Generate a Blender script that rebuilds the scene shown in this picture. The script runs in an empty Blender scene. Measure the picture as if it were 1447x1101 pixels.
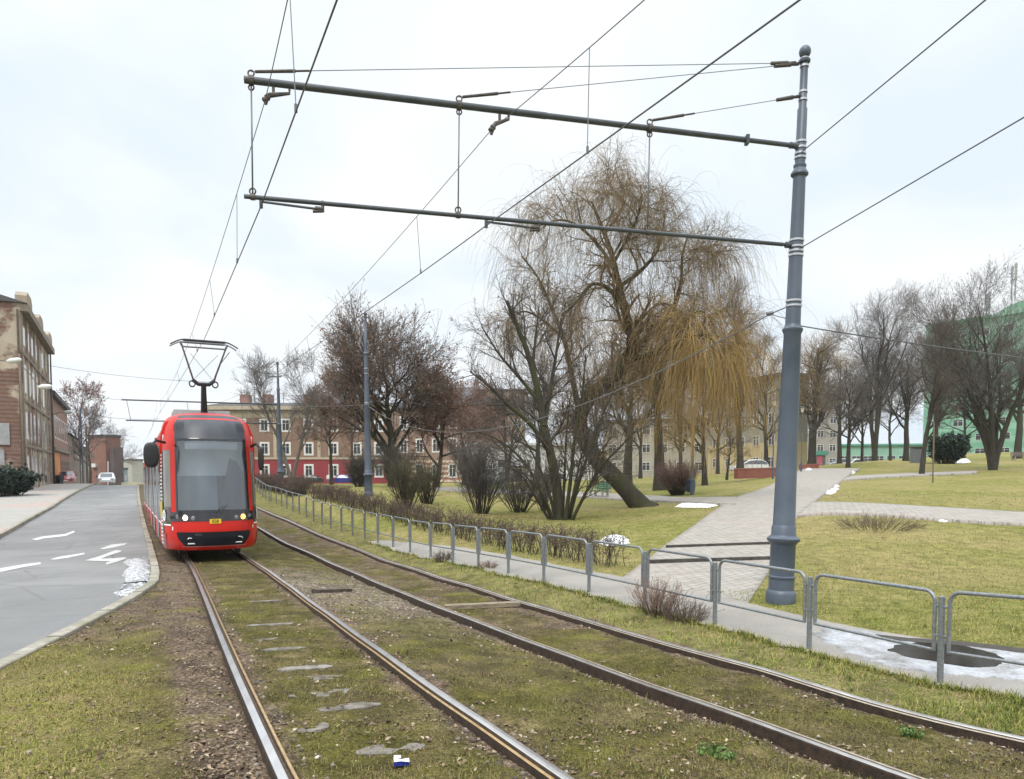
import bpy, math, random
import numpy as np
from mathutils import Vector, Matrix
random.seed(7); rng = np.random.default_rng(7)
PI = math.pi
scene = bpy.context.scene
C = scene.collection

# ------------------------------------------------------------------ camera model (photo pixels 1447 x 1101)
F, YH, DN, EYE = 1045.0, 668.0, math.radians(3.0), 2.0
YP = YH + F*math.tan(DN)
def ray(px, py):
    a = (px-723.5)/F; b = (YP-py)/F
    return np.array([a, math.cos(DN)+b*math.sin(DN), -math.sin(DN)+b*math.cos(DN)])
def at(px, py, Y):
    r = ray(px, py); t = Y/r[1]
    return np.array([r[0]*t, Y, EYE+r[2]*t])

# ------------------------------------------------------------------ noise
def vnoise(x, y, seed=0):
    x = np.asarray(x, float); y = np.asarray(y, float)
    xi = np.floor(x).astype(np.int64); yi = np.floor(y).astype(np.int64)
    fx = x-xi; fy = y-yi; fx = fx*fx*(3-2*fx); fy = fy*fy*(3-2*fy)
    def h(i, j):
        n = (i*374761393 + j*668265263 + seed*974711) & 0x7fffffff
        n = ((n ^ (n >> 13))*1274126177) & 0x7fffffff
        return ((n ^ (n >> 16)) & 0xffff)/65535.0
    return (h(xi, yi)*(1-fx)+h(xi+1, yi)*fx)*(1-fy)+(h(xi, yi+1)*(1-fx)+h(xi+1, yi+1)*fx)*fy
def fbm(x, y, oct=4, seed=0):
    s = 0; a = .5
    for o in range(oct):
        s = s+a*vnoise(x*2**o, y*2**o, seed+o*17); a *= .5
    return s/(1-.5**oct)

# ------------------------------------------------------------------ tracks in plan (gauge fit)
T1 = [1.6254, -5.154, 0.4088, -0.1243]; T2 = [6.0342, -5.6566, 0.4606, -0.0961]
Z1 = [-1.6562, -0.3476, 0.0198]; Z2 = [-1.7511, -0.519, 0.0978]
def _poly(c, Y): return sum(ci*(Y/10)**i for i, ci in enumerate(c))
def _dpoly(c, Y): return sum(i*ci*(Y/10)**(i-1)/10 for i, ci in enumerate(c) if i)
YT = np.arange(-20, 160, .25)
def _track(c):
    s = _dpoly(c, np.clip(YT, 3, 18))
    w = np.clip((YT-17)/10, 0, 1); w = w*w*(3-2*w)
    s = s*(1-w)+(-.505)*w
    X = np.concatenate([[0], np.cumsum((s[1:]+s[:-1])*.125)])
    k = np.argmin(abs(YT-10)); X = X-X[k]+_poly(c, 10.0)
    return X, s
X1T, S1T = _track(T1); X2T, S2T = _track(T2)
def track(n, Y):
    return (np.interp(Y, YT, X1T), np.interp(Y, YT, S1T)) if n == 1 else (np.interp(Y, YT, X2T), np.interp(Y, YT, S2T))

# ------------------------------------------------------------------ terrain: thin plate spline through known points
ctrl = []
def cz(X, Y, Z): ctrl.append((X, Y, Z))
def cp(px, py, Y): ctrl.append(tuple(at(px, py, Y)))
def cpz(px, py, Z):
    r = ray(px, py); t = Z/r[2]
    ctrl.append((r[0]*t, r[1]*t, EYE+Z))
for Y in (3, 5, 7.5, 10, 13, 16, 20):
    for n, zc in ((1, Z1), (2, Z2)):
        X, s = track(n, Y); z = EYE+_poly(zc, float(Y))
        cz(X-.7, Y-.3, z); cz(X+.7, Y+.3, z)
for Y, z in ((26, -2.36), (32, -2.28), (39, -2.1), (47, -1.86), (60, -1.58), (75, -1.34), (95, -1.55), (120, -2.6), (160, -4.5)):
    for n in (1, 2):
        cz(track(n, Y)[0], Y, EYE+z-(.06 if n == 2 and Y < 30 else 0)+(.1 if n == 2 and Y > 40 else 0))
    cz(track(1, Y)[0]-6, Y, EYE+z+.02)
    if Y > 30: cz(track(1, Y)[0]-12, Y, EYE+z+.1)
FEN = [(1337,963.8,-2.12),(1147.6,908.9,-2.13),(1013,884.6,-2.13),(912.7,861,-2.135),(833,841,-2.14),(769,825.4,-2.15),(718.4,812,-2.17),(675.9,801.6,-2.2),(639.7,791.7,-2.23),(608,782,-2.25),(579,777,-2.26),(554.9,772,-2.26),(533.5,765.7,-2.25),(514.8,761,-2.24),(497.6,756.5,-2.22),(482,751,-2.2),(467,746.5,-2.18),(454.7,743,-2.15),(442.7,739,-2.12),(432.5,735,-2.08),(422.6,730.5,-2.03),(413.7,727,-2.0),(405,723,-1.97),(397.7,720,-1.93),(390,716,-1.88),(383,713,-1.83),(376.5,710,-1.78),(370.5,707.5,-1.75)]
for i, f in enumerate(FEN): cpz(*f)
cz(6.2, 4.2, EYE-2.08); cz(7.8, 1.5, EYE-2.05)
for px, py, Y in ((1103,848,11.9),(521,700,36),(396,686,55),(795,733,29),(905,715,36),(680,723,33),(733,722,33),(580,717,31),(640,690,55),
    (435,684,110),(490,684,112),(450,688,72),(700,712,40),(845,704,46),(978,699,44),(932,690,55),(912,674,130),(820,678,110),(1060,685,50),
    (941,770,19.5),(1015,718,28),(1040,700,36),(1125,690,40),(1165,664,72),(1205,661,125),(1285,733,21.5),(1447,741,20.5),(1150,712,27),
    (1447,724,25),(1318,681,45),(1300,671,55),(1400,663,62),(1192,662,75),(1440,648,90),(1250,650,85),(1335,655,88),(1390,640,140),(1150,660,130),
    (1340,912,8.8),(1447,905,8.6),(760,770,21),(860,798,16.6),(650,735,27),(560,735,28.5),(480,705,36),(430,697,42),(1010,684,60),(1260,800,15),(1447,810,14.5)):
    cp(px, py, Y)
for X, Y, Z in ((20,8,.25),(30,30,1.5),(60,60,2.9),(-20,8,.05),(-14,14,-.1),(-24,25,-.1),(-36,38,0),(-60,60,.5),(0,-6,.3),(12,-6,.2),(-12,-6,.3),(-30,-6,.3),(30,-6,.6),(45,12,1.2),(-50,20,.2),
    (-100,200,-5),(0,200,0),(100,200,5),(-200,420,-9),(0,420,-1),(250,420,5.5),(-80,120,-.5),(90,110,4.2),(30,85,2.3)):
    cz(X, Y, Z)
ctrl = np.array(ctrl)
def _warp(X, Y):
    Yp = np.maximum(np.asarray(Y, float), -5)+9.0
    return np.stack([np.asarray(X, float)/Yp*2.2, np.log(Yp)*1.6], -1)
_P = _warp(ctrl[:, 0], ctrl[:, 1]); _n = len(_P)
def _U(r2): return np.where(r2 > 1e-12, r2*np.log(r2+1e-12), 0)
_K = _U(((_P[:, None]-_P[None])**2).sum(-1))+np.eye(_n)*.004
_A = np.zeros((_n+3, _n+3)); _A[:_n, :_n] = _K; _A[:_n, _n] = 1; _A[:_n, _n+1:] = _P; _A[_n, :_n] = 1; _A[_n+1:, :_n] = _P.T
_w = np.linalg.solve(_A, np.concatenate([ctrl[:, 2], [0, 0, 0]]))
def G(X, Y):
    X = np.asarray(X, float); Y = np.asarray(Y, float); sh = np.broadcast(X, Y).shape
    q = _warp(*np.broadcast_arrays(X, Y)).reshape(-1, 2); out = np.empty(len(q))
    for i in range(0, len(q), 20000):
        b = q[i:i+20000]
        out[i:i+20000] = _U(((b[:, None]-_P[None])**2).sum(-1))@_w[:_n]+_w[_n]+b@_w[_n+1:]
    return out.reshape(sh) if sh else float(out[0])
def hit(px, py, off=0.0, ymin=2.0, ymax=260.0):
    r = ray(px, py); Y = np.geomspace(ymin, ymax, 700); t = Y/r[1]
    d = EYE+r[2]*t-G(r[0]*t, Y)-off
    k = np.nonzero(d < 0)[0]
    k = k[0] if len(k) else len(Y)-1
    if k > 0 and d[k] < 0:
        u = d[k-1]/(d[k-1]-d[k]); y = Y[k-1]+u*(Y[k]-Y[k-1])
    else: y = Y[k]
    x = r[0]*y/r[1]
    return np.array([x, y, G(x, y)+off])

# ------------------------------------------------------------------ objects
def link(o): C.objects.link(o); return o
def tag(o, label=None, cat=None, group=None, kind=None):
    if label: o['label'] = label
    if cat: o['category'] = cat
    if group: o['group'] = group
    if kind: o['kind'] = kind
    return o
def thing(name, label, cat, loc=(0, 0, 0), rz=0.0, group=None):
    o = bpy.data.objects.new(name, None); link(o); o.empty_display_size = .2
    o.location = tuple(float(v) for v in loc); o.rotation_euler = (0, 0, rz)
    return tag(o, label, cat, group)
def dup(o, parent=None):
    c = o.copy(); link(c)
    if parent is not None: c.parent = parent
    for ch in list(o.children): dup(ch, c)
    return c
class MB:
    """collects faces; build() links ONE mesh object"""
    def __init__(s): s.v = []; s.f = []; s.m = []; s.n = 0
    def add(s, V, Fs, mi=0):
        V = np.asarray(V, float).reshape(-1, 3); o = s.n; s.v.append(V); s.n += len(V)
        for f in Fs: s.f.append([int(i)+o for i in f]); s.m.append(mi)
        return s
    def box(s, c, d, rz=0.0, mi=0, M=None):
        h = np.array(d)/2.0
        V = np.array([[x, y, z] for x in (-1, 1) for y in (-1, 1) for z in (-1, 1)])*h
        if rz: cs, sn = math.cos(rz), math.sin(rz); V = np.stack([V[:, 0]*cs-V[:, 1]*sn, V[:, 0]*sn+V[:, 1]*cs, V[:, 2]], -1)
        if M is not None: V = V@np.array(M).T
        V = V+np.array(c)
        return s.add(V, [(0,1,3,2),(4,6,7,5),(0,4,5,1),(2,3,7,6),(0,2,6,4),(1,5,7,3)], mi)
    def bar(s, a, b, w, h, mi=0):
        a = np.array(a, float); b = np.array(b, float); d = b-a; L = np.linalg.norm(d); d = d/L
        u = np.cross([0, 0, 1.0], d); u = u/np.linalg.norm(u) if np.linalg.norm(u) > 1e-5 else np.array([1.0, 0, 0]); v = np.cross(d, u)
        return s.box((a+b)/2, (L, w, h), M=np.stack([d, u, v], -1), mi=mi)
    def tube(s, pts, r, n=8, mi=0, cap=True, closed=False):
        pts = np.asarray(pts, float); k = len(pts); r = np.broadcast_to(np.asarray(r, float), (k,))
        T = np.roll(pts, -1, 0)-np.roll(pts, 1, 0) if closed else np.gradient(pts, axis=0)
        T = T/(np.linalg.norm(T, axis=1, keepdims=True)+1e-12)
        ref = np.array([0, 0, 1.0]) if abs(T[0][2]) < .9 else np.array([1.0, 0, 0])
        V = []; a = np.linspace(0, 2*PI, n, endpoint=False)
        u = np.cross(ref, T[0]); u /= np.linalg.norm(u)
        for i in range(k):
            u = u-T[i]*np.dot(u, T[i]); u /= np.linalg.norm(u)+1e-12; w = np.cross(T[i], u)
            V.append(pts[i]+r[i]*(np.cos(a)[:, None]*u+np.sin(a)[:, None]*w))
        Fs = []
        for i in range(k if closed else k-1):
            j = (i+1) % k
            for q in range(n): Fs.append((i*n+q, i*n+(q+1) % n, j*n+(q+1) % n, j*n+q))
        if cap and not closed: Fs.append(tuple(range(n-1, -1, -1))); Fs.append(tuple((k-1)*n+q for q in range(n)))
        return s.add(np.concatenate(V), Fs, mi)
    def lathe(s, prof, base=(0, 0, 0), axis=(0, 0, 1), n=20, mi=0):
        ax = np.array(axis, float); ax /= np.linalg.norm(ax)
        u = np.cross(ax, [0, 1.0, 0]); u /= np.linalg.norm(u); w = np.cross(ax, u); a = np.linspace(0, 2*PI, n, endpoint=False)
        V = [np.array(base)+ax*h+r*(np.cos(a)[:, None]*u+np.sin(a)[:, None]*w) for h, r in prof]
        Fs = [(i*n+q, i*n+(q+1) % n, (i+1)*n+(q+1) % n, (i+1)*n+q) for i in range(len(prof)-1) for q in range(n)]
        Fs += [tuple(range(n-1, -1, -1)), tuple((len(prof)-1)*n+q for q in range(n))]
        return s.add(np.concatenate(V), Fs, mi)
    def prism(s, poly, z0, z1, mi=0):
        n = len(poly); V = [(x, y, z0) for x, y in poly]+[(x, y, z1) for x, y in poly]
        return s.add(V, [tuple(range(n-1, -1, -1)), tuple(range(n, 2*n))]+[(i, (i+1) % n, n+(i+1) % n, n+i) for i in range(n)], mi)
    def grid(s, P, mi=0, mask=None):
        P = np.asarray(P, float); a, b = P.shape[:2]
        Fs = [(i*b+j, i*b+j+1, (i+1)*b+j+1, (i+1)*b+j) for i in range(a-1) for j in range(b-1) if mask is None or mask[i, j]]
        return s.add(P.reshape(-1, 3), Fs, mi)
    def build(s, name, mats, parent=None, smooth=False, xf=None):
        me = bpy.data.meshes.new(name)
        V = np.concatenate(s.v) if s.v else np.zeros((0, 3))
        if xf is not None: V = xf(V)
        me.from_pydata([tuple(p) for p in V], [], s.f)
        mats = mats if isinstance(mats, (list, tuple)) else [mats]
        for m in mats: me.materials.append(m)
        if len(mats) > 1: me.polygons.foreach_set('material_index', s.m)
        if smooth:
            me.polygons.foreach_set('use_smooth', [True]*len(me.polygons))
        me.update()
        o = bpy.data.objects.new(name, me); link(o)
        if parent is not None: o.parent = parent
        if smooth == 'auto':
            try: me.set_sharp_from_angle(angle=math.radians(38))
            except Exception: pass
        return o
def big(name, V, Fs, mat, parent=None, attr=None, smooth=False):
    """fast mesh: V (n,3), Fs (m,k) with k = 3 or 4, attr = {name: per-vertex floats}"""
    V = np.asarray(V, np.float32); Fs = np.asarray(Fs, np.int32); k = Fs.shape[1]
    me = bpy.data.meshes.new(name)
    me.vertices.add(len(V)); me.vertices.foreach_set('co', V.ravel())
    me.loops.add(Fs.size); me.loops.foreach_set('vertex_index', Fs.ravel())
    me.polygons.add(len(Fs)); me.polygons.foreach_set('loop_start', np.arange(0, Fs.size, k, dtype=np.int32))
    try: me.polygons.foreach_set('loop_total', np.full(len(Fs), k, np.int32))
    except Exception: pass
    if smooth: me.polygons.foreach_set('use_smooth', np.ones(len(Fs), bool))
    for an, av in (attr or {}).items():
        a = me.attributes.new(an, 'FLOAT', 'POINT'); a.data.foreach_set('value', np.asarray(av, np.float32))
    me.materials.append(mat); me.update(calc_edges=True)
    o = bpy.data.objects.new(name, me); link(o)
    if parent is not None: o.parent = parent
    return o
def gridfaces(a, b):
    i = np.arange(a-1)[:, None]*b+np.arange(b-1)[None]
    return np.stack([i, i+1, i+b+1, i+b], -1).reshape(-1, 4)

# ------------------------------------------------------------------ materials
def srgb(r, g, b):
    f = lambda c: c/255/12.92 if c/255 <= .04045 else ((c/255+.055)/1.055)**2.4
    return (f(r), f(g), f(b))
_mats = {}
def mat(name, col, col2=None, scale=3.0, rough=.7, metal=0.0, bump=0.0, bscale=None, detail=6, spec=.5, coat=0.0, contrast=.35, stretch=None, emit=None, alpha=None, trans=0.0):
    if name in _mats: return _mats[name]
    m = bpy.data.materials.new(name); m.use_nodes = True; nt = m.node_tree; N = nt.nodes; L = nt.links
    b = N['Principled BSDF']; b.inputs['Roughness'].default_value = rough; b.inputs['Metallic'].default_value = metal
    b.inputs['Specular IOR Level'].default_value = spec; b.inputs['Coat Weight'].default_value = coat; b.inputs['Coat Roughness'].default_value = .06
    b.inputs['Base Color'].default_value = (*col, 1)
    if trans: b.inputs['Transmission Weight'].default_value = trans
    if emit: b.inputs['Emission Color'].default_value = (*emit[0], 1); b.inputs['Emission Strength'].default_value = emit[1]
    tc = N.new('ShaderNodeTexCoord'); src = tc.outputs['Object']
    if stretch:
        mp = N.new('ShaderNodeMapping'); mp.inputs['Scale'].default_value = stretch; L.new(src, mp.inputs['Vector']); src = mp.outputs['Vector']
    if col2:
        n = N.new('ShaderNodeTexNoise'); n.inputs['Scale'].default_value = scale; n.inputs['Detail'].default_value = detail; L.new(src, n.inputs['Vector'])
        r = N.new('ShaderNodeValToRGB'); r.color_ramp.elements[0].position = .5-contrast/2; r.color_ramp.elements[1].position = .5+contrast/2
        r.color_ramp.elements[0].color = (*col, 1); r.color_ramp.elements[1].color = (*col2, 1)
        L.new(n.outputs['Fac'], r.inputs['Fac']); L.new(r.outputs['Color'], b.inputs['Base Color'])
    if bump:
        n2 = N.new('ShaderNodeTexNoise'); n2.inputs['Scale'].default_value = bscale or scale*4; n2.inputs['Detail'].default_value = 8; L.new(src, n2.inputs['Vector'])
        bp = N.new('ShaderNodeBump'); bp.inputs['Strength'].default_value = bump; bp.inputs['Distance'].default_value = .02
        L.new(n2.outputs['Fac'], bp.inputs['Height']); L.new(bp.outputs['Normal'], b.inputs['Normal'])
    _mats[name] = m
    return m
class NT:
    """small node-graph helper"""
    def __init__(s, name):
        s.m = bpy.data.materials.new(name); s.m.use_nodes = True; s.nt = s.m.node_tree; s.N = s.nt.nodes; s.b = s.N['Principled BSDF']
        s.tc = s.N.new('ShaderNodeTexCoord'); s.obj = s.tc.outputs['Object']
    def l(s, a, b): s.nt.links.new(a, b)
    def noise(s, scale, detail=6, rough=.55, vec=None, dist=0.0):
        n = s.N.new('ShaderNodeTexNoise'); n.inputs['Scale'].default_value = scale; n.inputs['Detail'].default_value = detail; n.inputs['Roughness'].default_value = rough
        n.inputs['Distortion'].default_value = dist; s.l(vec or s.obj, n.inputs['Vector']); return n.outputs['Fac']
    def vor(s, scale, vec=None, feature='F1', out='Distance'):
        n = s.N.new('ShaderNodeTexVoronoi'); n.feature = feature; n.inputs['Scale'].default_value = scale; s.l(vec or s.obj, n.inputs['Vector']); return n.outputs[out]
    def mapping(s, scale=(1,1,1), rot=(0,0,0), vec=None):
        n = s.N.new('ShaderNodeMapping'); n.inputs['Scale'].default_value = scale; n.inputs['Rotation'].default_value = rot; s.l(vec or s.obj, n.inputs['Vector']); return n.outputs['Vector']
    def ramp(s, fac, stops, interp='LINEAR'):
        r = s.N.new('ShaderNodeValToRGB'); cr = r.color_ramp; cr.interpolation = interp
        while len(cr.elements) < len(stops): cr.elements.new(.5)
        for e, (p, c) in zip(cr.elements, stops): e.position = p; e.color = (*c, 1) if len(c) == 3 else c
        s.l(fac, r.inputs['Fac']); return r.outputs['Color']
    def step(s, fac, a, b): return s.ramp(fac, [(a, (0,0,0)), (b, (1,1,1))])
    def mix(s, fac, a, b, mode='MIX'):
        n = s.N.new('ShaderNodeMix'); n.data_type = 'RGBA'; n.blend_type = mode
        for v, i in ((fac, 0), (a, 6), (b, 7)):
            if isinstance(v, (int, float)): n.inputs[i].default_value = v
            elif isinstance(v, tuple): n.inputs[i].default_value = (*v, 1)
            else: s.l(v, n.inputs[i])
        return n.outputs[2]
    def math(s, op, a, b=None):
        n = s.N.new('ShaderNodeMath'); n.operation = op
        for v, i in ((a, 0), (b, 1)):
            if v is None: continue
            if isinstance(v, (int, float)): n.inputs[i].default_value = v
            else: s.l(v, n.inputs[i])
        return n.outputs[0]
    def mod(s, c, fac, lo, hi, a=.3, b=.7):
        return s.mix(1.0, c, s.ramp(fac, [(a, (lo,)*3), (b, (hi,)*3)]), 'MULTIPLY')
    def attr(s, name):
        n = s.N.new('ShaderNodeAttribute'); n.attribute_name = name; return n.outputs['Fac']
    def bump(s, h, strength=.5, dist=.02, normal=None):
        n = s.N.new('ShaderNodeBump'); n.inputs['Strength'].default_value = strength; n.inputs['Distance'].default_value = dist; s.l(h, n.inputs['Height'])
        if normal is not None: s.l(normal, n.inputs['Normal'])
        s.l(n.outputs['Normal'], s.b.inputs['Normal']); return n.outputs['Normal']
    def col(s, c): s.l(c, s.b.inputs['Base Color']); return s
    def rough(s, r):
        if isinstance(r, (int, float)): s.b.inputs['Roughness'].default_value = r
        else: s.l(r, s.b.inputs['Roughness'])
        return s
# ================================================================== camera, sky, sun
cam = bpy.data.cameras.new('camera'); co = bpy.data.objects.new('camera', cam); link(co)
co.location = (0, 0, EYE); co.rotation_euler = (PI/2-DN, 0, 0)
cam.sensor_fit = 'HORIZONTAL'; cam.sensor_width = 36; cam.lens = F/1447*36
cam.shift_y = (YP-550.5)/1447; cam.clip_end = 3000; cam.clip_start = .05
scene.camera = co
SUN_EL, SUN_AZ = math.radians(52), math.radians(200)      # veiled sun high behind the cloud, behind the camera
w = bpy.data.worlds.new('World'); scene.world = w; w.use_nodes = True
nt = w.node_tree; N = nt.nodes; L = nt.links; bg = N['Background']
sky = N.new('ShaderNodeTexSky'); sky.sky_type = 'NISHITA'; sky.sun_disc = False; sky.sun_elevation = SUN_EL; sky.sun_rotation = SUN_AZ
sky.air_density = 1.0; sky.dust_density = 3.0
tc = N.new('ShaderNodeTexCoord')
sep = N.new('ShaderNodeSeparateXYZ'); L.new(tc.outputs['Generated'], sep.inputs[0])
def wmath(op, a, b=None):
    n = N.new('ShaderNodeMath'); n.operation = op
    for v, i in ((a, 0), (b, 1)):
        if v is None: continue
        if isinstance(v, (int, float)): n.inputs[i].default_value = v
        else: L.new(v, n.inputs[i])
    return n.outputs[0]
# cloud layer on a flat ceiling: direction / height
den = wmath('ADD', wmath('MAXIMUM', sep.outputs['Z'], 0.0), .22)
cb = N.new('ShaderNodeCombineXYZ'); L.new(wmath('DIVIDE', sep.outputs['X'], den), cb.inputs[0]); L.new(wmath('DIVIDE', sep.outputs['Y'], den), cb.inputs[1])
cn = N.new('ShaderNodeTexNoise'); cn.inputs['Scale'].default_value = 1.15; cn.inputs['Detail'].default_value = 5; cn.inputs['Roughness'].default_value = .48; cn.inputs['Distortion'].default_value = .4
L.new(cb.outputs[0], cn.inputs['Vector'])
cr = N.new('ShaderNodeValToRGB'); cr.color_ramp.interpolation = 'EASE'
cr.color_ramp.elements[0].position = .33; cr.color_ramp.elements[0].color = (6.15, 6.9, 7.6, 1)
cr.color_ramp.elements[1].position = .62; cr.color_ramp.elements[1].color = (7.75, 7.95, 8.1, 1)
L.new(cn.outputs['Fac'], cr.inputs['Fac'])
mx = N.new('ShaderNodeMix'); mx.data_type = 'RGBA'; mx.inputs[0].default_value = .96
L.new(sky.outputs['Color'], mx.inputs[6]); L.new(cr.outputs['Color'], mx.inputs[7])
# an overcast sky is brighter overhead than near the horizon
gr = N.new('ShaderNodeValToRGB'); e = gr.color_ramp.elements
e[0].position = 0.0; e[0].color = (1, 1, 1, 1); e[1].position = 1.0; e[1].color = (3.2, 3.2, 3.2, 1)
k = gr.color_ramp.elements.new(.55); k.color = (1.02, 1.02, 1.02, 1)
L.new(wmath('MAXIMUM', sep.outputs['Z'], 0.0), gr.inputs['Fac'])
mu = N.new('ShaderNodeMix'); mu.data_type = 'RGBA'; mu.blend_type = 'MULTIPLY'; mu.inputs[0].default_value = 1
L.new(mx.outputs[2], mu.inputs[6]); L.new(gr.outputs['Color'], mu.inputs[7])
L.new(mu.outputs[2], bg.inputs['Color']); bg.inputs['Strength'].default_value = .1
sl = bpy.data.lights.new('sun', 'SUN'); sl.energy = 1.5; sl.angle = math.radians(25); sl.color = (1, .97, .92)
so = bpy.data.objects.new('sun', sl); link(so)
# sun_rotation turns clockwise from +Y seen from above: direction towards the sun
sd = Vector((math.sin(SUN_AZ)*math.cos(SUN_EL), math.cos(SUN_AZ)*math.cos(SUN_EL), math.sin(SUN_EL)))
so.rotation_euler = sd.to_track_quat('Z', 'Y').to_euler()
scene.view_settings.view_transform = 'Standard'; scene.view_settings.look = 'None'
scene.view_settings.exposure = .45; scene.view_settings.gamma = 1
try: scene.cycles.max_bounces = 8; scene.cycles.transparent_max_bounces = 12
except Exception: pass

# ================================================================== plan lines
def curve_px(pts, off=0.0): return np.array([hit(x, y, off) for x, y in pts])
KR = curve_px([(-40,953),(0,935),(52,909),(93,889),(150,860),(182,843),(205,829),(213.5,821),(214.5,806),(213.6,793),(207,764),(199,733),(194.5,706),(194,692)])
KL = curve_px([(-60,792),(0,757),(40,735),(75,716),(105,697),(122,689)])
def _line(P, lo, hi):
    o = np.argsort(P[:, 1]); Y = P[o, 1]; X = P[o, 0]
    a = (X[1]-X[0])/(Y[1]-Y[0]); b = -.505
    Yt = np.concatenate([[lo], Y, [hi]]); Xt = np.concatenate([[X[0]+lo*a-a*Y[0]], X, [X[-1]+b*(hi-Y[-1])]])
    return Yt, Xt
KRl = _line(KR, -25, 150); KLl = _line(KL, -25, 150)
def xkr(Y): return np.interp(Y, *KRl)
def xkl(Y): return np.interp(Y, *KLl)
FP = np.array([hit(x, y) for x, y, _ in FEN])
FEp = np.polyfit(FP[:24, 1], FP[:24, 0], 3)
def xf(Y):
    Y = np.asarray(Y, float); Yc = np.clip(Y, 6, 31)
    d = np.polyval(np.polyder(FEp), Yc)
    far = np.where(Y > 31, -.47, d)
    return np.polyval(FEp, Yc)+far*(Y-Yc)
YS = np.concatenate([np.arange(-14, 2.4, .4), np.arange(2.4, 8, .045), np.arange(8, 16, .075), np.arange(16, 32, .16), np.arange(32, 140, .7)])

# ================================================================== ground sheet
ang = np.radians(np.concatenate([np.arange(-48, 48.01, .4), np.arange(52, 310, 4)])); rad = np.geomspace(.7, 900, 330)
gx = rad[:, None]*np.sin(ang)[None]; gy = rad[:, None]*np.cos(ang)[None]
gz = G(gx, gy)
under = (gy > -20) & (gy < 148) & (gx > xkl(gy)-.2) & (gx < xf(gy)+.55)
gz = gz+np.where(np.hypot(gx, gy) > 4, (fbm(gx*.9, gy*.9, 4, 3)-1.0)*.05, 0)
gz = np.where(under, gz-.35, gz)
gv = np.stack([gx, gy, gz], -1); gv = np.concatenate([gv, gv[:, :1]], 1)
V = np.concatenate([gv.reshape(-1, 3), [[0, 0, G(0., 0.)-.3]]])
b_ = gv.shape[1]; FF = gridfaces(*gv.shape[:2])[:, ::-1]
g = NT('park_grass')
n1 = g.noise(.16, 4, .6); n2 = g.noise(1.6, 6, .62); n3 = g.noise(26, 5, .7); n4 = g.noise(.5, 5, .6, dist=.5)
green = g.ramp(n3, [(.3, (.085, .095, .018)), (.5, (.19, .20, .042)), (.7, (.34, .335, .095))])
straw = g.ramp(n3, [(.3, (.16, .125, .05)), (.5, (.30, .25, .10)), (.72, (.46, .39, .18))])
c = g.mix(g.step(n1, .42, .62), green, straw)
c = g.mix(g.math('MULTIPLY', g.step(n2, .40, .70), .7), c, straw)
c = g.mix(g.math('MULTIPLY', g.step(n4, .62, .74), .65), c, (.075, .052, .03))
c = g.mod(c, g.noise(60, 4, .75), .55, 1.4, .36, .64); c = g.mod(c, g.noise(3.2, 6, .7), .72, 1.2, .36, .64)
g.col(c).rough(.9); g.b.inputs['Specular IOR Level'].default_value = .15
g.bump(n3, .9, .05)
tag(big('ground', V, FF, g.m, smooth=True), kind='structure')

# ================================================================== road, pavement, kerbs
def strip(name, left, right, zoff, cols, mat_, Y=YS, fn=None, attr=None, kind='structure'):
    t = np.linspace(0, 1, cols)
    xl, xr = left(Y), right(Y)
    X = xl[:, None]*(1-t)+xr[:, None]*t; YY = np.repeat(Y[:, None], cols, 1)
    Z = G(X, YY)+zoff
    if fn is not None: Z = Z+fn(X, YY)
    o = big(name, np.stack([X, YY, Z], -1).reshape(-1, 3), gridfaces(len(Y), cols), mat_, smooth=True, attr=attr(X, YY) if attr else None)
    return tag(o, kind=kind)
a = NT('asphalt')
n1 = a.noise(.35, 5, .6); n2 = a.noise(90, 3, .7); n3 = a.noise(1.4, 6, .65, vec=a.mapping((1, .35, 1), (0, 0, .35)))
vv = a.vor(120)
c = a.mix(a.step(n1, .38, .62), (.140, .138, .136), (.215, .210, .200))
c = a.mix(a.math('MULTIPLY', a.step(n3, .52, .72), .55), c, (.135, .14, .15))
c = a.mix(.35, c, a.ramp(n2, [(.25, (.10, .10, .10)), (.75, (.42, .42, .41))]))
ck = a.vor(.33, vec=a.mapping((1, 1, 1), (0, 0, .4)), feature='DISTANCE_TO_EDGE')
wn = a.noise(2.2, 5, .7); cke = a.math('ADD', ck, a.math('MULTIPLY', a.math('SUBTRACT', wn, .5), .05))
c = a.mix(a.math('MULTIPLY', a.ramp(cke, [(.003, (1, 1, 1)), (.013, (0, 0, 0))]), .33), c, (.06, .06, .062))
c = a.mix(a.math('MULTIPLY', a.step(a.noise(.13, 3, .5, vec=a.mapping((1, .5, 1))), .52, .56), .35), c, (.13, .128, .125))
a.col(c); a.rough(a.ramp(a.step(n3, .5, .7), [(0, (.75, .75, .75)), (1, (.42, .42, .42))])); a.bump(vv, .35, .004)
YR = np.concatenate([np.arange(-14, 4, .5), np.arange(4, 40, .3), np.arange(40, 140, 1.2)])
strip('road', lambda Y: np.where(Y < 12, xkl(Y)-12, xkl(Y)), lambda Y: xkr(Y)-.02, -.085, 24, a.m, YR)
p = NT('pavement_slabs')
br = p.N.new('ShaderNodeTexBrick'); p.l(p.mapping((1, 1, 1), (0, 0, .47)), br.inputs['Vector']); br.inputs['Scale'].default_value = 1; br.inputs['Brick Width'].default_value = .5; br.inputs['Row Height'].default_value = .5
br.inputs['Color1'].default_value = (.30, .285, .26, 1); br.inputs['Color2'].default_value = (.34, .325, .295, 1); br.inputs['Mortar'].default_value = (.2, .19, .17, 1); br.inputs['Mortar Size'].default_value = .012; br.offset = 0
pn = p.noise(.22, 3, .5)
c = p.mix(p.math('MULTIPLY', p.step(pn, .5, .56), .55), br.outputs['Color'], (.42, .25, .20))
c = p.mix(.3, c, p.ramp(p.noise(8), [(.3, (.22, .21, .19)), (.7, (.5, .48, .44))]))
p.col(c).rough(.85)
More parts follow.
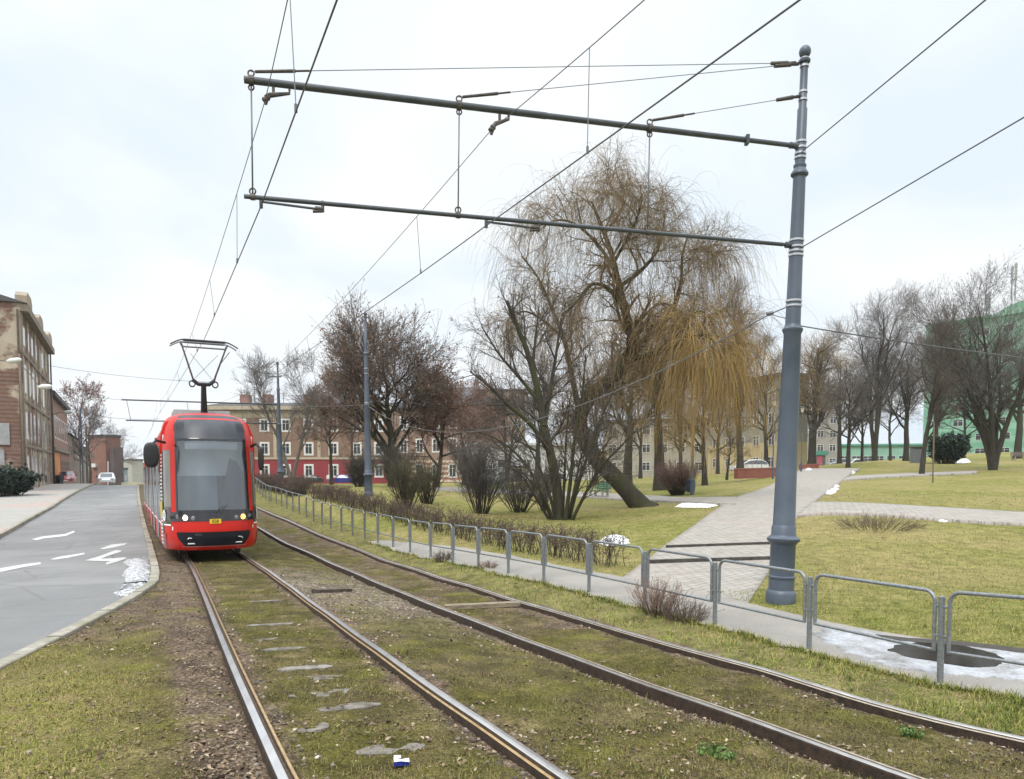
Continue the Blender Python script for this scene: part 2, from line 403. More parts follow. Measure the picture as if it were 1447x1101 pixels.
YPV = np.concatenate([np.arange(14, 40, .5), np.arange(40, 135, 1.2)])
strip('pavement', lambda Y: xkl(Y)-7.5, lambda Y: xkl(Y)-.16, .05, 12, p.m, YPV)
stone = NT('kerb_stone')
sn = stone.noise(7, 6, .65); stone.col(stone.mix(stone.step(stone.noise(1.5), .4, .65), stone.ramp(sn, [(.3, (.23, .205, .165)), (.7, (.44, .405, .34))]), (.20, .19, .13))).rough(.85); stone.bump(stone.noise(40), .5, .01)
def kerb(name, fx, y0, y1, top, wd, L=1.0):
    """a run of separate kerb stones, one after another along the line"""
    mb = MB(); Y = np.arange(y0, y1, .02); X = fx(Y); s = np.concatenate([[0], np.cumsum(np.hypot(np.diff(X), np.diff(Y)))])
    n = int(s[-1]/L)
    for i in range(n):
        s0, s1 = i*L+.006, (i+1)*L-.006
        P0 = np.array([np.interp(s0, s, X), np.interp(s0, s, Y)]); P1 = np.array([np.interp(s1, s, X), np.interp(s1, s, Y)])
        d = (P1-P0)/np.linalg.norm(P1-P0); nn = np.array([d[1], -d[0]])
        j = random.uniform(-.012, .012); q = nn*random.uniform(-.01, .01)
        V = []
        for P in (P0+q, P1+q):
            zt = G(P[0], P[1])+top+j
            for o_, z in ((0, zt-.3), (0, zt-.012), (.012, zt), (wd-.012, zt), (wd, zt-.012), (wd, zt-.3)):
                V.append([P[0]+nn[0]*o_, P[1]+nn[1]*o_, z])
        mb.add(V, [(k_, k_+1, k_+7, k_+6) for k_ in range(5)]+[(5, 4, 3, 2, 1, 0), (6, 7, 8, 9, 10, 11)])
    return tag(mb.build(name, stone.m), kind='structure')
kerb('kerb', lambda Y: xkr(Y)-.02, 3, 110, .025, .17)
kerb('pavement_kerb', lambda Y: xkl(Y)-.17, 14, 110, .065, .17)

# ================================================================== track bed (verge, moss, soil, ballast between kerb and footpath)
def raildist(X, Y):
    ds = []
    for n in (1, 2):
        xc, s = track(n, Y); cs = 1/np.sqrt(1+s*s)
        ds.append((X-xc)*cs)
    return ds
def bed_h(X, Y):
    d1, d2 = raildist(X, Y); dr = np.minimum(abs(abs(d1)-.75), abs(abs(d2)-.75))
    ins = np.minimum(abs(d1), abs(d2))
    base = np.where(ins < .75, -.062, -.030-.045*np.exp(-(dr/.30)**2))
    base = base+np.where((d1 > .75) & (d2 < -.75), -.02, 0)
    base = base-.03*np.exp(-(dr/.10)**2)
    nz = np.clip((xf(Y)-.34-X)/.5, .12, 1)
    return base+nz*((fbm(X*2.2, Y*2.2, 4, 5)-.5)*.06+(fbm(X*11, Y*11, 3, 9)-.5)*.035)+(1-nz)*.014
def bed_attr(X, Y):
    d1, d2 = raildist(X, Y); dr1 = abs(abs(d1)-.75); dr2 = abs(abs(d2)-.75); dr = np.minimum(dr1, dr2)
    n = fbm(X*1.3, Y*1.3, 4, 21)+.10
    soil = np.exp(-(dr/.22)**2)*.9+(n-.5)*.9
    # outer shoulder of the first track is bare soil and leaf mould
    soil = soil+np.where(d1 < -.75, np.exp(-((dr1-.22)/.30)**2)*.95, 0)
    soil = soil+np.where((d1 > -3.4) & (d1 < -.75) & (Y > 7), np.clip((Y-6.5)/4, 0, 1)*.55, 0)
    mid = np.where((d1 > .8) & (d2 < -.8), 1.0, 0)*np.exp(-((Y-14)/3.2)**2)*.9
    soil = soil+np.where(mid > 0, mid*(n+.2), 0)+np.where((abs(d2) < .75) & (Y > 10.5), .35, 0)
    gr = np.where(d2 > .85, 1.0, 0)
    vg = np.where(d1 < -1.35, np.clip((-1.35-d1)/.8, 0, 1)*np.clip((9.5-Y)/3, 0, 1), 0)
    return {'verge': vg.ravel(), 'soil': np.clip(soil, 0, 1).ravel(), 'green': gr.ravel(), 'ballast': np.clip(mid, 0, 1).ravel()}
t = NT('track_bed_moss')
nA = t.noise(.9, 5, .6); nB = t.noise(5, 6, .65); nC = t.noise(38, 5, .72); vC = t.vor(46)
moss = t.ramp(nC, [(.28, (.034, .033, .008)), (.5, (.082, .074, .016)), (.72, (.165, .142, .042))])
olive = t.ramp(nC, [(.28, (.044, .034, .016)), (.5, (.108, .084, .038)), (.72, (.22, .175, .085))])
grass = t.mix(t.step(nB, .42, .62), t.ramp(nC, [(.28, (.07, .078, .018)), (.5, (.15, .155, .04)), (.72, (.29, .265, .09))]), t.ramp(nC, [(.28, (.10, .078, .035)), (.5, (.22, .18, .08)), (.72, (.36, .30, .15))]))
soilc = t.ramp(t.mix(.5, nC, t.vor(30, out='Distance')), [(.2, (.028, .020, .014)), (.45, (.105, .074, .050)), (.7, (.235, .175, .122))])
c = t.mix(t.step(nA, .40, .60), moss, olive)
c = t.mix(t.math('MULTIPLY', t.step(nB, .5, .7), .5), c, (.145, .122, .030))
c = t.mix(t.attr('green'), c, grass)
sf = t.math('ADD', t.attr('soil'), t.math('MULTIPLY', t.math('SUBTRACT', nB, .5), 1.1))
c = t.mix(t.step(sf, .38, .72), c, soilc)
c = t.mix(t.math('MULTIPLY', t.attr('ballast'), t.step(t.noise(14, 4), .42, .6)), c, t.ramp(t.vor(42, out='Color'), [(.2, (.12, .10, .075)), (.8, (.40, .35, .27))]))
c = t.mod(c, t.noise(75, 4, .75), .42, 1.5, .36, .64)
c = t.mod(c, t.noise(2.3, 5, .7), .62, 1.28, .36, .64)
lime = t.math('MULTIPLY', t.step(t.noise(1.15, 5, .65, dist=.4),   .55, .68), .42); c = t.mix(lime, c, t.mod(c, nC, .9, 1.9) if False else t.ramp(nC, [(.3, (.07, .075, .010)), (.5, (.17, .17, .022)), (.7, (.30, .28, .06))]))
strawf = t.math('MULTIPLY', t.step(t.noise(1.7, 5, .7, vec=t.mapping((1, 1, 1), (0, 0, 1.1))), .56, .68), .6); c = t.mix(strawf, c, t.ramp(nC, [(.3, (.09, .065, .03)), (.5, (.24, .18, .09)), (.7, (.42, .34, .19))]))
c = t.mix(t.math('MULTIPLY', t.attr('verge'), .75), c, t.mod(t.mix(t.step(nB, .4, .62), t.ramp(nC, [(.28, (.075, .075, .015)), (.5, (.19, .18, .04)), (.72, (.34, .31, .09))]), t.ramp(nC, [(.28, (.10, .075, .032)), (.5, (.25, .195, .085)), (.72, (.42, .34, .17))])), t.noise(75, 4, .75), .5, 1.45, .36, .64))
t.col(c).rough(.92); t.b.inputs['Specular IOR Level'].default_value = .15
t.bump(t.mix(.5, nC, vC), .9, .03)
def bed_cols(Y):
    return None
tt = np.linspace(0, 1, 190)
strip('track_bed', lambda Y: xkr(Y)+.12, lambda Y: xf(Y)+.5, 0.0, 190, t.m, YS, fn=bed_h, attr=bed_attr)

# ------------------------------------------------------------------ rails (grooved tram rail with a lip on the gauge side)
PROF = [(-.066, -.16), (-.066, -.012), (-.060, -.002), (-.03, 0.0), (-.006, -.001), (-.001, -.008), (.002, -.038), (.030, -.038), (.033, -.010), (.037, -.006), (.050, -.006), (.056, -.012), (.056, -.16)]
PM = [1, 1, 0, 0, 0, 2, 2, 2, 3, 3, 3, 1]
r0 = mat('rail_polished', (.97, .96, .95), (.80, .78, .76), scale=9, rough=.28, metal=1.0, stretch=(1, .15, 1), bump=.06, bscale=60)
r0b = mat('rail_dull_head', (.80, .77, .74), (.55, .51, .47), scale=9, rough=.36, metal=1.0, stretch=(1, .15, 1), bump=.08, bscale=60)
r1 = mat('rail_rust', (.026, .017, .012), (.062, .038, .023), scale=16, rough=.85, bump=.5, bscale=80)
r2 = mat('rail_groove', (.06, .042, .03), (.12, .08, .05), scale=20, rough=.7)
r3 = mat('rail_lip', (.80, .58, .30), (.58, .38, .18), scale=14, rough=.32, metal=.85, bump=.1, bscale=70)
r3b = mat('rail_lip_dull', (.52, .46, .37), (.36, .29, .21), scale=14, rough=.45, metal=.7, bump=.1, bscale=70)
YRL = np.concatenate([np.arange(-10, 2, .6), np.arange(2, 26, .25), np.arange(26, 130, 1.5)])
def rail(n, side, label):
    xc, s = track(n, YRL); cs = 1/np.sqrt(1+s*s); gsgn = -side          # lip towards the track centre
    V = []
    for off, z in PROF:
        q = side*.7175-gsgn*(0)+gsgn*off
        V.append(np.stack([xc+q*cs, YRL-q*s*cs, np.zeros_like(YRL)+z], -1))
    V = np.stack(V, 1)
    base = G(xc+side*.7175*cs, YRL-side*.7175*s*cs)
    V[:, :, 2] += base[:, None]
    mb = MB(); k = len(PROF)
    Fs = []; Ms = []
    for i in range(len(YRL)-1):
        for j in range(k-1):
            f = (i*k+j, i*k+j+1, (i+1)*k+j+1, (i+1)*k+j)
            mb.f.append(list(f if gsgn < 0 else f[::-1])); mb.m.append(PM[j])
    mb.v.append(V.reshape(-1, 3)); mb.n = len(V)*k
    mats_ = [r0, r1, r2, r3] if n == 1 else [r0b, r1, r2, r3b]
    o = mb.build('rail', mats_)
    return tag(o, label, 'rail', 'tram rails')
rail(1, -1, 'polished steel rail nearest the road kerb, the tram stands on it')
rail(1, 1, 'polished steel rail with golden lip under the tram, on the park side of its track')
rail(2, -1, 'dull rail of the empty track, the one nearer the tram')
rail(2, 1, 'dull rail of the empty track, the one beside the metal railing')
# ------------------------------------------------------------------ sleepers showing through the moss
slm = mat('sleeper_concrete', (.26, .24, .21), (.085, .070, .050), scale=7, rough=.9, bump=.8, bscale=30)
def sleeper_px(px, py, px2, py2, label, wd=.2, m=slm, name='sleeper', rise=.0):
    A = hit(px, py, -.085); B = hit(px2, py2, -.085)
    d = B[:2]-A[:2]; Ln = np.linalg.norm(d); d /= Ln; nn = np.array([-d[1], d[0]]); n = max(6, int(Ln/.07)); V = []
    for i in range(n+1):
        u = i/n; edge = min(1, 14*u*(1-u)+.35)
        wa = wd*.5*edge*(.7+.6*vnoise(px*.1+i*.6, 1.0)); wb = wd*.5*edge*(.7+.6*vnoise(px*.1+i*.6, 5.0))
        c_ = A[:2]+d*Ln*u
        for q, dz in ((-wa, -.06), (-wa*.9, 0.0), (wb*.9, 0.0), (wb, -.06)):
            p_ = c_+nn*q
            V.append([p_[0], p_[1], G(p_[0], p_[1])-.068+dz+.012*vnoise(i*.8, q*9+px)])
    mb = MB(); mb.add(V, [(i*4+j, i*4+j+1, i*4+j+5, i*4+j+4) for i in range(n) for j in range(3)]+[(0, 1, 2, 3), (n*4+3, n*4+2, n*4+1, n*4)])
    return tag(mb.build(name, m), label, 'sleeper', 'sleepers showing in the moss')
SL = [((408,988),(512,979),'third pale sleeper strip from the bottom between the polished rails, the longest one'),((446,1006),(538,998),'pale sleeper strip just below the longest one between the polished rails'),
      ((415,1034),(465,1030),'short broken grey sleeper patch nearest the left polished rail'),((503,1068),(600,1058),'grey sleeper strip just behind the cigarette packet'),
      ((570,1099),(660,1092),'sleeper strip in front of the cigarette packet at the photo edge'),((362,967),(490,959),'narrow sleeper strip a step behind the longest pale one'),
      ((392,949),(470,944),'thin mossy sleeper edge, second behind the longest pale one'),((370,921),(440,917),'thin mossy sleeper edge, fourth behind the longest pale one'),
      ((360,907),(430,903),'faint sleeper edge, fifth behind the longest pale one'),((348,886),(420,883),'faint sleeper edge, sixth behind the longest pale one'),
      ((352,852),(400,850),'faint sleeper edge about halfway to the tram')]
for A, B, lb in SL: sleeper_px(*A, *B, lb, .19 if A[1] > 940 else .13)
wood = mat('weathered_wood', (.34, .28, .19), (.16, .125, .085), scale=5, rough=.9, bump=.6, bscale=30, stretch=(1, 6, 6))
dkw = mat('dark_wet_wood', (.05, .036, .026), (.10, .075, .055), scale=6, rough=.8, bump=.6, bscale=30)
def plank(px, py, px2, py2, label, m, w_=.16, up=.0):
    A = hit(px, py, -.03+up); B = hit(px2, py2, -.03+up)
    mb = MB(); mb.bar(A, B, w_, .07); o = mb.build('wooden_plank', m); return tag(o, label, 'plank')
plank(628, 858, 735, 853, 'weathered pale plank lying across the empty track', wood)
plank(446, 836, 492, 834, 'dark timber end lying in the ballast between the two tracks', dkw, .2)

# ================================================================== footpath, paved paths
fa = NT('footpath_asphalt')
n1 = fa.noise(.8, 5, .6); n2 = fa.noise(60, 3, .7)
c = fa.mix(fa.step(n1, .4, .65), (.20, .175, .145), (.31, .28, .235)); c = fa.mix(.5, c, fa.ramp(n2, [(.25, (.12, .11, .10)), (.75, (.46, .44, .41))]))
fa.col(c).rough(.8); fa.bump(fa.vor(90), .3, .005)
YF = np.concatenate([np.arange(-6, 2.4, .4), np.arange(2.4, 10, .05), np.arange(10, 24.4, .10)])
def fpath_l(Y): return xf(Y)-.15+(fbm(Y*1.6, Y*0+3., 5, 4)-.5)*.42+(fbm(Y*9, Y*0+7., 3, 14)-.5)*.14
def fpath_r(Y): return xf(Y)+np.clip(1.75-(Y-8)*.012, .5, 2)*np.clip((25.2-Y)/4, .05, 1)+(fbm(Y*.9, Y*0+9., 3, 8)-.5)*.25
strip('footpath', fpath_l, fpath_r, -.003, 14, fa.m, YF)
def poly_strip(name, left_px, right_px, off, mat_, cols=12, rows=120, label=None):
    Lp = np.array([hit(x, y) for x, y in left_px]); Rp = np.array([hit(x, y) for x, y in right_px])
    u = np.linspace(0, 1, rows)
    def res(P):
        s = np.concatenate([[0], np.cumsum(np.linalg.norm(np.diff(P[:, :2], axis=0), axis=1))]); s = s/s[-1]
        return np.stack([np.interp(u, s, P[:, 0]), np.interp(u, s, P[:, 1])], -1)
    A, B = res(Lp), res(Rp); t_ = np.linspace(0, 1, cols)[None, :, None]
    Q = A[:, None]*(1-t_)+B[:, None]*t_
    d = np.hypot(Q[..., 0], Q[..., 1])
    Z = G(Q[..., 0], Q[..., 1])+(off+.0011*d)*np.clip(u*12, -.2, 1)[:, None]-.02*np.clip(1-u*25, 0, 1)[:, None]
    V = np.concatenate([Q, Z[..., None]], -1)
    # a shallow skirt closes the edges down to the lawn
    sk = V[:, [0, -1]].copy(); sk[..., 2] -= .12
    V = np.concatenate([sk[:, :1], V, sk[:, 1:]], 1)
    o = big(name, V.reshape(-1, 3), gridfaces(*V.shape[:2]), mat_); return tag(o, kind='structure')
def paving(name, rot, tint):
    p = NT(name); br = p.N.new('ShaderNodeTexBrick'); p.l(p.mapping((1, 1, 1), (0, 0, rot)), br.inputs['Vector'])
    br.inputs['Scale'].default_value = 1; br.inputs['Brick Width'].default_value = .24; br.inputs['Row Height'].default_value = .18; br.inputs['Mortar Size'].default_value = .014; br.inputs['Mortar Smooth'].default_value = .2
    br.inputs['Color1'].default_value = (.27, .245, .21, 1); br.inputs['Color2'].default_value = (.335, .305, .265, 1); br.inputs['Mortar'].default_value = (.13, .115, .095, 1)
    c = p.mix(p.math('MULTIPLY', p.step(p.noise(.35, 4, .6), .48, .6), tint), br.outputs['Color'], p.mix(.55, br.outputs['Color'], (.46, .26, .2)))
    c = p.mix(.28, c, p.ramp(p.noise(3, 6, .7), [(.3, (.18, .165, .14)), (.7, (.58, .55, .5))]))
    p.col(c).rough(.85); p.bump(br.outputs['Fac'], -.6, .008); return p.m
pv = paving('clay_pavers', -.62, .2); pv2 = paving('grey_pavers', -.2, .2)
poly_strip('park_path', [(862,828),(880,815),(941,771),(985,741),(1015,719),(1034,706),(1062,697),(1090,686),(1110,675),(1126,667),(1138,663.5)],
           [(1054,855),(1064,840),(1090,800),(1108,760),(1122,738),(1128,729),(1150,711),(1172,694),(1190,680),(1203,670),(1216,663.5)], .02, pv, 16, 200)
poly_strip('park_side_path', [(1122,712),(1160,711),(1220,712.5),(1300,717),(1380,721.5),(1460,726),(1560,733)], [(1116,731),(1160,727),(1220,728),(1300,734),(1380,739),(1460,743.5),(1560,751)], .028, pv2, 10, 100)
poly_strip('park_cross_path', [(590,687.5),(640,690),(700,693),(760,694.5),(850,698),(930,702),(1000,704.5),(1040,704)], [(590,691),(640,694.5),(700,697.5),(760,700),(850,704.5),(930,709),(1000,713),(1040,715)], .034, pv2, 8, 90)
poly_strip('lawn_footpath', [(1190,675),(1240,672),(1300,669.5),(1380,667)], [(1186,680),(1240,676),(1300,673),(1380,669.5)], .03, pv2, 6, 60)
dkstep = mat('step_edge', (.035, .03, .025), (.08, .07, .06), scale=8, rough=.8, bump=.4)  # near-black bars mark the steps across the path
for (x0, y0, x1, y1, lb) in ((941,773,1092,768,'upper dark step edge across the paved park path'), (915,794,1090,789,'lower dark step edge across the paved park path')):
    A = hit(x0, y0, .055); B = hit(x1, y1, .055); mb = MB(); mb.bar(A, B, .10, .09); tag(mb.build('step_edge', dkstep), lb, 'step edge')
# ================================================================== road markings
wp = mat('road_paint', (.62, .62, .60), (.40, .40, .38), scale=12, rough=.7, contrast=.5)
def marking(pts, name='road_marking'):
    V = [hit(x, y, -.077) for x, y in pts]; mb = MB(); mb.add(V, [tuple(range(len(V)))]); return tag(mb.build(name, wp), kind='structure')
marking([(0,808.5),(0,803),(36,797),(57,794.5),(58,797.5),(36,801)])
marking([(70,790.5),(84,786.5),(120,781),(119,783.5),(98,788),(78,791)])
marking([(141,775.5),(158,769.5),(180,767.5),(176,770),(160,774),(146,776)])
marking([(44,762),(60,758),(92,754.5),(104,750),(106,752),(93,757.5),(62,761),(52,763.5)])
marking([(120,792),(140,786),(163,777.5),(172,778),(170,780),(150,786.5),(143,789.5),(160,789),(176,787.5),(179,789),(168,793),(150,798),(150,795),(157,793.5),(130,792.5)])
# ================================================================== catenary poles
pg = mat('pole_grey_paint', (.062, .080, .110), (.098, .120, .155), scale=1.7, rough=.42, spec=.5, bump=.05, bscale=40)
pgd = mat('pole_arm_grey', (.045, .054, .062), (.07, .08, .09), scale=5, rough=.5)
steel = mat('band_steel', (.62, .63, .64), (.5, .5, .5), scale=9, rough=.3, metal=.9)
dksteel = mat('fitting_dark_steel', (.07, .065, .06), (.13, .11, .10), scale=20, rough=.6, metal=.4)
wirem = mat('wire_grey', (.085, .085, .09), rough=.6)
wirel = mat('wire_steel_light', (.16, .17, .18), rough=.5, metal=.3)
black = mat('black_rubber', (.012, .012, .013), rough=.5)
PX = 87.8
POLE_B = hit(1103, 849); POLE_T = at(1138, 62, 11.9)
def pole_profile():
    pts = [(-.3, .233), (.0, .233), (.12, .233), (.16, .222), (.185, .198), (.37, .196), (.385, .21), (.41, .21), (.425, .194), (.93, .194), (.945, .205), (.97, .222), (1.0, .25), (1.035, .254), (1.05, .235), (1.075, .2), (1.1, .19), (1.225, .188), (1.24, .178), (1.26, .172),
           (4.36, .132), (4.40, .15), (4.425, .158), (4.44, .158), (4.46, .14), (4.50, .122), (4.53, .117), (5.6, .105), (6.86, .094), (6.875, .115), (6.895, .133), (6.92, .133), (6.95, .112), (7.0, .088), (7.03, .098), (7.05, .098), (7.07, .078), (7.93, .074), (7.95, .06), (8.66, .056)]
    return pts
H0 = float(np.linalg.norm(POLE_T-POLE_B))
def make_pole(name, label, base, top, scale=1.0, group='catenary poles along the tracks'):
    ax = (top-base)/np.linalg.norm(top-base); t = thing(name, label, 'catenary pole', base, 0, group); H = np.linalg.norm(top-base)
    k = H/8.95
    m = MB(); m.lathe([(h*k, r*scale) for h, r in pole_profile()], (0, 0, 0), ax, 28); m.build('pole_shaft', pg, t, smooth='auto')
    m = MB(); c = 8.66*k
    prof = [(c-.02, .05), (c, .085), (c+.03, .09), (c+.05, .075), (c+.06, .06)]+[(c+.16-.1*math.cos(a), max(.09*math.sin(a), .001)) for a in np.linspace(.5, PI, 10)]
    m.lathe([(h, r*scale) for h, r in prof], (0, 0, 0), ax, 20); m.build('finial', pg, t, smooth='auto')
    return t, ax
pole1, ax1 = make_pole('catenary_pole', 'tall slate grey pole with ball top, carrying two long arms beside the paved path', POLE_B, POLE_T)
def on_pole(py):                                # point on the pole axis seen at photo row py
    u = (849-py)/(849-62); return POLE_B+(POLE_T-POLE_B)*u
def rel(p, t): return np.asarray(p, float)-np.array(t.location)
def ptube(t, name, pts, r, m, n=8, **k):
    b = MB(); b.tube([rel(p, t) for p in pts], r, n, **k); return b.build(name, m, t, smooth=True)
YB = 9.95
UB_R, UB_L = on_pole(203), at(345, 112.5, YB)
LB_R, LB_L = on_pole(341), at(345, 277.5, YB)
def along(A, B, px):                            # point of segment A-B in the photo column px
    u = np.linspace(0, 1, 2001)[:, None]; Q = A+(B-A)*u; x = 723.5+F*Q[:, 0]/(Q[:, 1]*math.cos(DN)-(Q[:, 2]-EYE)*math.sin(DN)); return Q[np.argmin(abs(x-px))]
ub = MB(); d = (UB_R-UB_L)/np.linalg.norm(UB_R-UB_L)
ub.tube([rel(UB_L, pole1), rel(UB_L+d*4.1, pole1), rel(UB_L+d*4.12, pole1), rel(UB_R-d*.95, pole1), rel(UB_R-d*.94, pole1), rel(UB_R-d*.2, pole1), rel(UB_R-d*.19, pole1), rel(UB_R-d*.06, pole1)], [.047, .047, .042, .042, .036, .036, .026, .026], 12)
for u_ in (.94,): ub.box(rel(UB_R-d*.94, pole1), (.05, .12, .13))
ub.build('upper_arm', pgd, pole1, smooth='auto')
lb = MB(); d2 = (LB_R-LB_L)/np.linalg.norm(LB_R-LB_L)
lb.tube([rel(LB_L, pole1), rel(LB_R-d2*.24, pole1), rel(LB_R-d2*.23, pole1), rel(LB_R-d2*.06, pole1)], [.030, .030, .023, .023], 10); lb.build('lower_arm', pgd, pole1, smooth='auto')
def band(t, P, ax, r, h=.03, name='clamp_band'):
    m = MB(); m.lathe([(-h/2, r), (-h/2, r+.008), (h/2, r+.008), (h/2, r)], rel(P, t), ax, 20); m.build(name, steel, t)
for py, r in ((83,.06),(93,.062),(128,.06),(139,.062),(197,.08),(205,.081),(213,.082),(219,.083),(334,.108),(343,.108),(349,.108),(355,.109),(419,.118),(426,.118)): band(pole1, on_pole(py), ax1, r)
for P in (UB_R, LB_R):                           # hinge brackets of the arms
    m = MB(); m.tube([rel(P-d*.20, pole1), rel(P-d*.19, pole1), rel(P-d*.12, pole1), rel(P-d*.06, pole1)], [.03, .05, .045, .06], 10); m.build('arm_hinge', pgd, pole1)
# tie rods to the arm and hanger rods between the two arms
def turnbuckle(A, B, u0, u1, r=.016):
    return np.array(A)+(np.array(B)-np.array(A))*u0, np.array(A)+(np.array(B)-np.array(A))*u1
for py, px in ((88, 355), (88.5, 649), (133, 918)):
    A = on_pole(py); Bp = along(UB_L, UB_R, px)+np.array([0, 0, .11])
    ptube(pole1, 'tie_rod', [A, Bp], .0055, wirel, 6)
    a, b = turnbuckle(A, Bp, .02+.0*py, .02+.42/np.linalg.norm(A-Bp)); t = ptube(pole1, 'turnbuckle', [a, a+(b-a)*.3, a+(b-a)*.32, b], [.03, .022, .034, .028], dksteel, 8)
    a, b = turnbuckle(A, Bp, 1-.75/np.linalg.norm(A-Bp), 1-.05/np.linalg.norm(A-Bp)); ptube(pole1, 'turnbuckle', [a, a+(b-a)*.25, a+(b-a)*.27, b], [.014, .014, .024, .02], dksteel, 8)
for px, px2 in ((355, 357), (649, 647.5), (918, 915)):
    A = along(UB_L, UB_R, px); Bq = along(LB_L, LB_R, px2)
    ptube(pole1, 'hanger_rod', [A-[0, 0, .05], Bq+[0, 0, .03]], .011, wirel, 6)
    th = np.linspace(0, 2*PI, 13)[:-1]; dd = d*.03
    for cl, rad2, eyes in ((A, .066, ((.09, .04), (-.09, .035))), (Bq, .042, ((.075, .04),))):
        m = MB(); m.tube([rel(cl-dd, pole1), rel(cl+dd, pole1)], rad2, 12)
        for dz, rr in eyes: m.tube([rel(cl, pole1)+np.array([math.cos(q)*rr, 0, dz+math.sin(q)*rr]) for q in th], .011, 6, closed=True)
        m.build('hanger_clamp', dksteel, pole1)
# registration arms (hold the contact wires) and insulated supports of the messenger wires
CW_A, CW_B = at(369, 291, 9.98), at(687, 319, 10.72)
for cw, px in ((CW_A, 456), (CW_B, 761)):
    J = along(LB_L, LB_R, px)
    m = MB(); m.tube([rel(J+[0, 0, .03], pole1), rel(J-[0, 0, .115], pole1)], .022, 8); m.tube([rel(J-d2*.1-[0, 0, .075], pole1), rel(J-[0, 0, .075], pole1)], .03, 8); m.tube([rel(J-d2*.13-[0, 0, .12], pole1), rel(J-[0, 0, .105], pole1)], .02, 8)
    m.build('arm_joint', dksteel, pole1)
    m = MB(); m.tube([rel(J-[0, 0, .085], pole1), rel(cw+[0, 0, .055], pole1)], .017, 8); m.tube([rel(cw+[0, 0, .07], pole1), rel(cw-[0, 0, .03], pole1)], .024, 8); m.build('registration_arm', pgd, pole1)
MS_A, MS_B = at(375, 141, 9.98), at(694, 184, 10.72)
for ms, pa, pb in ((MS_A, 386, 409), (MS_B, 706, 719)):
    A = along(UB_L, UB_R, pa); Bq = along(UB_L, UB_R, pb); m = MB()
    mid = A*.5+ms*.5-[0, 0, .05]
    m.tube([rel(A-[0, 0, .03], pole1), rel(A-[0, 0, .12], pole1), rel(mid+[.06, .02, .02], pole1)], .02, 8)
    m.tube([rel(Bq-[0, 0, .02], pole1), rel(Bq-[0, 0, .11], pole1), rel(mid, pole1), rel(ms+[.03, 0, .05], pole1), rel(ms-[0, 0, .06], pole1)], [.02, .02, .034, .03, .022], 8)
    m.lathe([(-.05, .02), (-.05, .04), (-.03, .045), (-.01, .028), (.01, .045), (.03, .04), (.05, .02)], rel(ms*.7+mid*.3, pole1), mid-ms, 10); m.build('insulator_support', dksteel, pole1)
# second and third pole
P2B, P2T = hit(521, 700.5), at(516, 440, 36.0); pole2, ax2 = make_pole('catenary_pole', 'bare grey catenary pole without arms on the lawn, in front of the brown-leaved tree', P2B, P2T, 1.0)
for py in (520, 527, 575, 568): band(pole2, P2B+(P2T-P2B)*(700-py)/260, ax2, .10 if py < 560 else .12)
P3B, P3T = hit(397, 686), at(392, 510, 55.0); pole3, ax3 = make_pole('catenary_pole', 'farthest grey catenary pole, in front of the red-based tenement behind the tram', P3B, P3T, 1.15)
d3 = np.array([-.936, -.35, 0.0])
UB3 = P3B+(P3T-P3B)*((686-571)/176); LB3 = P3B+(P3T-P3B)*((686-598)/176)
e3 = UB3+d3*10.4; e3[2] = UB3[2]; f3 = LB3+d3*10.2; f3[2] = LB3[2]
ptube(pole3, 'upper_arm', [UB3, e3], .05, pgd); ptube(pole3, 'lower_arm', [LB3, f3], .045, pgd)
for u in (.97, .6, .25): ptube(pole3, 'hanger_rod', [UB3+(e3-UB3)*u, LB3+(f3-LB3)*u], .018, wirem, 5)
bk = P3B+(P3T-P3B)*((686-532)/176); ptube(pole3, 'insulator_bracket', [bk+[.25, 0, 0], bk+[-.7, 0, 0], bk+[-.72, 0, -.12]], .05, dksteel)

# ================================================================== overhead lines
def sag(A, B, s, n=24):
    A = np.array(A, float); B = np.array(B, float); u = np.linspace(0, 1, n)[:, None]; P = A+(B-A)*u; P[:, 2] -= (4*s*u*(1-u))[:, 0]; return P
def overhead(label, contact, messenger, drops, r=.0082):
    """contact, messenger: lists of support points; drops: parameters (span index, u) of the droppers"""
    t = thing('overhead_line', label, 'overhead line', (0, 0, 0), 0, 'overhead lines above the tracks')
    cpts = [sag(a, b, .02*np.linalg.norm(b-a)/20, 20) for a, b in zip(contact[:-1], contact[1:])]
    mpts = [sag(a, b, s, 24) for a, b, s in zip(messenger[:-1], messenger[1:], [.5]+[1.0]*9)]
    m = MB(); m.tube(np.concatenate([c[:-1] for c in cpts]+[cpts[-1][-1:]]), r*1.0, 6); m.build('contact_wire', wirem, t)
    m = MB(); m.tube(np.concatenate([c[:-1] for c in mpts]+[mpts[-1][-1:]]), r*.7, 6); m.build('messenger_wire', wirem, t)
    allc = np.concatenate(cpts); allm = np.concatenate(mpts)
    for Yd in drops:
        a = np.array([np.interp(Yd, allm[:, 1], allm[:, k]) for k in range(3)]); b = np.array([np.interp(Yd, allc[:, 1], allc[:, k]) for k in range(3)])
        m = MB(); m.tube([a, b+[0, 0, .06]], .0055, 5); m.tube([b+[0, 0, .07], b-[0, 0, .01]], .016, 6); m.build('dropper', wirel, t)
def beyond(a, b, Y): u = (Y-a[1])/(b[1]-a[1]); return a+(b-a)*u
cA0, cA21, cA3 = at(478, 0, 5.65), at(288, 481, 20.6), at(219, 594, 55.0)
cA0 = beyond(CW_A, cA0, -9.0)*[1, 1, 0]+[0, 0, CW_A[2]]
cB0 = beyond(CW_B, at(1137, 0, 5.62), -9.0)*[1, 1, 0]+[0, 0, CW_B[2]]; cB13, cB24, cB3 = at(592, 388, 13.7), at(425, 503, 24.0), at(297, 592, 55.0)
far = lambda p, z: np.array([p[0]-.505*50, p[1]+50, z])
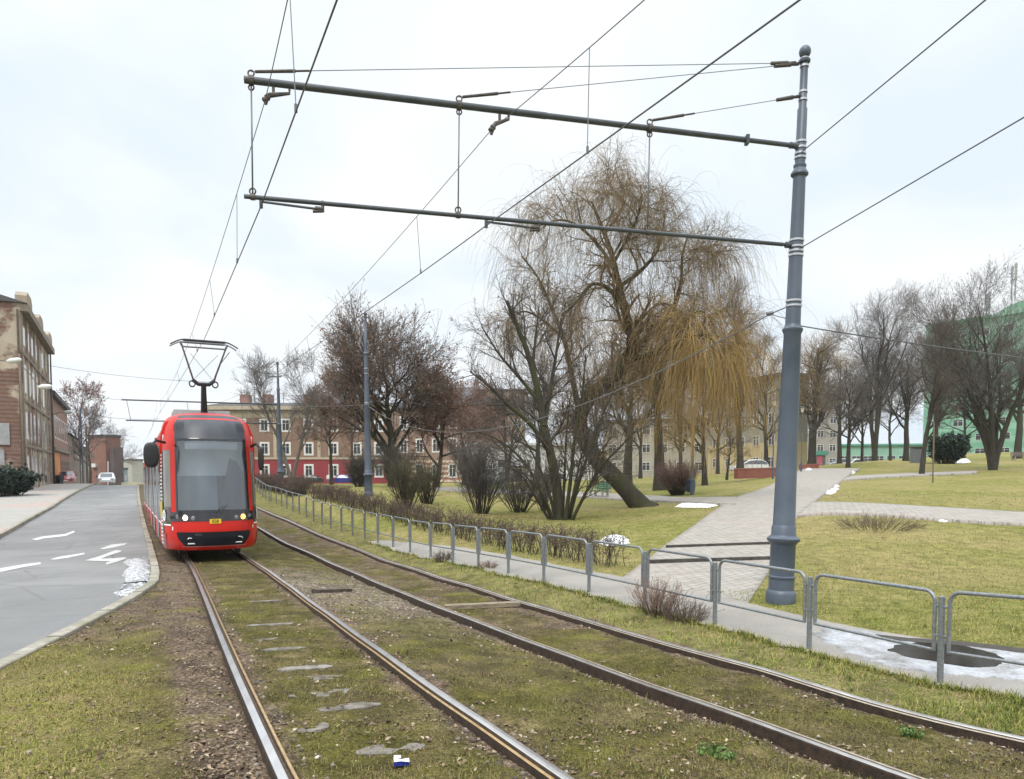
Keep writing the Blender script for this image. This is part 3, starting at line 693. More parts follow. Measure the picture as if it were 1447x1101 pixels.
mA0 = beyond(MS_A, at(403, 0, 7.75), -9.0); mB0 = beyond(MS_B, at(880, 0, 7.72), -9.0); mA0[2] = MS_A[2]; mB0[2] = MS_B[2]
mA3 = at(222, 567, 55.0); mB3 = at(300, 569, 55.0)
overhead('pair of overhead wires above the track with the tram, touched by its pantograph', [cA0, CW_A, cA21, cA3, far(cA3, 6.9)], [mA0, MS_A, mA3, far(mA3, 8.0)], (7.4, 12.7, 17.2, 22.5, 30, 38, 47, 65, 75, 85))
overhead('pair of overhead wires above the empty track beside the railing', [cB0, CW_B, cB13, cB24, cB3, far(cB3, 6.9)], [mB0, MS_B, mB3, far(mB3, 8.0)], (8.3, 13.6, 18.0, 22.8, 30, 38, 47, 65, 75, 85))
def cable(label, A, B, s, r=.011, m=wirem, name='cable', n=30, extra=None):
    o = MB(); o.tube(sag(A, B, s, n), r, 6)
    if extra: extra(o)
    return tag(o.build(name, m), label, 'cable')
cable('thin guy wire rising steeply from the upper arm joint of the nearest pole', on_pole(212), on_pole(212)+(at(1395, -4, 7.0)-on_pole(212))*5, .02, .008)
cable('thin guy wire rising from the lower arm joint of the nearest pole', on_pole(348), on_pole(348)+(at(1500, 133, 7.6)-on_pole(348))*5, .02, .008)
cable('black cable running from the middle of the nearest pole across the green tower block', on_pole(452), on_pole(452)+(at(1500, 487, 11.0)-on_pole(452))*3.2, .3, .010)
A = on_pole(423); K = at(1088, 444, 12.3)
cable('dark cable dipping from the nearest pole behind the willow to the pole on the lawn', K, P2B+(P2T-P2B)*(700-572)/260, 1.6, .010, wirel, extra=lambda o: (o.tube([A, K], .010, 6), o.tube([K-[.05, 0, 0], K+[.05, 0, .02]], .035, 8), o.tube([K, on_pole(446)], .008, 6)))
cable('long thin span wire over the road from the first tenement to the tram wires', at(60, 515, 66), at(296, 540, 60), .25, .016)
cable('second thin span wire over the road, beside the far tram wire arms', at(140, 561, 78), at(205, 565, 62), .15, .016)
cable('third thin span wire low over the far road', at(140, 588, 95), at(225, 592, 90), .2, .022)
cable('thin wire between the second and third grey poles in front of the tenement', P3B+(P3T-P3B)*((686-571)/176), P2B+(P2T-P2B)*(700-571)/260, .12, .016)

# ================================================================== pedestrian railing
galv = mat('galvanised_steel', (.19, .21, .222), (.30, .315, .325), scale=30, rough=.45, metal=.55, bump=.05)
posts = []
for px in [1990, 1640]+[f[0] for f in FEN]:
    Y = np.linspace(4.2, 45, 6000); X = xf(Y); k = np.argmin(abs(X/Y-(px-723.5)/F)) if px < 1600 else None
    if k is None: continue
    posts.append(np.array([X[k], Y[k]]))
p0, p1 = posts[0], posts[1]
posts.insert(0, np.array([xf(5.75), 5.75])); posts.insert(0, np.array([xf(4.2), 4.2])); posts.insert(0, np.array([xf(2.6), 2.6]))
Y = posts[-1][1]
while Y < 62:
    Y += 1.45; posts.append(np.array([xf(Y), Y]))
rl = thing('pedestrian_railing', 'long low galvanised steel railing of rounded hoop panels between the empty track and the footpath', 'railing', (posts[0][0], posts[0][1], G(*posts[0])))
post_mesh = None
for i, p in enumerate(posts):
    z = G(*p)-.03
    if post_mesh is None:
        m = MB(); m.tube([(0, 0, -.2), (0, 0, .90), (0, 0, .905)], [.031, .031, .022], 14)
        for hz in (.80, .50):
            for sx in (-1, 1): m.tube([(sx*.02, 0, hz), (sx*.075, 0, hz)], .014, 8)
        po = m.build('post', galv, rl, smooth='auto'); post_mesh = po
    else:
        po = post_mesh.copy(); link(po)
    q = posts[min(i+1, len(posts)-1)]-posts[max(i-1, 0)]
    po.location = tuple(rel((p[0], p[1], z), rl)); po.rotation_euler = (random.uniform(-.012, .012), random.uniform(-.012, .012), math.atan2(q[1], q[0])); po.parent = rl
for a, b in zip(posts[:-1], posts[1:]):
    A = np.array([a[0], a[1], G(*a)-.03]); Bq = np.array([b[0], b[1], G(*b)-.03]); dv = Bq-A; dv /= np.linalg.norm(dv); up = np.array([0, 0, 1.0])
    A = A+dv*.078; Bq = Bq-dv*.078; R_ = .11; top = .955+random.uniform(-.01, .01); pts = [A+up*.34]
    th = np.linspace(0, PI/2, 7)
    for t_ in th: pts.append(A+dv*(R_-R_*math.cos(t_))+up*(top-R_+R_*math.sin(t_)))
    for t_ in th[::-1]: pts.append(Bq-dv*(R_-R_*math.cos(t_))+up*(top-R_+R_*math.sin(t_)))
    pts.append(Bq+up*.34)
    m = MB(); m.tube([rel(q_, rl) for q_ in pts], .0205, 10); m.tube([rel(A+up*.345-dv*.012, rl), rel(Bq+up*.345+dv*.012, rl)], .0165, 10); m.build('hoop_panel', galv, rl, smooth='auto')
# ================================================================== the tram
red = mat('tram_red_paint', (.50, .013, .006), (.55, .017, .008), scale=1.5, rough=.36, spec=.3, coat=.06)
redd = mat('tram_dark_red', (.30, .016, .018), rough=.3, coat=.4)
visor = mat('tram_grey_visor', (.030, .034, .044), (.055, .06, .074), scale=3, rough=.45)
cab = mat('tram_black_gloss', (.016, .016, .018), rough=.12, coat=.5)
cream = mat('tram_side_window_reflection', (.10, .085, .062), (.16, .138, .10), scale=2, rough=.08, coat=.6)  # tan glass reflection painted as an opaque window colour
grille = mat('tram_bumper_black', (.006, .007, .012), rough=.45, spec=.3)
white = mat('white_paint', (.78, .78, .76), rough=.5)
yel = mat('number_plate_yellow', (.75, .50, .02), rough=.5)
inter = mat('tram_interior_grey', (.82, .85, .88), (.74, .77, .80), scale=2, rough=.7)
intd = mat('tram_interior_dark', (.02, .022, .025), rough=.7)
roofm = mat('tram_roof_grey', (.42, .43, .44), (.3, .31, .32), scale=2, rough=.6)
ledw = mat('headlight_lit', (1, .9, .7), rough=.3, emit=((1, .80, .50), 2.6))
ledy = mat('indicator_lit', (1, .6, .2), rough=.3, emit=((1, .42, .05), 3.0))
gl = NT('tram_windscreen_glass'); gl.N.remove(gl.b)
tr = gl.N.new('ShaderNodeBsdfTransparent'); tr.inputs[0].default_value = (.90, .95, .98, 1)
go = gl.N.new('ShaderNodeBsdfGlossy'); go.inputs['Roughness'].default_value = .16; go.inputs['Color'].default_value = (.92, .96, 1, 1)
fr = gl.N.new('ShaderNodeFresnel'); fr.inputs['IOR'].default_value = 1.6
ms_ = gl.N.new('ShaderNodeMixShader'); gl.l(gl.math('ADD', gl.math('MULTIPLY', fr.outputs[0], 1.1), .11), ms_.inputs[0]); gl.l(tr.outputs[0], ms_.inputs[1]); gl.l(go.outputs[0], ms_.inputs[2])
gl.l(ms_.outputs[0], gl.N['Material Output'].inputs['Surface']); glass = gl.m
sideg = mat('cab_side_glass', (.30, .27, .20), rough=.05, trans=.75, spec=.7)
TF = 18.8
def tram_xy(s):                                  # point on the track s metres behind the nose, with heading
    Y = np.arange(TF-.2, 75, .02); X, _ = track(1, Y); L_ = np.concatenate([[0], np.cumsum(np.hypot(np.diff(X), np.diff(Y)))])-.2
    return np.interp(s, L_, X), np.interp(s, L_, Y)
x0, y0 = tram_xy(0); xa, ya = tram_xy(8)
TH = math.atan2(-(xa-x0), ya-y0)+math.radians(.8)                 # local +y runs back along the tram
z0 = G(x0, y0); za = G(xa, ya)
tram = thing('tram', 'red low floor tram with grey visor, lit headlights and raised pantograph, coming along the track', 'tram', (x0, y0, z0), TH)
tram.rotation_euler = (math.atan2(za-z0, 8.0), 0, TH); tram.scale = (1.0, 1, 1.112); tram.location.x -= .10; tram.location.y -= .02
HW = 1.19; LN = 1.55; NE = 2.35
ZL = np.array([.24, .34, .50, .72, .95, 1.06, 1.12, 1.9, 2.62, 2.80, 3.02, 3.18, 3.30, 3.40, 3.47])
YF_ = np.array([.16, .06, .01, .0, .03, .055, .07, .225, .385, .44, .55, .66, .80, 1.02, 1.30])
WF = np.array([.955, .985, 1.0, 1.0, 1.0, 1.0, 1.0, .995, .985, .975, .955, .925, .88, .80, .66])
def S(th, z, off=0.0):
    """nose surface: th in radians (-pi/2 .. pi/2), z height"""
    yf = np.interp(z, ZL, YF_); w_ = np.interp(z, ZL, WF)*HW; c = np.cos(th); s = np.sin(th)
    x = np.sign(s)*abs(s)**(2/NE)*w_; y = yf+(LN-yf*.0)*(1-abs(c)**(2/NE))
    nx = np.sign(s)*abs(s)**(2-2/NE)/w_; ny = -abs(c)**(2-2/NE)/LN; nl = np.hypot(nx, ny)+1e-9
    return np.stack(np.broadcast_arrays(x+off*nx/nl, y+off*ny/nl, z), -1)
def th_of_x(f): return math.asin(min(1, abs(f))**(NE/2))*(1 if f >= 0 else -1)
TW = th_of_x(.74)                                # windscreen half width
TC0, TC1 = th_of_x(.83), PI/2*.985                    # cab side window
def patch(name, t0, t1, zb, zt, m, off=.006, nt=18, nz=10, parent=tram, smooth=True, shape=None, depth=None):
    th = np.linspace(t0, t1, nt); zz = np.linspace(zb, zt, nz)
    if shape is None: P = S(th[None, :], zz[:, None], off)
    else: P = np.array([[S(*shape(i/(nt-1), j/(nz-1)), off) for i in range(nt)] for j in range(nz)]).reshape(nz, nt, 3)
    b = MB(); b.grid(P); return b.build(name, m, parent, smooth)
# shell of the nose with real openings for the windscreen and the cab side windows
ths = np.array(sorted(set(np.round(np.concatenate([np.linspace(-PI/2, PI/2, 57), [-TW, TW, -TC0, TC0]]), 6))))
zz = np.array(sorted(set(np.round(np.concatenate([ZL, np.linspace(1.12, 2.8, 9), [1.22, 2.55]]), 4))))
P = S(ths[None, :], zz[:, None])
tm = (ths[:-1]+ths[1:])/2; zm = (zz[:-1]+zz[1:])/2
mask = np.ones((len(zm), len(tm)), bool)
mask[np.ix_((zm > 1.12) & (zm < 2.8), abs(tm) < TW)] = False
mask[np.ix_((zm > 1.22) & (zm < 2.55), abs(tm) > TC0)] = False
b = MB(); b.grid(P, mask=mask)
cap = S(ths, 3.47); b.add(np.concatenate([cap, [[0, LN+1.2, 3.5]]]), [(i, i+1, len(cap)) for i in range(len(cap)-1)])
b.build('cab_shell', red, tram, smooth=True)
b = MB(); b.grid(S(ths[None, 1:-1], zz[:, None], -.035), mask=mask[:, 1:-1]); b.build('cab_lining', inter, tram, smooth=True)
patch('windscreen', -TW, TW, 1.10, 2.82, glass, .004, 30, 14)
b = MB(); fw = .035
for (t0_, t1_, z0_, z1_) in ((-TW, -TW+.05, 1.10, 2.82), (TW-.05, TW, 1.10, 2.82), (-TW, TW, 1.10, 1.16), (-TW, TW, 2.76, 2.82)):
    b.grid(S(np.linspace(t0_, t1_, 24)[None, :], np.linspace(z0_, z1_, 12)[:, None], .010))
b.build('windscreen_border', cab, tram, smooth=True)
patch('visor', -TW*1.02, TW*1.02, 2.80, 3.46, visor, .006, 30, 10)
for s in (-1, 1):
    patch('cab_window', s*TC0, s*PI/2, 1.22, 2.55, cream, .004, 8, 6)
    # dark lower field with a round white crest
    patch('side_panel', s*th_of_x(.84), s*PI/2, .84, 1.23, cab, .007, 12, 6)
    cc = S(np.array(s*th_of_x(.95)), np.array(1.03), .014)
    e_ = S(np.array(s*th_of_x(.97)), np.array(1.03), .014)-S(np.array(s*th_of_x(.93)), np.array(1.03), .014); u_ = e_/np.linalg.norm(e_); nrm = np.array([u_[1], -u_[0], 0])*s
    bd = MB(); th = np.linspace(0, 2*PI, 25)[:-1]
    bd.add([cc+nrm*.004+u_*math.cos(a)*.135+np.array([0, 0, 1])*math.sin(a)*.135 for a in th], [tuple(range(24))]); cr_ = bd.build('crest', white, tram)
    bd = MB(); bd.add([cc+nrm*.008+u_*x_*.1+np.array([0, 0, 1])*z_*.1 for x_, z_ in ((-.45, .6), (.45, .6), (.45, -.1), (0, -.65), (-.45, -.1))], [(0, 1, 2, 3, 4)]); bd.build('shield', mat('crest_grey', (.4, .4, .42), rough=.6), cr_)
    patch('white_stripe', s*th_of_x(.84), s*PI/2, .80, .835, white, .008, 10, 2)
    # headlight cluster in the black field under the windscreen
    hx = .57*s
    hc = S(np.array(th_of_x(hx)), np.array(.985), .02)
    b = MB(); b.lathe([(-.03, .085), (0, .085), (.012, .07), (.018, .04)], hc, (s*.25, -1, .0), 18); h = b.build('headlight', cab, tram, smooth='auto')
    b = MB(); b.lathe([(.012, .0001), (.013, .062), (.03, .05), (.036, .0001)], hc, (s*.25, -1, .0), 18); b.build('lamp', ledw if s < 0 else ledy, h, smooth='auto')
    for k, dx in ((0, .14), (1, -.14)):
        hc = S(np.array(th_of_x(.57*s+dx*s)), np.array(.985+(.02 if dx > 0 else -.01)), .016)
        b = MB(); b.lathe([(-.02, .055), (.004, .05), (.012, .035)], hc, (s*.3, -1, 0), 14); b.build('marker_lamp', mat('lamp_lens_grey', (.2, .19, .2), rough=.12, coat=.5), tram, smooth='auto')
    # wiper pantries and vents
    for k in range(5): patch('vent_slot', s*th_of_x(.57+k*.045), s*th_of_x(.585+k*.045), 3.0, 3.22, black, .016, 3, 5)
    # low corner fairing and white side marks
    patch('corner_fairing', s*th_of_x(.93), s*PI/2*.995, .28, .62, redd, .012, 10, 6)
    patch('reflector', s*th_of_x(.80), s*th_of_x(.82), .70, .78, white, .012, 3, 3)
patch('light_panel', -th_of_x(.83), th_of_x(.83), .90, 1.115, cab, .006, 30, 6)
# bumper opening: black panel with a rounded lower edge
def shp(u, v):
    f = (u*2-1); wv = .74*(1-.20*(1-v)**2.2); return np.array(th_of_x(f*wv)), np.array(.34+v*.32)
patch('bumper_panel', 0, 0, 0, 0, grille, .010, 30, 8, shape=shp)
def shp2(u, v):
    f = (u*2-1); wv = .78*(1-.19*(1-.0)**2.2); return np.array(th_of_x(f*.66)), np.array(.315+v*.02)
patch('bumper_trim', 0, 0, 0, 0, mat('bumper_trim_pale', (.5, .2, .2), rough=.4), .012, 24, 2, shape=shp2)
for s in (-1, 1):
    c0 = S(np.array(th_of_x(.47*s)), np.array(.40), .02); b = MB(); b.box(c0, (.17, .02, .022), rz=s*.18); b.build('fog_light', white, tram)
    c0 = S(np.array(th_of_x(.49*s)), np.array(.50), .02); b = MB(); b.tube([c0+[-.06, 0, 0], c0+[-.03, 0, .03], c0+[.05, 0, .02], c0+[.07, 0, -.02]], .012, 6); b.build('tow_hook', steel, tram)
# number plate and lettering
c0 = S(np.array(0.0), np.array(.90), .018); b = MB(); b.box(c0, (.27, .016, .105)); plate = b.build('number_plate', yel, tram)
def text(name, s, size, loc, rot, m, parent, ext=.002):
    cu = bpy.data.curves.new(name, 'FONT'); cu.body = s; cu.size = size; cu.extrude = ext; cu.align_x = 'CENTER'; cu.align_y = 'CENTER'
    o = bpy.data.objects.new(name, cu); link(o); dg = bpy.context.evaluated_depsgraph_get(); me = bpy.data.meshes.new_from_object(o.evaluated_get(dg)); bpy.data.objects.remove(o); me.materials.clear(); me.materials.append(m)
    q = bpy.data.objects.new(name, me); link(q); q.location = tuple(loc); q.rotation_euler = rot; q.parent = parent; return q
text('plate_number', '838', .11, c0+[0, -.011, -.002], (PI/2, 0, 0), black, plate)
text('maker_name', 'PESA', .075, S(np.array(th_of_x(-.33)), np.array(.60), .03), (PI/2, 0, -.06), mat('badge_grey', (.10, .10, .11), rough=.4), tram)
text('type_name', 'TWIST', .06, S(np.array(0.0), np.array(1.045), .03), (PI/2, 0, 0), mat('badge_grey', (.10, .10, .11), rough=.4), tram)
# wipers
for a, b_ in (((.02, 1.11), (.16, 1.24)), ((.10, 1.11), (.24, 1.26))):
    A = S(np.array(th_of_x(a[0])), np.array(a[1]), .02); Bq = S(np.array(th_of_x(b_[0])), np.array(b_[1]), .02); m = MB(); m.tube([A, Bq], .011, 6); m.build('wiper', black, tram)
# interior seen through the glass
b = MB(); b.box((0, 1.15, 1.0), (2.05, 1.5, .05)); b.box((0, .55, 1.08), (1.7, .5, .12)); b.build('dashboard', intd, tram)
b = MB(); b.box((0, 1.47, 2.43), (2.25, .04, 1.0)); b.build('cab_bulkhead', inter, tram); b = MB(); b.box((0, 1.46, 1.42), (2.25, .04, 1.07)); b.build('cab_bulkhead', mat('tram_interior_painted_dark', (.27, .29, .31), (.22, .235, .25), scale=2, rough=.6), tram)  # windscreen's bright top and dark lower reflection painted as two bulkhead tones
b = MB(); b.add([(.22, .75, 1.06), (.84, 1.0, 1.06), (.84, 1.05, 2.0), (.62, .95, 2.30), (.45, .88, 2.38), (.30, .8, 1.7)], [(0, 1, 2, 3, 4, 5)]); b.add([(.24, .80, 1.06), (.86, 1.05, 1.06), (.86, 1.10, 2.0), (.64, 1.0, 2.30), (.47, .93, 2.38), (.32, .85, 1.7)], [(5, 4, 3, 2, 1, 0)]); b.build('dark_reflection', intd, tram)  # dark sail shape added inside to stand for a dark windscreen reflection
b = MB(); b.box((.45, 1.32, 1.55), (.5, .12, .8)); b.box((.45, 1.1, 1.15), (.5, .4, .12)); b.build('driver_seat', intd, tram)
b = MB(); P_ = S(np.linspace(-TW*.72, TW*.72, 14)[None, :], np.linspace(2.56, 2.76, 4)[:, None], -.07); b.grid(P_); b.build('destination_display', mat('display_grey', (.30, .33, .36), rough=.3), tram, smooth=True)
# mirrors
b = MB(); b.tube([(-1.08, .95, 2.72), (-1.30, .75, 2.76), (-1.40, .66, 2.65)], .03, 8); b.build('mirror_arm', black, tram)
def pillow(c, d, n=2.8, rz=0):
    b = MB(); th = np.linspace(-PI/2, PI/2, 9); ph = np.linspace(0, 2*PI, 21); f = lambda q: np.sign(q)*abs(q)**(2/n)
    T_, Q_ = np.meshgrid(th, ph, indexing='ij'); V = np.stack([f(np.cos(T_))*f(np.cos(Q_)), f(np.cos(T_))*f(np.sin(Q_)), f(np.sin(T_))], -1)*np.array(d)/2
    cs, sn = math.cos(rz), math.sin(rz); V = np.stack([V[..., 0]*cs-V[..., 1]*sn, V[..., 0]*sn+V[..., 1]*cs, V[..., 2]], -1)+np.array(c); b.grid(V); return b
pillow((-1.42, .62, 2.42), (.36, .14, .58)).build('mirror', black, tram, smooth=True)
b = MB(); b.tube([(1.02, .95, 2.66), (1.14, .78, 2.72), (1.22, .70, 2.62)], .035, 8); b.build('mirror_arm', black, tram)
pillow((1.24, .68, 2.36), (.15, .13, .58)).build('mirror', black, tram, smooth=True)
# body modules behind the nose
WS = [(-HW, z) for z in (.24,)]
def module(y0_, y1_, first=False):
    prof = [(-1.14, .24), (-1.175, .40), (-1.19, .8), (-1.19, 2.62), (-1.16, 2.95), (-1.05, 3.22), (-.80, 3.38), (.80, 3.38), (1.05, 3.22), (1.16, 2.95), (1.19, 2.62), (1.19, .8), (1.175, .40), (1.14, .24)]
    b = MB(); n = len(prof); V = [(x, y, z) for y in (y0_, y1_) for x, z in prof]
    Fs = [(i, (i+1) % n, n+(i+1) % n, n+i) for i in range(n)]+[tuple(range(n-1, -1, -1)), tuple(range(n, 2*n))]
    mi = []
    b.v.append(np.array(V, float)); b.n = 2*n
    for i, f in enumerate(Fs): b.f.append(list(f)); b.m.append(1 if i == 6 else 0)
    o = b.build('body_module', [red, roofm], tram)
    L_ = y1_-y0_
    for s in (-1, 1):
        b = MB(); b.box((s*1.191, (y0_+y1_)/2, 1.78), (.014, L_-.04, 1.78)); b.build('window_band', cab, o)
        y = y0_+.25; k = 0
        while y < y1_-.6:
            door = (k % 3 == 1); ln = 1.25 if door else 1.5; ln = min(ln, y1_-.2-y)
            b = MB(); b.box((s*1.196, y+ln/2, (1.42 if door else 1.75)), (.016, ln-.12, (2.1 if door else 1.45)))
            q = b.build('door' if door else 'side_window', cab, o)
            if door:
                b = MB(); b.box((s*1.207, y+ln/2, 1.42), (.012, .05, 2.1)); b.box((s*1.207, y+.05, 1.42), (.012, .06, 2.1)); b.box((s*1.207, y+ln-.05, 1.42), (.012, .06, 2.1)); b.build('door_frame', mat('door_grey', (.35, .36, .38), rough=.4), o)
            y += ln; k += 1
        b = MB(); b.box((s*1.197, (y0_+y1_)/2, .82), (.014, L_-.1, .035)); b.build('side_stripe', white, o)
    return o
for a, b_ in ((LN-.02, 8.6), (9.2, 15.6), (16.2, 22.6), (23.2, 29.6)): module(a, b_)
for y in (8.9, 15.9, 22.9):
    b = MB()
    for k in range(7): b.box((0, y-.3+.05+k*.083, 1.78), (2.2-.08*(k % 2), .05, 2.9-.08*(k % 2)))
    b.build('bellows', black, tram)
# zip motif printed on the tram's side, just behind the cab
patch('zip_tape', -th_of_x(.962), -PI/2*.998, .30, 2.55, cab, .010, 10, 20)
zt = MB()
for k in range(25): zt.grid(S(np.linspace(-th_of_x(.972), -PI/2*(.985-.02*(k % 2)), 6)[None, :], np.array([.36+k*.086, .36+k*.086+.046])[:, None], .016))
zt.build('zip_print', mat('zip_tooth', (.66, .65, .62), rough=.5), tram)
b = MB(); b.grid(S(np.linspace(-th_of_x(.970), -PI/2*.985, 6)[None, :], np.linspace(1.0, 1.35, 4)[:, None], .024)); b.build('zip_pull', mat('zip_gold', (.55, .42, .04), rough=.4), tram)
# undercarriage and roof gear
for yc in (2.6, 6.4, 12.4, 19.4, 26.4):
    b = MB(); b.box((0, yc, .34), (1.9, 2.2, .28)); bg_ = b.build('bogie', black, tram)
    for s in (-1, 1):
        for dy in (-.8, .8):
            b = MB(); b.lathe([(-.06, .1), (-.06, .28), (.02, .285), (.06, .30), (.07, .1)], (s*.72, yc+dy, .30), (-s, 0, 0), 20); b.build('wheel', dksteel, bg_)
for a, b_, h in ((3.1, 4.6, .3), (9.6, 13.5, .34), (17, 21.5, .34), (24, 28, .34)):
    b = MB(); b.box((0, (a+b_)/2, 3.38+h/2), (1.5, b_-a, h)); b.build('roof_unit', roofm, tram)
# pantograph
dkp = mat('pantograph_black', (.012, .012, .014), rough=.45)
pgm = mat('pantograph_steel', (.16, .165, .175), rough=.4, metal=.5)
pan = MB(); by = 2.35
inv = np.array(tram.matrix_basis.inverted()) if False else None
bpy.context.view_layer.update()
Mi = np.array(tram.matrix_world.inverted()); cwl = (Mi@np.append(at(288, 482, 20.6), 1))[:3]
hz = cwl[2]-.03; hy = cwl[1]; hx_ = cwl[0]*.5
pan.box((0, by+.3, 3.50), (.7, 1.1, .06)); pan.tube([(-.30, by+.75, 3.40), (-.30, by+.75, 3.52)], .05, 8); pan.tube([(.30, by+.75, 3.40), (.30, by+.75, 3.52)], .05, 8); pan.box((0, by+.3, 3.44), (1.2, .1, .08)); pb = pan.build('pantograph', dkp, tram)
kn = np.array([0, by+.10, 4.28]); m = MB(); m.tube([(0, by+.3, 3.5), kn], [.085, .07], 10); m.tube([(.10, by+.45, 3.5), kn+[.05, .12, -.05]], .025, 6)
m.tube([kn+[-.28, 0, .10], kn+[-.14, 0, .0], kn, kn+[.14, 0, .0], kn+[.28, 0, .10]], .05, 8)
for s in (-1, 1): m.tube([kn+[s*.30+.075*math.cos(a), -.03, .0+.075*math.sin(a)] for a in np.linspace(0, 2*PI, 13)[:-1]], .02, 6, closed=True)
m.build('lower_arm', dkp, pb)
m = MB()
hl = np.array([hx_, hy, hz])
for s in (-1, 1):
    m.tube([kn+[s*.26, 0, .08], hl+[s*.56, 0, -.12]], [.026, .022], 8)
    m.tube([hl+[s*.56, 0, -.12], hl+[s*.60, 0, -.03]], .03, 8)
m.tube([kn+[.22, .05, .15], hl+[-.35, 0, -.3]], .006, 5); m.tube([kn+[-.22, .05, .15], hl+[.35, 0, -.3]], .006, 5)
m.tube([hl+[-.55, 0, -.14], hl+[.55, 0, -.14]], .02, 8); m.tube([kn+[.30, .05, .1], kn+[.42, .05, .5], hl+[.66, .05, -.2]], .012, 6)
m.build('upper_frame', pgm, pb)
for dy in (-.17, .17):
    m = MB(); xs = np.linspace(-.86, .86, 25); m.tube([hl+np.array([x, dy, -.0-.22*max(0, abs(x)-.58)**1.3*3.0]) for x in xs], np.where(abs(xs) < .55, .030, .017), 8); m.build('collector_strip', pgm if dy > 0 else dkp, pb)
# ================================================================== buildings
def plaster(name, a, b_, scale=.5, brick=None, bfrac=.5, streak=True):
    n = NT(name); n1 = n.noise(scale, 6, .62, dist=.6); n2 = n.noise(2.4, 6, .7, vec=n.mapping((1, 1, .22))); n3 = n.noise(14, 4, .7)
    c = n.mix(n.step(n1, .35, .65), a, b_)
    c = n.mix(n.math('MULTIPLY', n.step(n2, .5, .75), .5), c, tuple(v*.5 for v in a))
    c = n.mix(.2, c, n.ramp(n3, [(.3, tuple(v*.5 for v in a)), (.7, tuple(min(1, v*1.3) for v in a))]))
    if brick:
        br = n.N.new('ShaderNodeTexBrick'); n.l(n.mapping((1, 1, 1), (PI/2, 0, 0)), br.inputs['Vector']); br.inputs['Scale'].default_value = 1; br.inputs['Brick Width'].default_value = .5; br.inputs['Row Height'].default_value = .16; br.inputs['Mortar Size'].default_value = .02
        br.inputs['Color1'].default_value = (*brick, 1); br.inputs['Color2'].default_value = tuple(v*.6 for v in brick)+(1,); br.inputs['Mortar'].default_value = (.22, .18, .15, 1)
        nb = n.noise(.28, 6, .62, vec=n.mapping((.9, .9, 1.0)), dist=.3)
        c = n.mix(n.step(nb, bfrac-.03, bfrac+.03), n.mix(.5, br.outputs['Color'], n.ramp(n.noise(3.5, 5, .7), [(.3, tuple(v*.45 for v in brick)), (.7, tuple(v*1.25 for v in brick))])), c)
    n.col(c).rough(.9); return n.m
paneg = mat('window_pane_dark', (.028, .033, .04), (.055, .062, .07), scale=.7, rough=.08, spec=.7)
wfr = mat('window_frame_white', (.66, .65, .62), rough=.6)
wfr2 = mat('window_frame_worn', (.34, .29, .23), (.22, .18, .14), scale=4, rough=.8)
roofd = mat('roof_dark_felt', (.060, .058, .06), (.10, .098, .10), scale=1.5, rough=.85)
class House:
    """A, B: ground ends of the facade (B to the right as seen from outside)"""
    def __init__(s, name, label, cat, A, B, H, depth, wallm, zb=None, group=None):
        s.A = np.array(A[:2], float); s.B = np.array(B[:2], float); s.L = np.linalg.norm(s.B-s.A); s.d = (s.B-s.A)/s.L; s.n = np.array([s.d[1], -s.d[0]])
        z = zb if zb is not None else min(G(*s.A), G(*s.B))-.3
        s.t = thing(name, label, cat, (s.A[0], s.A[1], z), math.atan2(s.d[1], s.d[0]), group); s.H = H; s.D = depth; s.W = {}
        s.wallm = wallm
    # local frame: x along the facade, -y outwards, z up
    def box(s, name, x0, x1, y0, y1, z0, z1, m, parent=None):
        b = MB(); b.box(((x0+x1)/2, (y0+y1)/2, (z0+z1)/2), (x1-x0, y1-y0, z1-z0)); return b.build(name, m, parent or s.t)
    def walls(s, H=None): s.wall = s.box('wall', 0, s.L, 0, s.D, -1, H or s.H, s.wallm); return s
    def window(s, x, z, w_, h, frame=wfr, surround=0, side=0, nx=2, name='window', yo=0.0, flat=False):
        key = (round(w_, 2), round(h, 2), frame.name, surround, nx, name)
        if key not in s.W:
            b = MB(); f = .07
            for cx, cz_, dx, dz in [(-w_/2+f/2, 0, f, h), (w_/2-f/2, 0, f, h), (0, h/2-f/2, w_-2*f, f), (0, -h/2+f/2, w_-2*f, f)]: b.box((cx, -.04, cz_), (dx, .09, dz))
            for k in range(1, nx): b.box((-w_/2+w_*k/nx, -.04, -.0), (.06, .07, h-2*f))
            if nx > 1: b.box((0, -.038, h*.18), (w_-2*f, .06, .05))
            if surround:
                q = surround
                for cx, cz_, dx, dz in [(-w_/2-q/2, 0, q, h+2*q), (w_/2+q/2, 0, q, h+2*q), (0, h/2+q/2, w_, q), (0, -h/2-q/2, w_, q)]: b.box((cx, -.035, cz_), (dx, .07, dz))
            if flat: b.v = [v*[1, .14, 1] for v in b.v]
            o = b.build(name, frame, s.t); p = MB(); p.box((0, -.008, 0), (w_-.04, .02, h-.04)); p.build('pane', paneg, o); s.W[key] = o
        else: o = dup(s.W[key], s.t)
        if side: o.rotation_euler = (0, 0, PI/2 if side > 0 else -PI/2); o.location = ((s.L if side > 0 else 0), x, z)
        else: o.location = (x, yo, z)
        return o
TG = 'old tenements along the street on the tram side'
# --- derelict corner tenement at the photo's edge: gable to us, facade along the street
tanb = plaster('tenement_plaster_brick', (.50, .43, .34), (.36, .30, .23), .5, (.19, .09, .062), .515)
tan = plaster('tenement_plaster', (.40, .335, .25), (.25, .20, .15), .35)
stonet = mat('tenement_trim', (.27, .225, .175), (.17, .14, .11), scale=2, rough=.9)
hA = hit(37, 695); sd_ = np.array([-.461, .887]); A2 = hA[:2]; B2 = A2+sd_*24
h1 = House('tenement', 'tall derelict tenement with peeling plaster over brick on its gable, first in the street row', 'building', A2, B2, 15.0, 13, tanb, zb=hA[2]-.2, group=TG)
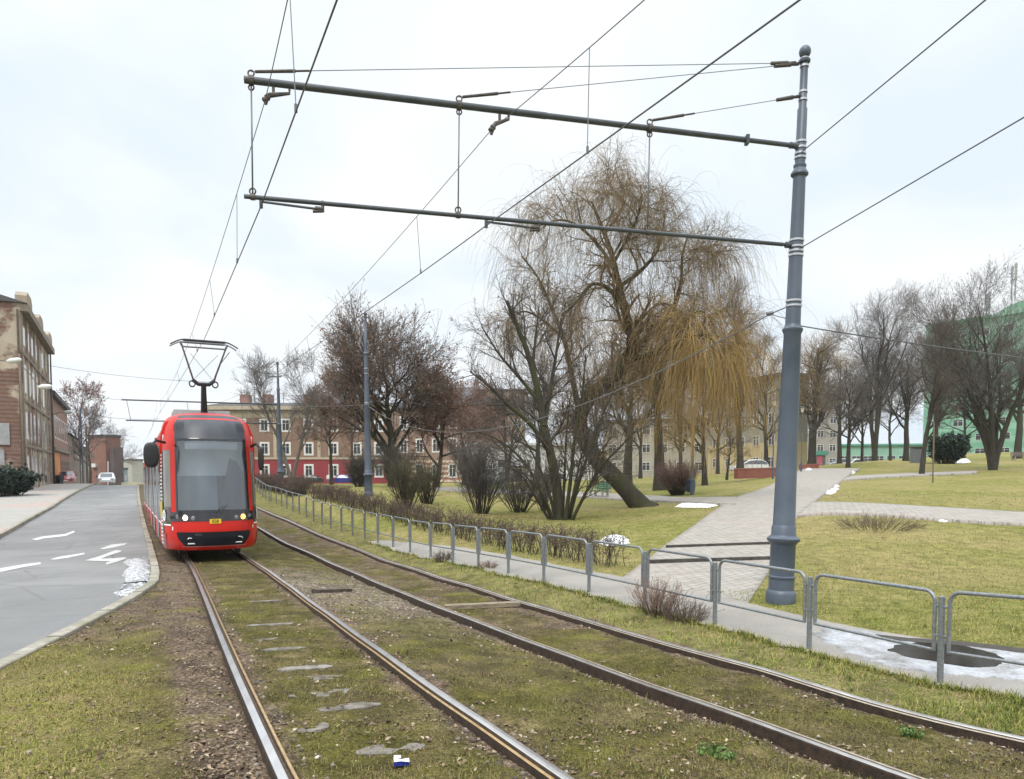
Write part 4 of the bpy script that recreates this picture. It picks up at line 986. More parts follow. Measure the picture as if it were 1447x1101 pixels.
# facade direction reversed would face away: outward normal must look to the road (towards +x)
h1.walls()
h1.n
for k, z in enumerate((1.9, 5.6, 9.3, 12.7)):
    for i in range(8):
        x = 1.9+i*2.9
        h1.window(x, z, 1.35, 2.3 if k < 3 else 1.5, wfr2, .16, flat=True)
for z in (3.9, 7.5, 11.2): h1.box('string_course', .05, h1.L-.05, -.10, -.002, z-.12, z+.12, stonet)
h1.box('cornice', -.1, h1.L+.1, -.55, -.003, 14.4, 14.98, stonet)
for x in (2.2, 11.5, 20.8):
    b = MB(); b.prism([(x-1.9, 0), (x+1.9, 0), (x+1.9, .7), (x+1.2, 1.1), (x-1.2, 1.1), (x-1.9, .7)], 0, .8); V = np.concatenate(b.v); b.v = [np.stack([V[:, 0], V[:, 2]-.45, V[:, 1]+14.99], -1)]; b.build('dormer_gable', tan, h1.t)
    for q_ in (x-1.75, x+1.75): h1.box('pilaster', q_-.25, q_+.25, -.07, -.004, .0, 14.35, tan)
b = MB(); b.add([(-.2, -.5, 15.02), (h1.L+.2, -.5, 15.02), (h1.L+.2, 6.5, 17.0), (-.2, 6.5, 17.0), (-.2, 13.3, 15.02), (h1.L+.2, 13.3, 15.02)], [(0, 1, 2, 3), (3, 2, 5, 4), (0, 3, 4), (1, 5, 2)]); b.build('roof', roofd, h1.t)
gp = mat('gable_panel_grey', (.27, .28, .285), (.36, .37, .375), scale=2, rough=.7)
for (y0_, y1_, z0_, z1_) in ((.95, 4.6, 3.9, 5.6), (1.35, 5, 2.3, 3.5)):
    h1.box('gable_panel', -.10, -.004, y0_, y1_, z0_, z1_, gp)
for z in (6.8, 10.6): h1.window(3.6, z, 1.0, 1.5, wfr2, 0, side=-1)
h1.box('downpipe', -.14, -.004, .1, .24, 0, 14.5, mat('pipe_rust', (.07, .055, .045), (.12, .09, .07), scale=3, rough=.7))
# --- second house: brick over an orange shop floor
brick2 = plaster('house_brick', (.26, .155, .12), (.35, .21, .165), .6)
orange = mat('orange_plaster', (.62, .26, .09), (.52, .21, .07), scale=1, rough=.85)
A3 = B2+sd_*.6; B3 = A3+sd_*25
h2 = House('tenement', 'lower brown brick house with an orange ground floor, second in the street row', 'building', A3, B3, 10.6, 12, brick2, zb=G(*A3)-.5, group=TG); h2.walls()
h2.box('shop_floor', .1, 9.0, -.10, -.003, 0, 4.0, orange); h2.box('shop_front', 9.2, h2.L-.2, -.14, -.003, 0, 3.9, mat('shop_front_maroon', (.17, .06, .045), (.24, .10, .075), scale=2, rough=.6))
h2.box('cornice', -.1, h2.L+.1, -.45, -.004, 10.1, 10.58, roofd); h2.box('string_course', .05, h2.L-.05, -.3, -.005, 4.2, 4.6, stonet)
for i in range(8): h2.window(1.6+i*3.05, 7.0, 1.25, 2.3, wfr, .18, flat=True)
for i in range(4): h2.window(11.0+i*3.6, 2.2, 1.6, 2.0, wfr2, .0, yo=-.14)
b = MB(); b.add([(-.2, -.45, 10.6), (h2.L+.2, -.45, 10.6), (h2.L+.2, 6, 13.2), (-.2, 6, 13.2), (-.2, 12, 10.6), (h2.L+.2, 12, 10.6)], [(0, 1, 2, 3), (3, 2, 5, 4), (0, 3, 4), (1, 5, 2)]); b.build('roof', roofd, h2.t)
A4 = B3+sd_*.8; B4 = A4+sd_*26
h3 = House('tenement', 'small dark house behind the orange-floored one, third in the street row', 'building', A4, B4, 8.0, 11, plaster('house_brown', (.22, .17, .14), (.30, .235, .19), .6), zb=G(*A4)-.8, group=TG); h3.walls()
for i in range(7):
    for z in (2.0, 5.6): h3.window(2+i*3.5, z, 1.1, 1.7, wfr2, .12, flat=True)
b = MB(); b.add([(-.2, -.3, 8.0), (h3.L+.2, -.3, 8.0), (h3.L+.2, 5.5, 10.6), (-.2, 5.5, 10.6), (-.2, 11, 8.0), (h3.L+.2, 11, 8.0)], [(0, 1, 2, 3), (3, 2, 5, 4), (0, 3, 4), (1, 5, 2)]); b.build('roof', roofd, h3.t)
# --- brick house closing the street
A5 = at(127, 684, 138); B5 = at(151, 684, 136)
h4 = House('brick_house', 'square red brick house at the far end of the street, by the white car', 'building', A5, B5, 9.9, 3, plaster('far_brick', (.28, .145, .11), (.21, .11, .085), .6), zb=A5[2]-1.2); h4.walls()
h4.box('dark_side', h4.L, h4.L+1.2, .6, 2.6, -1, 8.0, plaster('far_brick_dark', (.13, .10, .10), (.17, .13, .12), .6))  # the house's dark side, built as a separate darker brick box
for x in (1.0,): h4.window(x, 6.5, .8, 1.2, wfr2)
h4.box('roof', -.15, h4.L+.15, -.2, 3.1, 9.91, 10.3, roofd); h4.box('porch', 1.1, 2.3, -.45, -.004, 4.3, 5.0, wfr); 
# --- ochre tenement with a red ground floor behind the tram
ochre = plaster('ochre_brick', (.25, .165, .115), (.205, .125, .09), .5)
A6 = at(296, 686, 121); B6 = at(556, 686, 121)
h5 = House('tenement', 'long three-storey ochre tenement with a bright red ground floor behind the tram', 'building', A6, B6, 12.9, 14, ochre, zb=.0); h5.walls()
crm = mat('cream_trim', (.46, .39, .29), (.38, .325, .24), scale=2, rough=.85)
h5.box('ground_floor', -.02, h5.L+.02, -.10, -.003, 0, 4.15, mat('red_ground_floor', (.27, .034, .042), (.23, .03, .036), scale=.8, rough=.8)); h5.box('string_course', -.05, h5.L+.05, -.22, -.003, 4.16, 4.5, crm)
h5.box('cornice', -.2, h5.L+.2, -.55, -.003, 12.2, 12.85, crm); h5.box('frieze', 0, h5.L, -.06, -.004, 10.9, 12.18, mat('ochre_frieze', (.34, .285, .19), (.28, .235, .155), scale=1, rough=.85))
for i, px in enumerate((312, 343, 375, 405, 437, 472, 505, 536)):
    x = np.linalg.norm(at(px, 686, 121)[:2]-A6[:2])
    for z in (2.3, 5.9, 9.7): h5.window(x, z, 1.15, 1.75, wfr, .22, yo=-.10 if z < 4 else 0)
    if i % 2 == 0: h5.box('pilaster', x+1.45, x+1.95, -.09, -.0035, 4.52, 10.88, crm)
b = MB(); b.add([(-.2, -.5, 12.9), (h5.L+.2, -.5, 12.9), (h5.L+.2, 7, 14.0), (-.2, 7, 14.0), (-.2, 14, 12.9), (h5.L+.2, 14, 12.9)], [(0, 1, 2, 3), (3, 2, 5, 4), (0, 3, 4), (1, 5, 2)]); b.build('roof', roofd, h5.t)
for x in (3.2, 7, 14, 21): h5.box('chimney', x, x+1.5, 5.5, 7.2, 13.4, 15.3, brick2)
for x, hh in ((4.3, 2.4), (5.6, 3.2), (10.5, 2.2)):
    b = MB(); b.tube([(x, 6, 13.5), (x, 6, 13.5+hh)], .05, 5)
    for k in range(4): b.box((x, 6, 13.5+hh-.2-.3*k), (1.2-.2*k, .05, .05))
    b.build('aerial', dksteel, h5.t)
# --- striped brick and cream tenement
stripe = NT('striped_brick'); wv = stripe.N.new('ShaderNodeTexWave'); wv.bands_direction = 'Z'; wv.wave_profile = 'SIN'; wv.inputs['Scale'].default_value = .42; stripe.l(stripe.obj, wv.inputs['Vector'])
stripe.col(stripe.ramp(wv.outputs['Fac'], [(.42, (.58, .50, .40)), (.5, (.33, .15, .10))])).rough(.85)
A7 = at(558, 685, 118); B7 = at(662, 684, 112)
h6 = House('tenement', 'dark-roofed tenement with a brick and cream striped ground floor behind the shrubs', 'building', A7, B7, 12.2, 13, plaster('brown_plaster', (.25, .17, .13), (.33, .225, .175), .5), zb=.0); h6.walls()
h6.box('ground_floor', -.02, h6.L+.02, -.10, -.003, 0, 4.0, stripe.m)
for i in range(4):
    for z in (2.3, 6.2, 9.8): h6.window(1.8+i*3.0, z, 1.2, 1.9, wfr, .15, yo=-.10 if z < 4 else 0)
b = MB(); b.add([(-.3, -.5, 12.2), (h6.L+.3, -.5, 12.2), (h6.L-2, 6, 15.6), (2, 6, 15.6), (-.3, 13, 12.2), (h6.L+.3, 13, 12.2)], [(0, 1, 2, 3), (3, 2, 5, 4), (0, 3, 4), (1, 5, 2)]); b.build('roof', roofd, h6.t)
# --- brown block with balconies, church spire
A8 = at(664, 680, 150); B8 = at(742, 680, 150)
h7 = House('apartment_block', 'tan apartment block with pale balconies rising above the white house', 'building', A8, B8, 18.8, 12, plaster('tan_block', (.36, .29, .225), (.30, .24, .185), .4), zb=-.4); h7.walls()
for i in range(4):
    for k in range(5): h7.window(1.6+i*2.7, 2.4+k*3.3, 1.5, 1.5, wfr)
for k in range(4): h7.box('balcony', 2.2, 5.2, -1.0, -.01, 4.4+k*3.3, 5.4+k*3.3, wfr)
h7.box('roof', -.2, h7.L+.2, -.3, 12.2, 18.81, 19.2, roofd)
sp = thing('church_spire', 'slim grey church spire far behind the tan apartment block', 'church', tuple(at(673, 600, 230)))
b = MB(); b.box((0, 0, 0), (3.4, 3.4, 14)); b.build('tower', mat('far_stone', (.26, .25, .26), rough=.9), sp)
b = MB(); b.lathe([(7.0, 2.3), (8, 1.9), (15.5, .05)], (0, 0, 0), (0, 0, 1), 8); b.build('spire', mat('spire_slate', (.20, .22, .25), rough=.7), sp)
# --- white house behind the benches
A9 = at(686, 678, 104); B9 = at(842, 676, 110)
whp = plaster('white_render', (.66, .66, .66), (.58, .58, .58), .5)
h8 = House('white_house', 'low white rendered house behind the benches and the leaning willow', 'building', A9, B9, 5.7, 10, whp, zb=.2); h8.walls()
for x, n_ in ((2.4, 2), (6.2, 2), (11.3, 3), (13.9, 2)): h8.window(x, 3.1, 1.25, 1.2, wfr, 0, nx=n_)
h8.box('doorway', 4.3, 5.5, -.06, -.004, 0, 2.3, paneg); h8.box('canopy', 3.6, 6.4, -1.1, -.01, 2.5, 2.75, roofd); h8.box('plinth', -.02, h8.L+.02, -.07, -.004, -.5, .75, mat('plinth_brown', (.15, .10, .085), rough=.9))
h8.box('glazed_porch', .8, 3.2, -1.3, -.01, .0, 1.9, mat('porch_glass_teal', (.30, .42, .43), rough=.2)); h8.box('roof', -.3, h8.L+.3, -.4, 10.2, 5.71, 6.05, mat('pale_roof', (.40, .44, .44), (.55, .57, .57), scale=.6, rough=.7))
# --- cream block
A10 = at(852, 676, 122); B10 = at(1003, 672, 116)
h9 = House('apartment_block', 'cream three-storey block seen through the hanging willow branches', 'building', A10, B10, 9.4, 11, plaster('cream_block', (.39, .365, .30), (.34, .315, .26), .4), zb=.8); h9.walls()
for i in range(6):
    for k in range(3): h9.window(1.6+i*2.75, 2.2+k*2.9, 1.3, 1.35, wfr)
h9.box('roof', -.25, h9.L+.25, -.35, 11.2, 9.41, 9.8, roofd)
# --- yellow block
A11 = at(1000, 672, 112); B11 = at(1104, 666, 96)
yb = NT('yellow_block_render'); sp_ = yb.N.new('ShaderNodeSeparateXYZ'); yb.l(yb.obj, sp_.inputs[0])
yb.col(yb.mix(yb.step(yb.math('MULTIPLY', sp_.outputs['Z'], .1), .50, .505), yb.mix(yb.step(yb.noise(.4), .4, .6), (.50, .41, .23), (.45, .365, .20)), yb.mix(yb.step(yb.noise(.4), .4, .6), (.31, .30, .25), (.265, .26, .22)))).rough(.85)
h10 = House('apartment_block', 'five-storey block with a yellow ground floor, right behind the farther park lamp', 'building', A11, B11, 13.4, 4, yb.m, zb=1.0); h10.walls()
for i in range(6):
    for k in range(4): h10.window(2.0+i*3.2, 2.4+k*2.9, 1.3, 1.4, wfr)
h10.box('roof', -.25, h10.L+.25, -.35, 4.2, 13.41, 13.9, roofd); h10.t['label'] = 'five-storey block, yellow below and grey above, with a dark flat roof'
A12 = at(1131, 664, 150); B12 = at(1186, 662, 150)
h11 = House('apartment_block', 'grey-brown flat-roofed block partly hidden by the tall pole', 'building', A12, B12, 15.6, 12, plaster('grey_block', (.30, .275, .25), (.36, .33, .30), .4), zb=2.0); h11.walls()
for i in range(3):
    for k in range(5): h11.window(1.4+i*2.5, 2.2+k*2.8, 1.3, 1.4, wfr)
h11.box('stair_panel', -.01, .9, -.06, -.005, 0, 13, mat('blue_stair_glass', (.28, .36, .44), rough=.3)); h11.box('roof', -.25, h11.L+.25, -.35, 12.2, 15.61, 16.0, roofd)
# --- green low building and green tower block
grn = plaster('green_render', (.27, .46, .37), (.23, .40, .32), .4)
A13 = at(1166, 658, 172); B13 = at(1310, 655, 168)
h12 = House('shop_building', 'long low mint green shop building behind the trees at the end of the path', 'building', A13, B13, 5.2, 10, grn, zb=3.0); h12.walls()
for i in range(9): h12.window(1.7+i*2.5, 1.9, 1.9, 1.9, wfr)
h12.box('roof', -.2, h12.L+.2, -.5, 10.2, 5.21, 5.6, mat('teal_fascia', (.12, .35, .28), rough=.6))
A14 = at(1303, 655, 176); B14 = at(1560, 640, 146)
gt = NT('green_tower_render'); sp_ = gt.N.new('ShaderNodeSeparateXYZ'); gt.l(gt.obj, sp_.inputs[0]); wv = gt.N.new('ShaderNodeTexWave'); wv.bands_direction = 'Z'; wv.inputs['Scale'].default_value = .115; gt.l(gt.obj, wv.inputs['Vector'])
gt.col(gt.mix(gt.step(wv.outputs['Fac'], .55, .62), gt.mix(gt.step(gt.noise(.2), .4, .6), (.17, .37, .25), (.20, .41, .28)), (.27, .47, .35))).rough(.85)
h13 = House('tower_block', 'tall green tower block with rooftop antennas behind the bare trees', 'building', A14, B14, 33.5, 16, gt.m, zb=2.5); h13.walls()
for i in range(11):
    for k in range(9): h13.window(3.0+i*4.9, 4.2+k*3.3, 2.2, 1.5, wfr)
n_ = int(h13.L); b = MB()
arc = [(h13.L*.40+ (h13.L*.6)*u, 33.5+2.4*math.sin(min(1, u*3.2)*PI/2)) for u in np.linspace(0, 1, 24)]
poly = [(x, z) for x, z in arc]+[(h13.L, 33.4), (h13.L*.40, 33.4)]
b.prism(poly, -.3, 9); V = np.concatenate(b.v); b.v = [np.stack([V[:, 0], V[:, 2], V[:, 1]], -1)]; b.build('roof_storey', gt.m, h13.t)
h13.box('parapet', -.1, h13.L*.40, -.2, 16, 33.51, 34.1, mat('parapet_green', (.13, .33, .2), rough=.8))
for x, z, hh in ((h13.L*.13, 34, 4.5), (h13.L*.33, 34, 5.5), (h13.L*.345, 34, 6), (h13.L*.47, 38, 6.5), (h13.L*.49, 38, 7), (h13.L*.56, 38, 5.5), (h13.L*.58, 38, 6.2)):
    b = MB(); b.tube([(x, 3, z-1), (x, 3, z+hh)], .16, 6)
    for k in range(3): b.box((x, 3, z+hh-.8-k*1.3), (.5, .3, 1.0))
    b.build('antenna', mat('antenna_grey', (.3, .31, .32), rough=.6), h13.t)
# --- hazy town blocks at the end of the street
tb = 0
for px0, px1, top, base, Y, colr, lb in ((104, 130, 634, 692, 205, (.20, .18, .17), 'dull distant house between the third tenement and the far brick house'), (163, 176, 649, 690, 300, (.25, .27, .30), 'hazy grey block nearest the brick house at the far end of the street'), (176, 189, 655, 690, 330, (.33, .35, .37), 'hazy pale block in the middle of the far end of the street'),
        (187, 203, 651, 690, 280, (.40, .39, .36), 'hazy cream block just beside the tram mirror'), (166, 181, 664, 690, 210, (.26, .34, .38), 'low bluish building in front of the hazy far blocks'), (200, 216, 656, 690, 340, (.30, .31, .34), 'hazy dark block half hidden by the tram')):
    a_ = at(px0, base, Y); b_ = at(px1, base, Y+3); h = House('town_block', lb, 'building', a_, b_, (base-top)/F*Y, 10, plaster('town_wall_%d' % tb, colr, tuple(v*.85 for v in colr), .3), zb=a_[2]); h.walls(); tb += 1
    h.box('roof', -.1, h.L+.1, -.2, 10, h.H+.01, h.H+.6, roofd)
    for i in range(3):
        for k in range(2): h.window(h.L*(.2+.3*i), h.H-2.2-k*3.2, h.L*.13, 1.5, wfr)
bw = MB(); bw.bar(at(173, 686, 96), at(208, 686, 94), .3, .75); tag(bw.build('barrier_wall', mat('pale_yellow_paint', (.66, .62, .40), (.58, .55, .38), scale=1, rough=.8)), 'pale yellow low wall where the street drops out of sight', 'wall')

# ================================================================== cars
tyre = mat('tyre_rubber', (.015, .015, .016), rough=.8); rimm = mat('wheel_rim', (.4, .41, .42), rough=.35, metal=.8); carglass = mat('car_glass', (.03, .036, .042), rough=.06, spec=.7, coat=.4)
lampw = mat('car_lamp_clear', (.55, .56, .58), rough=.1, coat=.6); lampr = mat('car_lamp_red', (.35, .02, .02), rough=.15, coat=.6)
def car(label, pos, rz, paint, L_=4.1, hatch=True, name='parked_car', group='cars parked round the park'):
    t = thing(name, label, 'car', pos, rz, group); W_ = .86
    # body sections along x (front = -x): (x, half width, z low, belt, )
    if hatch: top = [(-.5, .55), (-.47, .66), (-.28, .90), (-.24, .93), (-.05, 1.40), (.12, 1.47), (.33, 1.43), (.43, 1.18), (.47, .92), (.5, .75)]
    else: top = [(-.5, .55), (-.47, .66), (-.26, .88), (-.22, .91), (-.04, 1.36), (.10, 1.42), (.22, 1.38), (.36, .98), (.47, .94), (.5, .72)]
    xs = np.linspace(-.5, .5, 31); zt = np.interp(xs, [p[0] for p in top], [p[1] for p in top]); belt = np.minimum(zt, .92+.02*xs)
    b = MB(); P = []
    for x, z, bl in zip(xs, zt, belt):
        e = 1-abs(x*2)**6*.22; w0 = W_*e; wr = w0*(1-.22*(z-bl)/.5); lo = .24+.10*max(0, abs(x)*2-.85)/.15
        P.append([(x*L_, -w0*.94, lo), (x*L_, -w0, .45), (x*L_, -w0*.99, bl-.03), (x*L_, -wr, z-.05), (x*L_, -wr*.86, z), (x*L_, 0, z+.015), (x*L_, wr*.86, z), (x*L_, wr, z-.05), (x*L_, w0*.99, bl-.03), (x*L_, w0, .45), (x*L_, w0*.94, lo)])
    b.grid(np.array(P)); b.add(P[0], [tuple(range(11))]); b.add(P[-1], [tuple(range(10, -1, -1))]); b.build('body', paint, t, smooth='auto')
    def z_at(x): return np.interp(x, xs, zt)
    # glass: side windows, windscreen, rear screen
    x0, x1 = (-.20, .43) if hatch else (-.18, .33)
    for s in (-1, 1):
        q = np.linspace(x0, x1, 12); b = MB(); lo = []; up = []
        for x in q:
            z = z_at(x); u = max(.0, (z-.92)/.5); lo.append((x*L_, s*(W_*.995+.006), .95)); up.append((x*L_, s*(W_*(1-.20*u)+.008), max(.96, z-.10)))
        b.grid(np.array([lo, up])); b.build('side_window', carglass, t)
    for (xa, xb), nm in ((((-.235), -.065), 'windscreen'), ((.355 if hatch else .235, .455 if hatch else .35), 'rear_screen')):
        q = np.linspace(xa, xb, 5); sgn = -1 if nm == 'windscreen' else 1
        b = MB(); b.grid(np.array([[(x*L_+sgn*.012, w_, z_at(x)+.022) for w_ in np.linspace(-.58, .58, 5)] for x in q])); b.build(nm, carglass, t)
    for sx in (-.31, .30):
        for s in (-1, 1):
            b = MB(); b.lathe([(-.10, .2), (-.10, .30), (-.06, .315), (.06, .315), (.10, .30), (.10, .2)], (sx*L_, s*.78, .315), (0, 1, 0), 20); wh = b.build('wheel', tyre, t, smooth='auto')
            b = MB(); b.lathe([(-.02, .19), (.0, .20), (.012, .05)], (sx*L_, s*.875, .315), (0, s, 0), 14); b.build('rim', rimm, wh)
    for s in (-1, 1):
        b = MB(); b.box((-.485*L_, s*.60, .70), (.12, .34, .13), rz=s*.3); b.build('headlight', lampw, t); b = MB(); b.box((.488*L_, s*.66, .82), (.10, .2, .2), rz=-s*.2); b.build('tail_light', lampr, t)
        b = MB(); b.box((-.16*L_, s*.98, .98), (.12, .18, .12)); b.build('wing_mirror', black, t)
    b = MB(); b.box((-.499*L_, 0, .42), (.05, .5, .11)); b.build('number_plate', white, t)
    return t
pnt = lambda n, c: mat('car_paint_'+n, c, rough=.25, coat=.6)
def gz_(p, Y): q = at(p[0], p[1], Y); return (q[0], q[1], G(q[0], q[1])+.0)
car('dark green saloon parked in front of the red ground floor', gz_((436, 685.5), 111), .15, pnt('green', (.018, .035, .035)), 4.4, False)
car('bright blue hatchback parked in front of the red ground floor', gz_((491, 685.5), 113), PI-.1, pnt('blue', (.02, .035, .22)), 3.7)
car('black saloon parked behind the green shrub by the striped tenement', gz_((597, 684), 106), 0.1, pnt('black', (.012, .012, .014)), 4.4, False)
car('blue-grey hatchback parked beyond the thick willow trunk', gz_((912, 673.5), 126), PI*.06, pnt('slate', (.05, .085, .15)), 3.6)
car('dark saloon parked beside the white house, behind the benches', gz_((776, 676), 101), .05, pnt('graphite', (.03, .033, .038)), 4.3, False)
car('silver estate parked by the white house, nearest the grey bushes', gz_((705, 679), 100), .05, pnt('silver', (.38, .40, .43)), 4.3)
car('white hatchback parked at the end of the paved path', gz_((1206, 661), 122), .25, pnt('white', (.72, .72, .71)), 4.1)
car('grey car parked half hidden beside the white hatchback at the path end', gz_((1186, 661), 128), .3, pnt('grey', (.22, .24, .26)), 4.1)
car('white car parked behind the low brick wall by the yellow block', gz_((1058, 671), 80), .0, pnt('white', (.72, .72, .71)), 4.0)
car('white car coming over the top of the street', tuple(at(151, 685.5, 84)), PI/2+.47, pnt('white', (.72, .72, .71)), 4.2, False, name='car', group='cars on the street by the tenements')
car('red car parked by the kerb before the orange-floored house', tuple(at(95, 684, 84)), PI/2+.47, pnt('red', (.33, .06, .06)), 4.0, True, group='cars on the street by the tenements')

# ================================================================== street furniture on the street
wpole = mat('wooden_pole', (.13, .095, .07), (.20, .15, .11), scale=3, rough=.9, stretch=(6, 6, .6)); lamph = mat('lamp_head_pale', (.62, .63, .60), rough=.4)
def street_lamp(label, base, top, arm_to, head_d, m=wpole, r=.13, arm_from=.93):
    t = thing('street_lamp', label, 'street lamp', base, 0, 'street lamps along the tenements'); Bz = np.zeros(3); T_ = rel(top, t); b = MB(); b.tube([Bz-[0, 0, .5], T_], [r, r*.65], 10); b.build('pole', m, t, smooth=True)
    a = T_*arm_from; e = rel(arm_to, t); b = MB(); b.tube([a, a*.4+e*.6+[0, 0, .12], e], .035, 6); b.build('arm', dksteel, t)
    hd = np.array(head_d, float); hd /= np.linalg.norm(hd); b = MB(); b.lathe([(-.1, .05), (0, .12), (.25, .2), (.75, .19), (.95, .12), (1.0, .02)], e-hd*.05, hd, 10); b.build('lamp_head', lamph, t, smooth=True)
    return t
street_lamp('wooden pole with a pale lamp head on an arm, in front of the peeling gable', at(37, 696, 57.5), at(27, 500, 57.5), at(56, 547, 57.0), (1, 0, .06))
street_lamp('dark pole with a lamp arm between the first and second tenement', at(77, 682, 79), at(71, 498, 79), at(91, 583, 79), (1, 0, .08), m=dksteel, r=.11, arm_from=.52)
street_lamp('lamp reaching in over the pavement from beyond the photo edge, highest of the street lamps', hit(-30, 703), at(-32, 500, 54), at(12, 510.5, 54), (1, 0, .12))
t = thing('sign_post', 'grey steel post with a round yellow sign, on the pavement by the third house', 'sign post', at(118, 687, 88)); b = MB(); b.tube([(0, 0, -.3), (-.1, 0, 9.2)], .09, 8); b.build('pole', pg, t)
b = MB(); b.lathe([(0, .01), (0, .42), (.03, .42), (.03, .01)], (.62, -.12, 2.95), (0, -1, 0), 20); b.build('sign_disc', mat('sign_yellow', (.62, .56, .26), rough=.5), t)
t = thing('road_sign', 'round blue road sign on a slim post by the far brick house', 'road sign', at(137, 686, 92)); b = MB(); b.tube([(0, 0, -.3), (0, 0, 2.7)], .035, 8); b.build('post', galv, t)
b = MB(); b.lathe([(0, .01), (0, .45), (.03, .45), (.03, .01)], (0, -.05, 2.3), (0, -1, 0), 20); b.build('sign_disc', mat('sign_blue', (.07, .14, .34), rough=.5), t)
b = MB(); b.tube([at(152.5, 684, 97)-[0, 0, .2], at(152.5, 652, 97)], .10, 8); tag(b.build('white_post', wfr), 'plain white post at the crest of the street', 'post')
t = thing('utility_pole', 'second wooden utility pole, without lamp, behind the round yellow sign', 'utility pole', at(124, 686, 104)); b = MB(); b.tube([(0, 0, -.3), (0, 0, 8.6)], [.15, .1], 8); b.build('pole', wpole, t); b = MB(); b.box((0, 0, 8.0), (1.2, .1, .1)); b.build('crossarm', wpole, t)
def bin_(label, p, m, s=1.0, wheel=True):
    t = thing('wheelie_bin', label, 'bin', p); b = MB(); 
    P = [[(x*w_, y*w_, z) for x, y in ((-.28, -.33), (.28, -.33), (.28, .33), (-.28, .33), (-.28, -.33))] for w_, z in ((.75, .05), (1, .92))]; b.grid(np.array(P)*s); b.build('body', m, t); b = MB(); b.box((0, -.02*s, .96*s), (.62*s, .74*s, .07*s)); b.build('lid', m, t)
bin_('dark wheelie bin standing by the orange ground floor', at(84, 686, 80), mat('bin_dark', (.02, .022, .024), rough=.5), 1.1)

# ================================================================== park furniture
bgm = mat('bench_green', (.045, .16, .105), (.06, .20, .13), scale=6, rough=.6); conc = mat('bench_concrete', (.42, .42, .40), (.33, .33, .31), scale=8, rough=.9)
def bench(label, p, rz, green=bgm, leg=conc):
    t = thing('park_bench', label, 'bench', p, rz, 'benches in the park')
    b = MB()
    for k in range(4): b.box((0, -.16+k*.115, .45), (1.8, .095, .04))
    b.build('seat_slats', green, t); b = MB()
    for k in range(3): b.box((0, .265+k*.035, .58+k*.13), (1.8, .035, .11))
    b.build('backrest_slats', green, t)
    for s in (-.72, .72):
        b = MB(); b.box((s, .0, .41), (.10, .5, .035)); b.box((s, -.17, .19), (.10, .10, .42)); b.box((s, .2, .19), (.10, .12, .42)); b.bar((s, .22, .38), (s, .36, .90), .09, .05); b.build('leg', leg, t)
    return t
bench('green slatted bench with pale concrete legs, the nearest one behind the multi-stemmed tree', hit(846, 703.5), -1.15)
bench('green bench partly hidden by the leaning willow trunk', hit(872, 698), 2.7)
bench('dark green bench between the two grey bushes', hit(697, 696.5), .15)
bench('weathered bench on the upper lawn at the photo edge beside the multi-trunked tree', hit(1441, 650.5), .1, mat('bench_grey', (.12, .10, .085), (.18, .15, .12), scale=5, rough=.8), mat('bench_leg_tan', (.30, .25, .19), rough=.9))
def lamp_post(label, base, h, r=.055):
    t = thing('park_lamp', label, 'lamp post', base, 0, 'park lamp posts'); b = MB(); b.tube([(0, 0, -.2), (0, 0, .9), (0, 0, .92), (0, 0, h)], [r*1.5, r*1.5, r, r*.8], 10); b.build('pole', pg, t)
    b = MB(); b.lathe([(0, .06), (.05, .12), (.42, .16), (.44, .02)], (0, 0, h), (0, 0, 1), 14); b.build('lamp_glass', mat('lamp_glass_white', (.7, .7, .68), rough=.3), t, smooth='auto'); b = MB(); b.lathe([(.44, .34), (.48, .33), (.56, .05)], (0, 0, h), (0, 0, 1), 16); b.build('lamp_hood', dksteel, t); return t
lamp_post('slim park lamp post with a flat hood in front of the yellow block', hit(1092, 677), 6.0); lamp_post('park lamp post standing just behind the tall pole, only its lantern showing', hit(1132, 668), 5.6)
lp = lamp_post('grey lamp post on the lawn under the willow, with the dark litter bin', hit(978, 699), 5.2, .075)
pb_ = hit(975.5, 698.5); t = thing('litter_bin', 'dark blue oval litter bin fixed to the lamp post under the willow', 'litter bin', (pb_[0], pb_[1]-.05, pb_[2])); b = MB(); b.lathe([(.12, .20), (.15, .25), (.55, .29), (.85, .26), (.98, .12), (1.0, .02)], (0, 0, 0), (0, 0, 1), 16); b.build('bin_body', mat('bin_blue', (.035, .055, .10), rough=.45), t, smooth='auto'); b = MB(); b.box((0, -.27, .74), (.28, .06, .12)); b.build('bin_slot', black, t)
b = MB(); p = hit(1318, 681.5); b.tube([p-[0, 0, .2], p+[-.02, 0, 3.6]], .045, 7); tag(b.build('wooden_stake', wpole), 'straight bare stake standing alone on the upper lawn', 'stake')
p = at(1076, 670, 78); t = thing('road_sign', 'round blue no-stopping sign before the yellow block', 'road sign', p); b = MB(); b.tube([(0, 0, -.3), (0, 0, 2.3)], .03, 6); b.build('post', galv, t)
b = MB(); b.lathe([(0, .01), (0, .26), (.02, .26), (.02, .01)], (0, -.04, 2.05), (0, -1, 0), 18); b.build('sign_disc', mat('sign_blue', (.07, .14, .34), rough=.5), t); b = MB(); b.lathe([(.021, .20), (.021, .26), (.026, .26), (.026, .20)], (0, -.04, 2.05), (0, -1, 0), 18); b.build('sign_ring', mat('sign_red', (.45, .03, .03), rough=.5), t)
brw = plaster('low_wall_brick', (.30, .105, .075), (.24, .085, .06), 1.2)
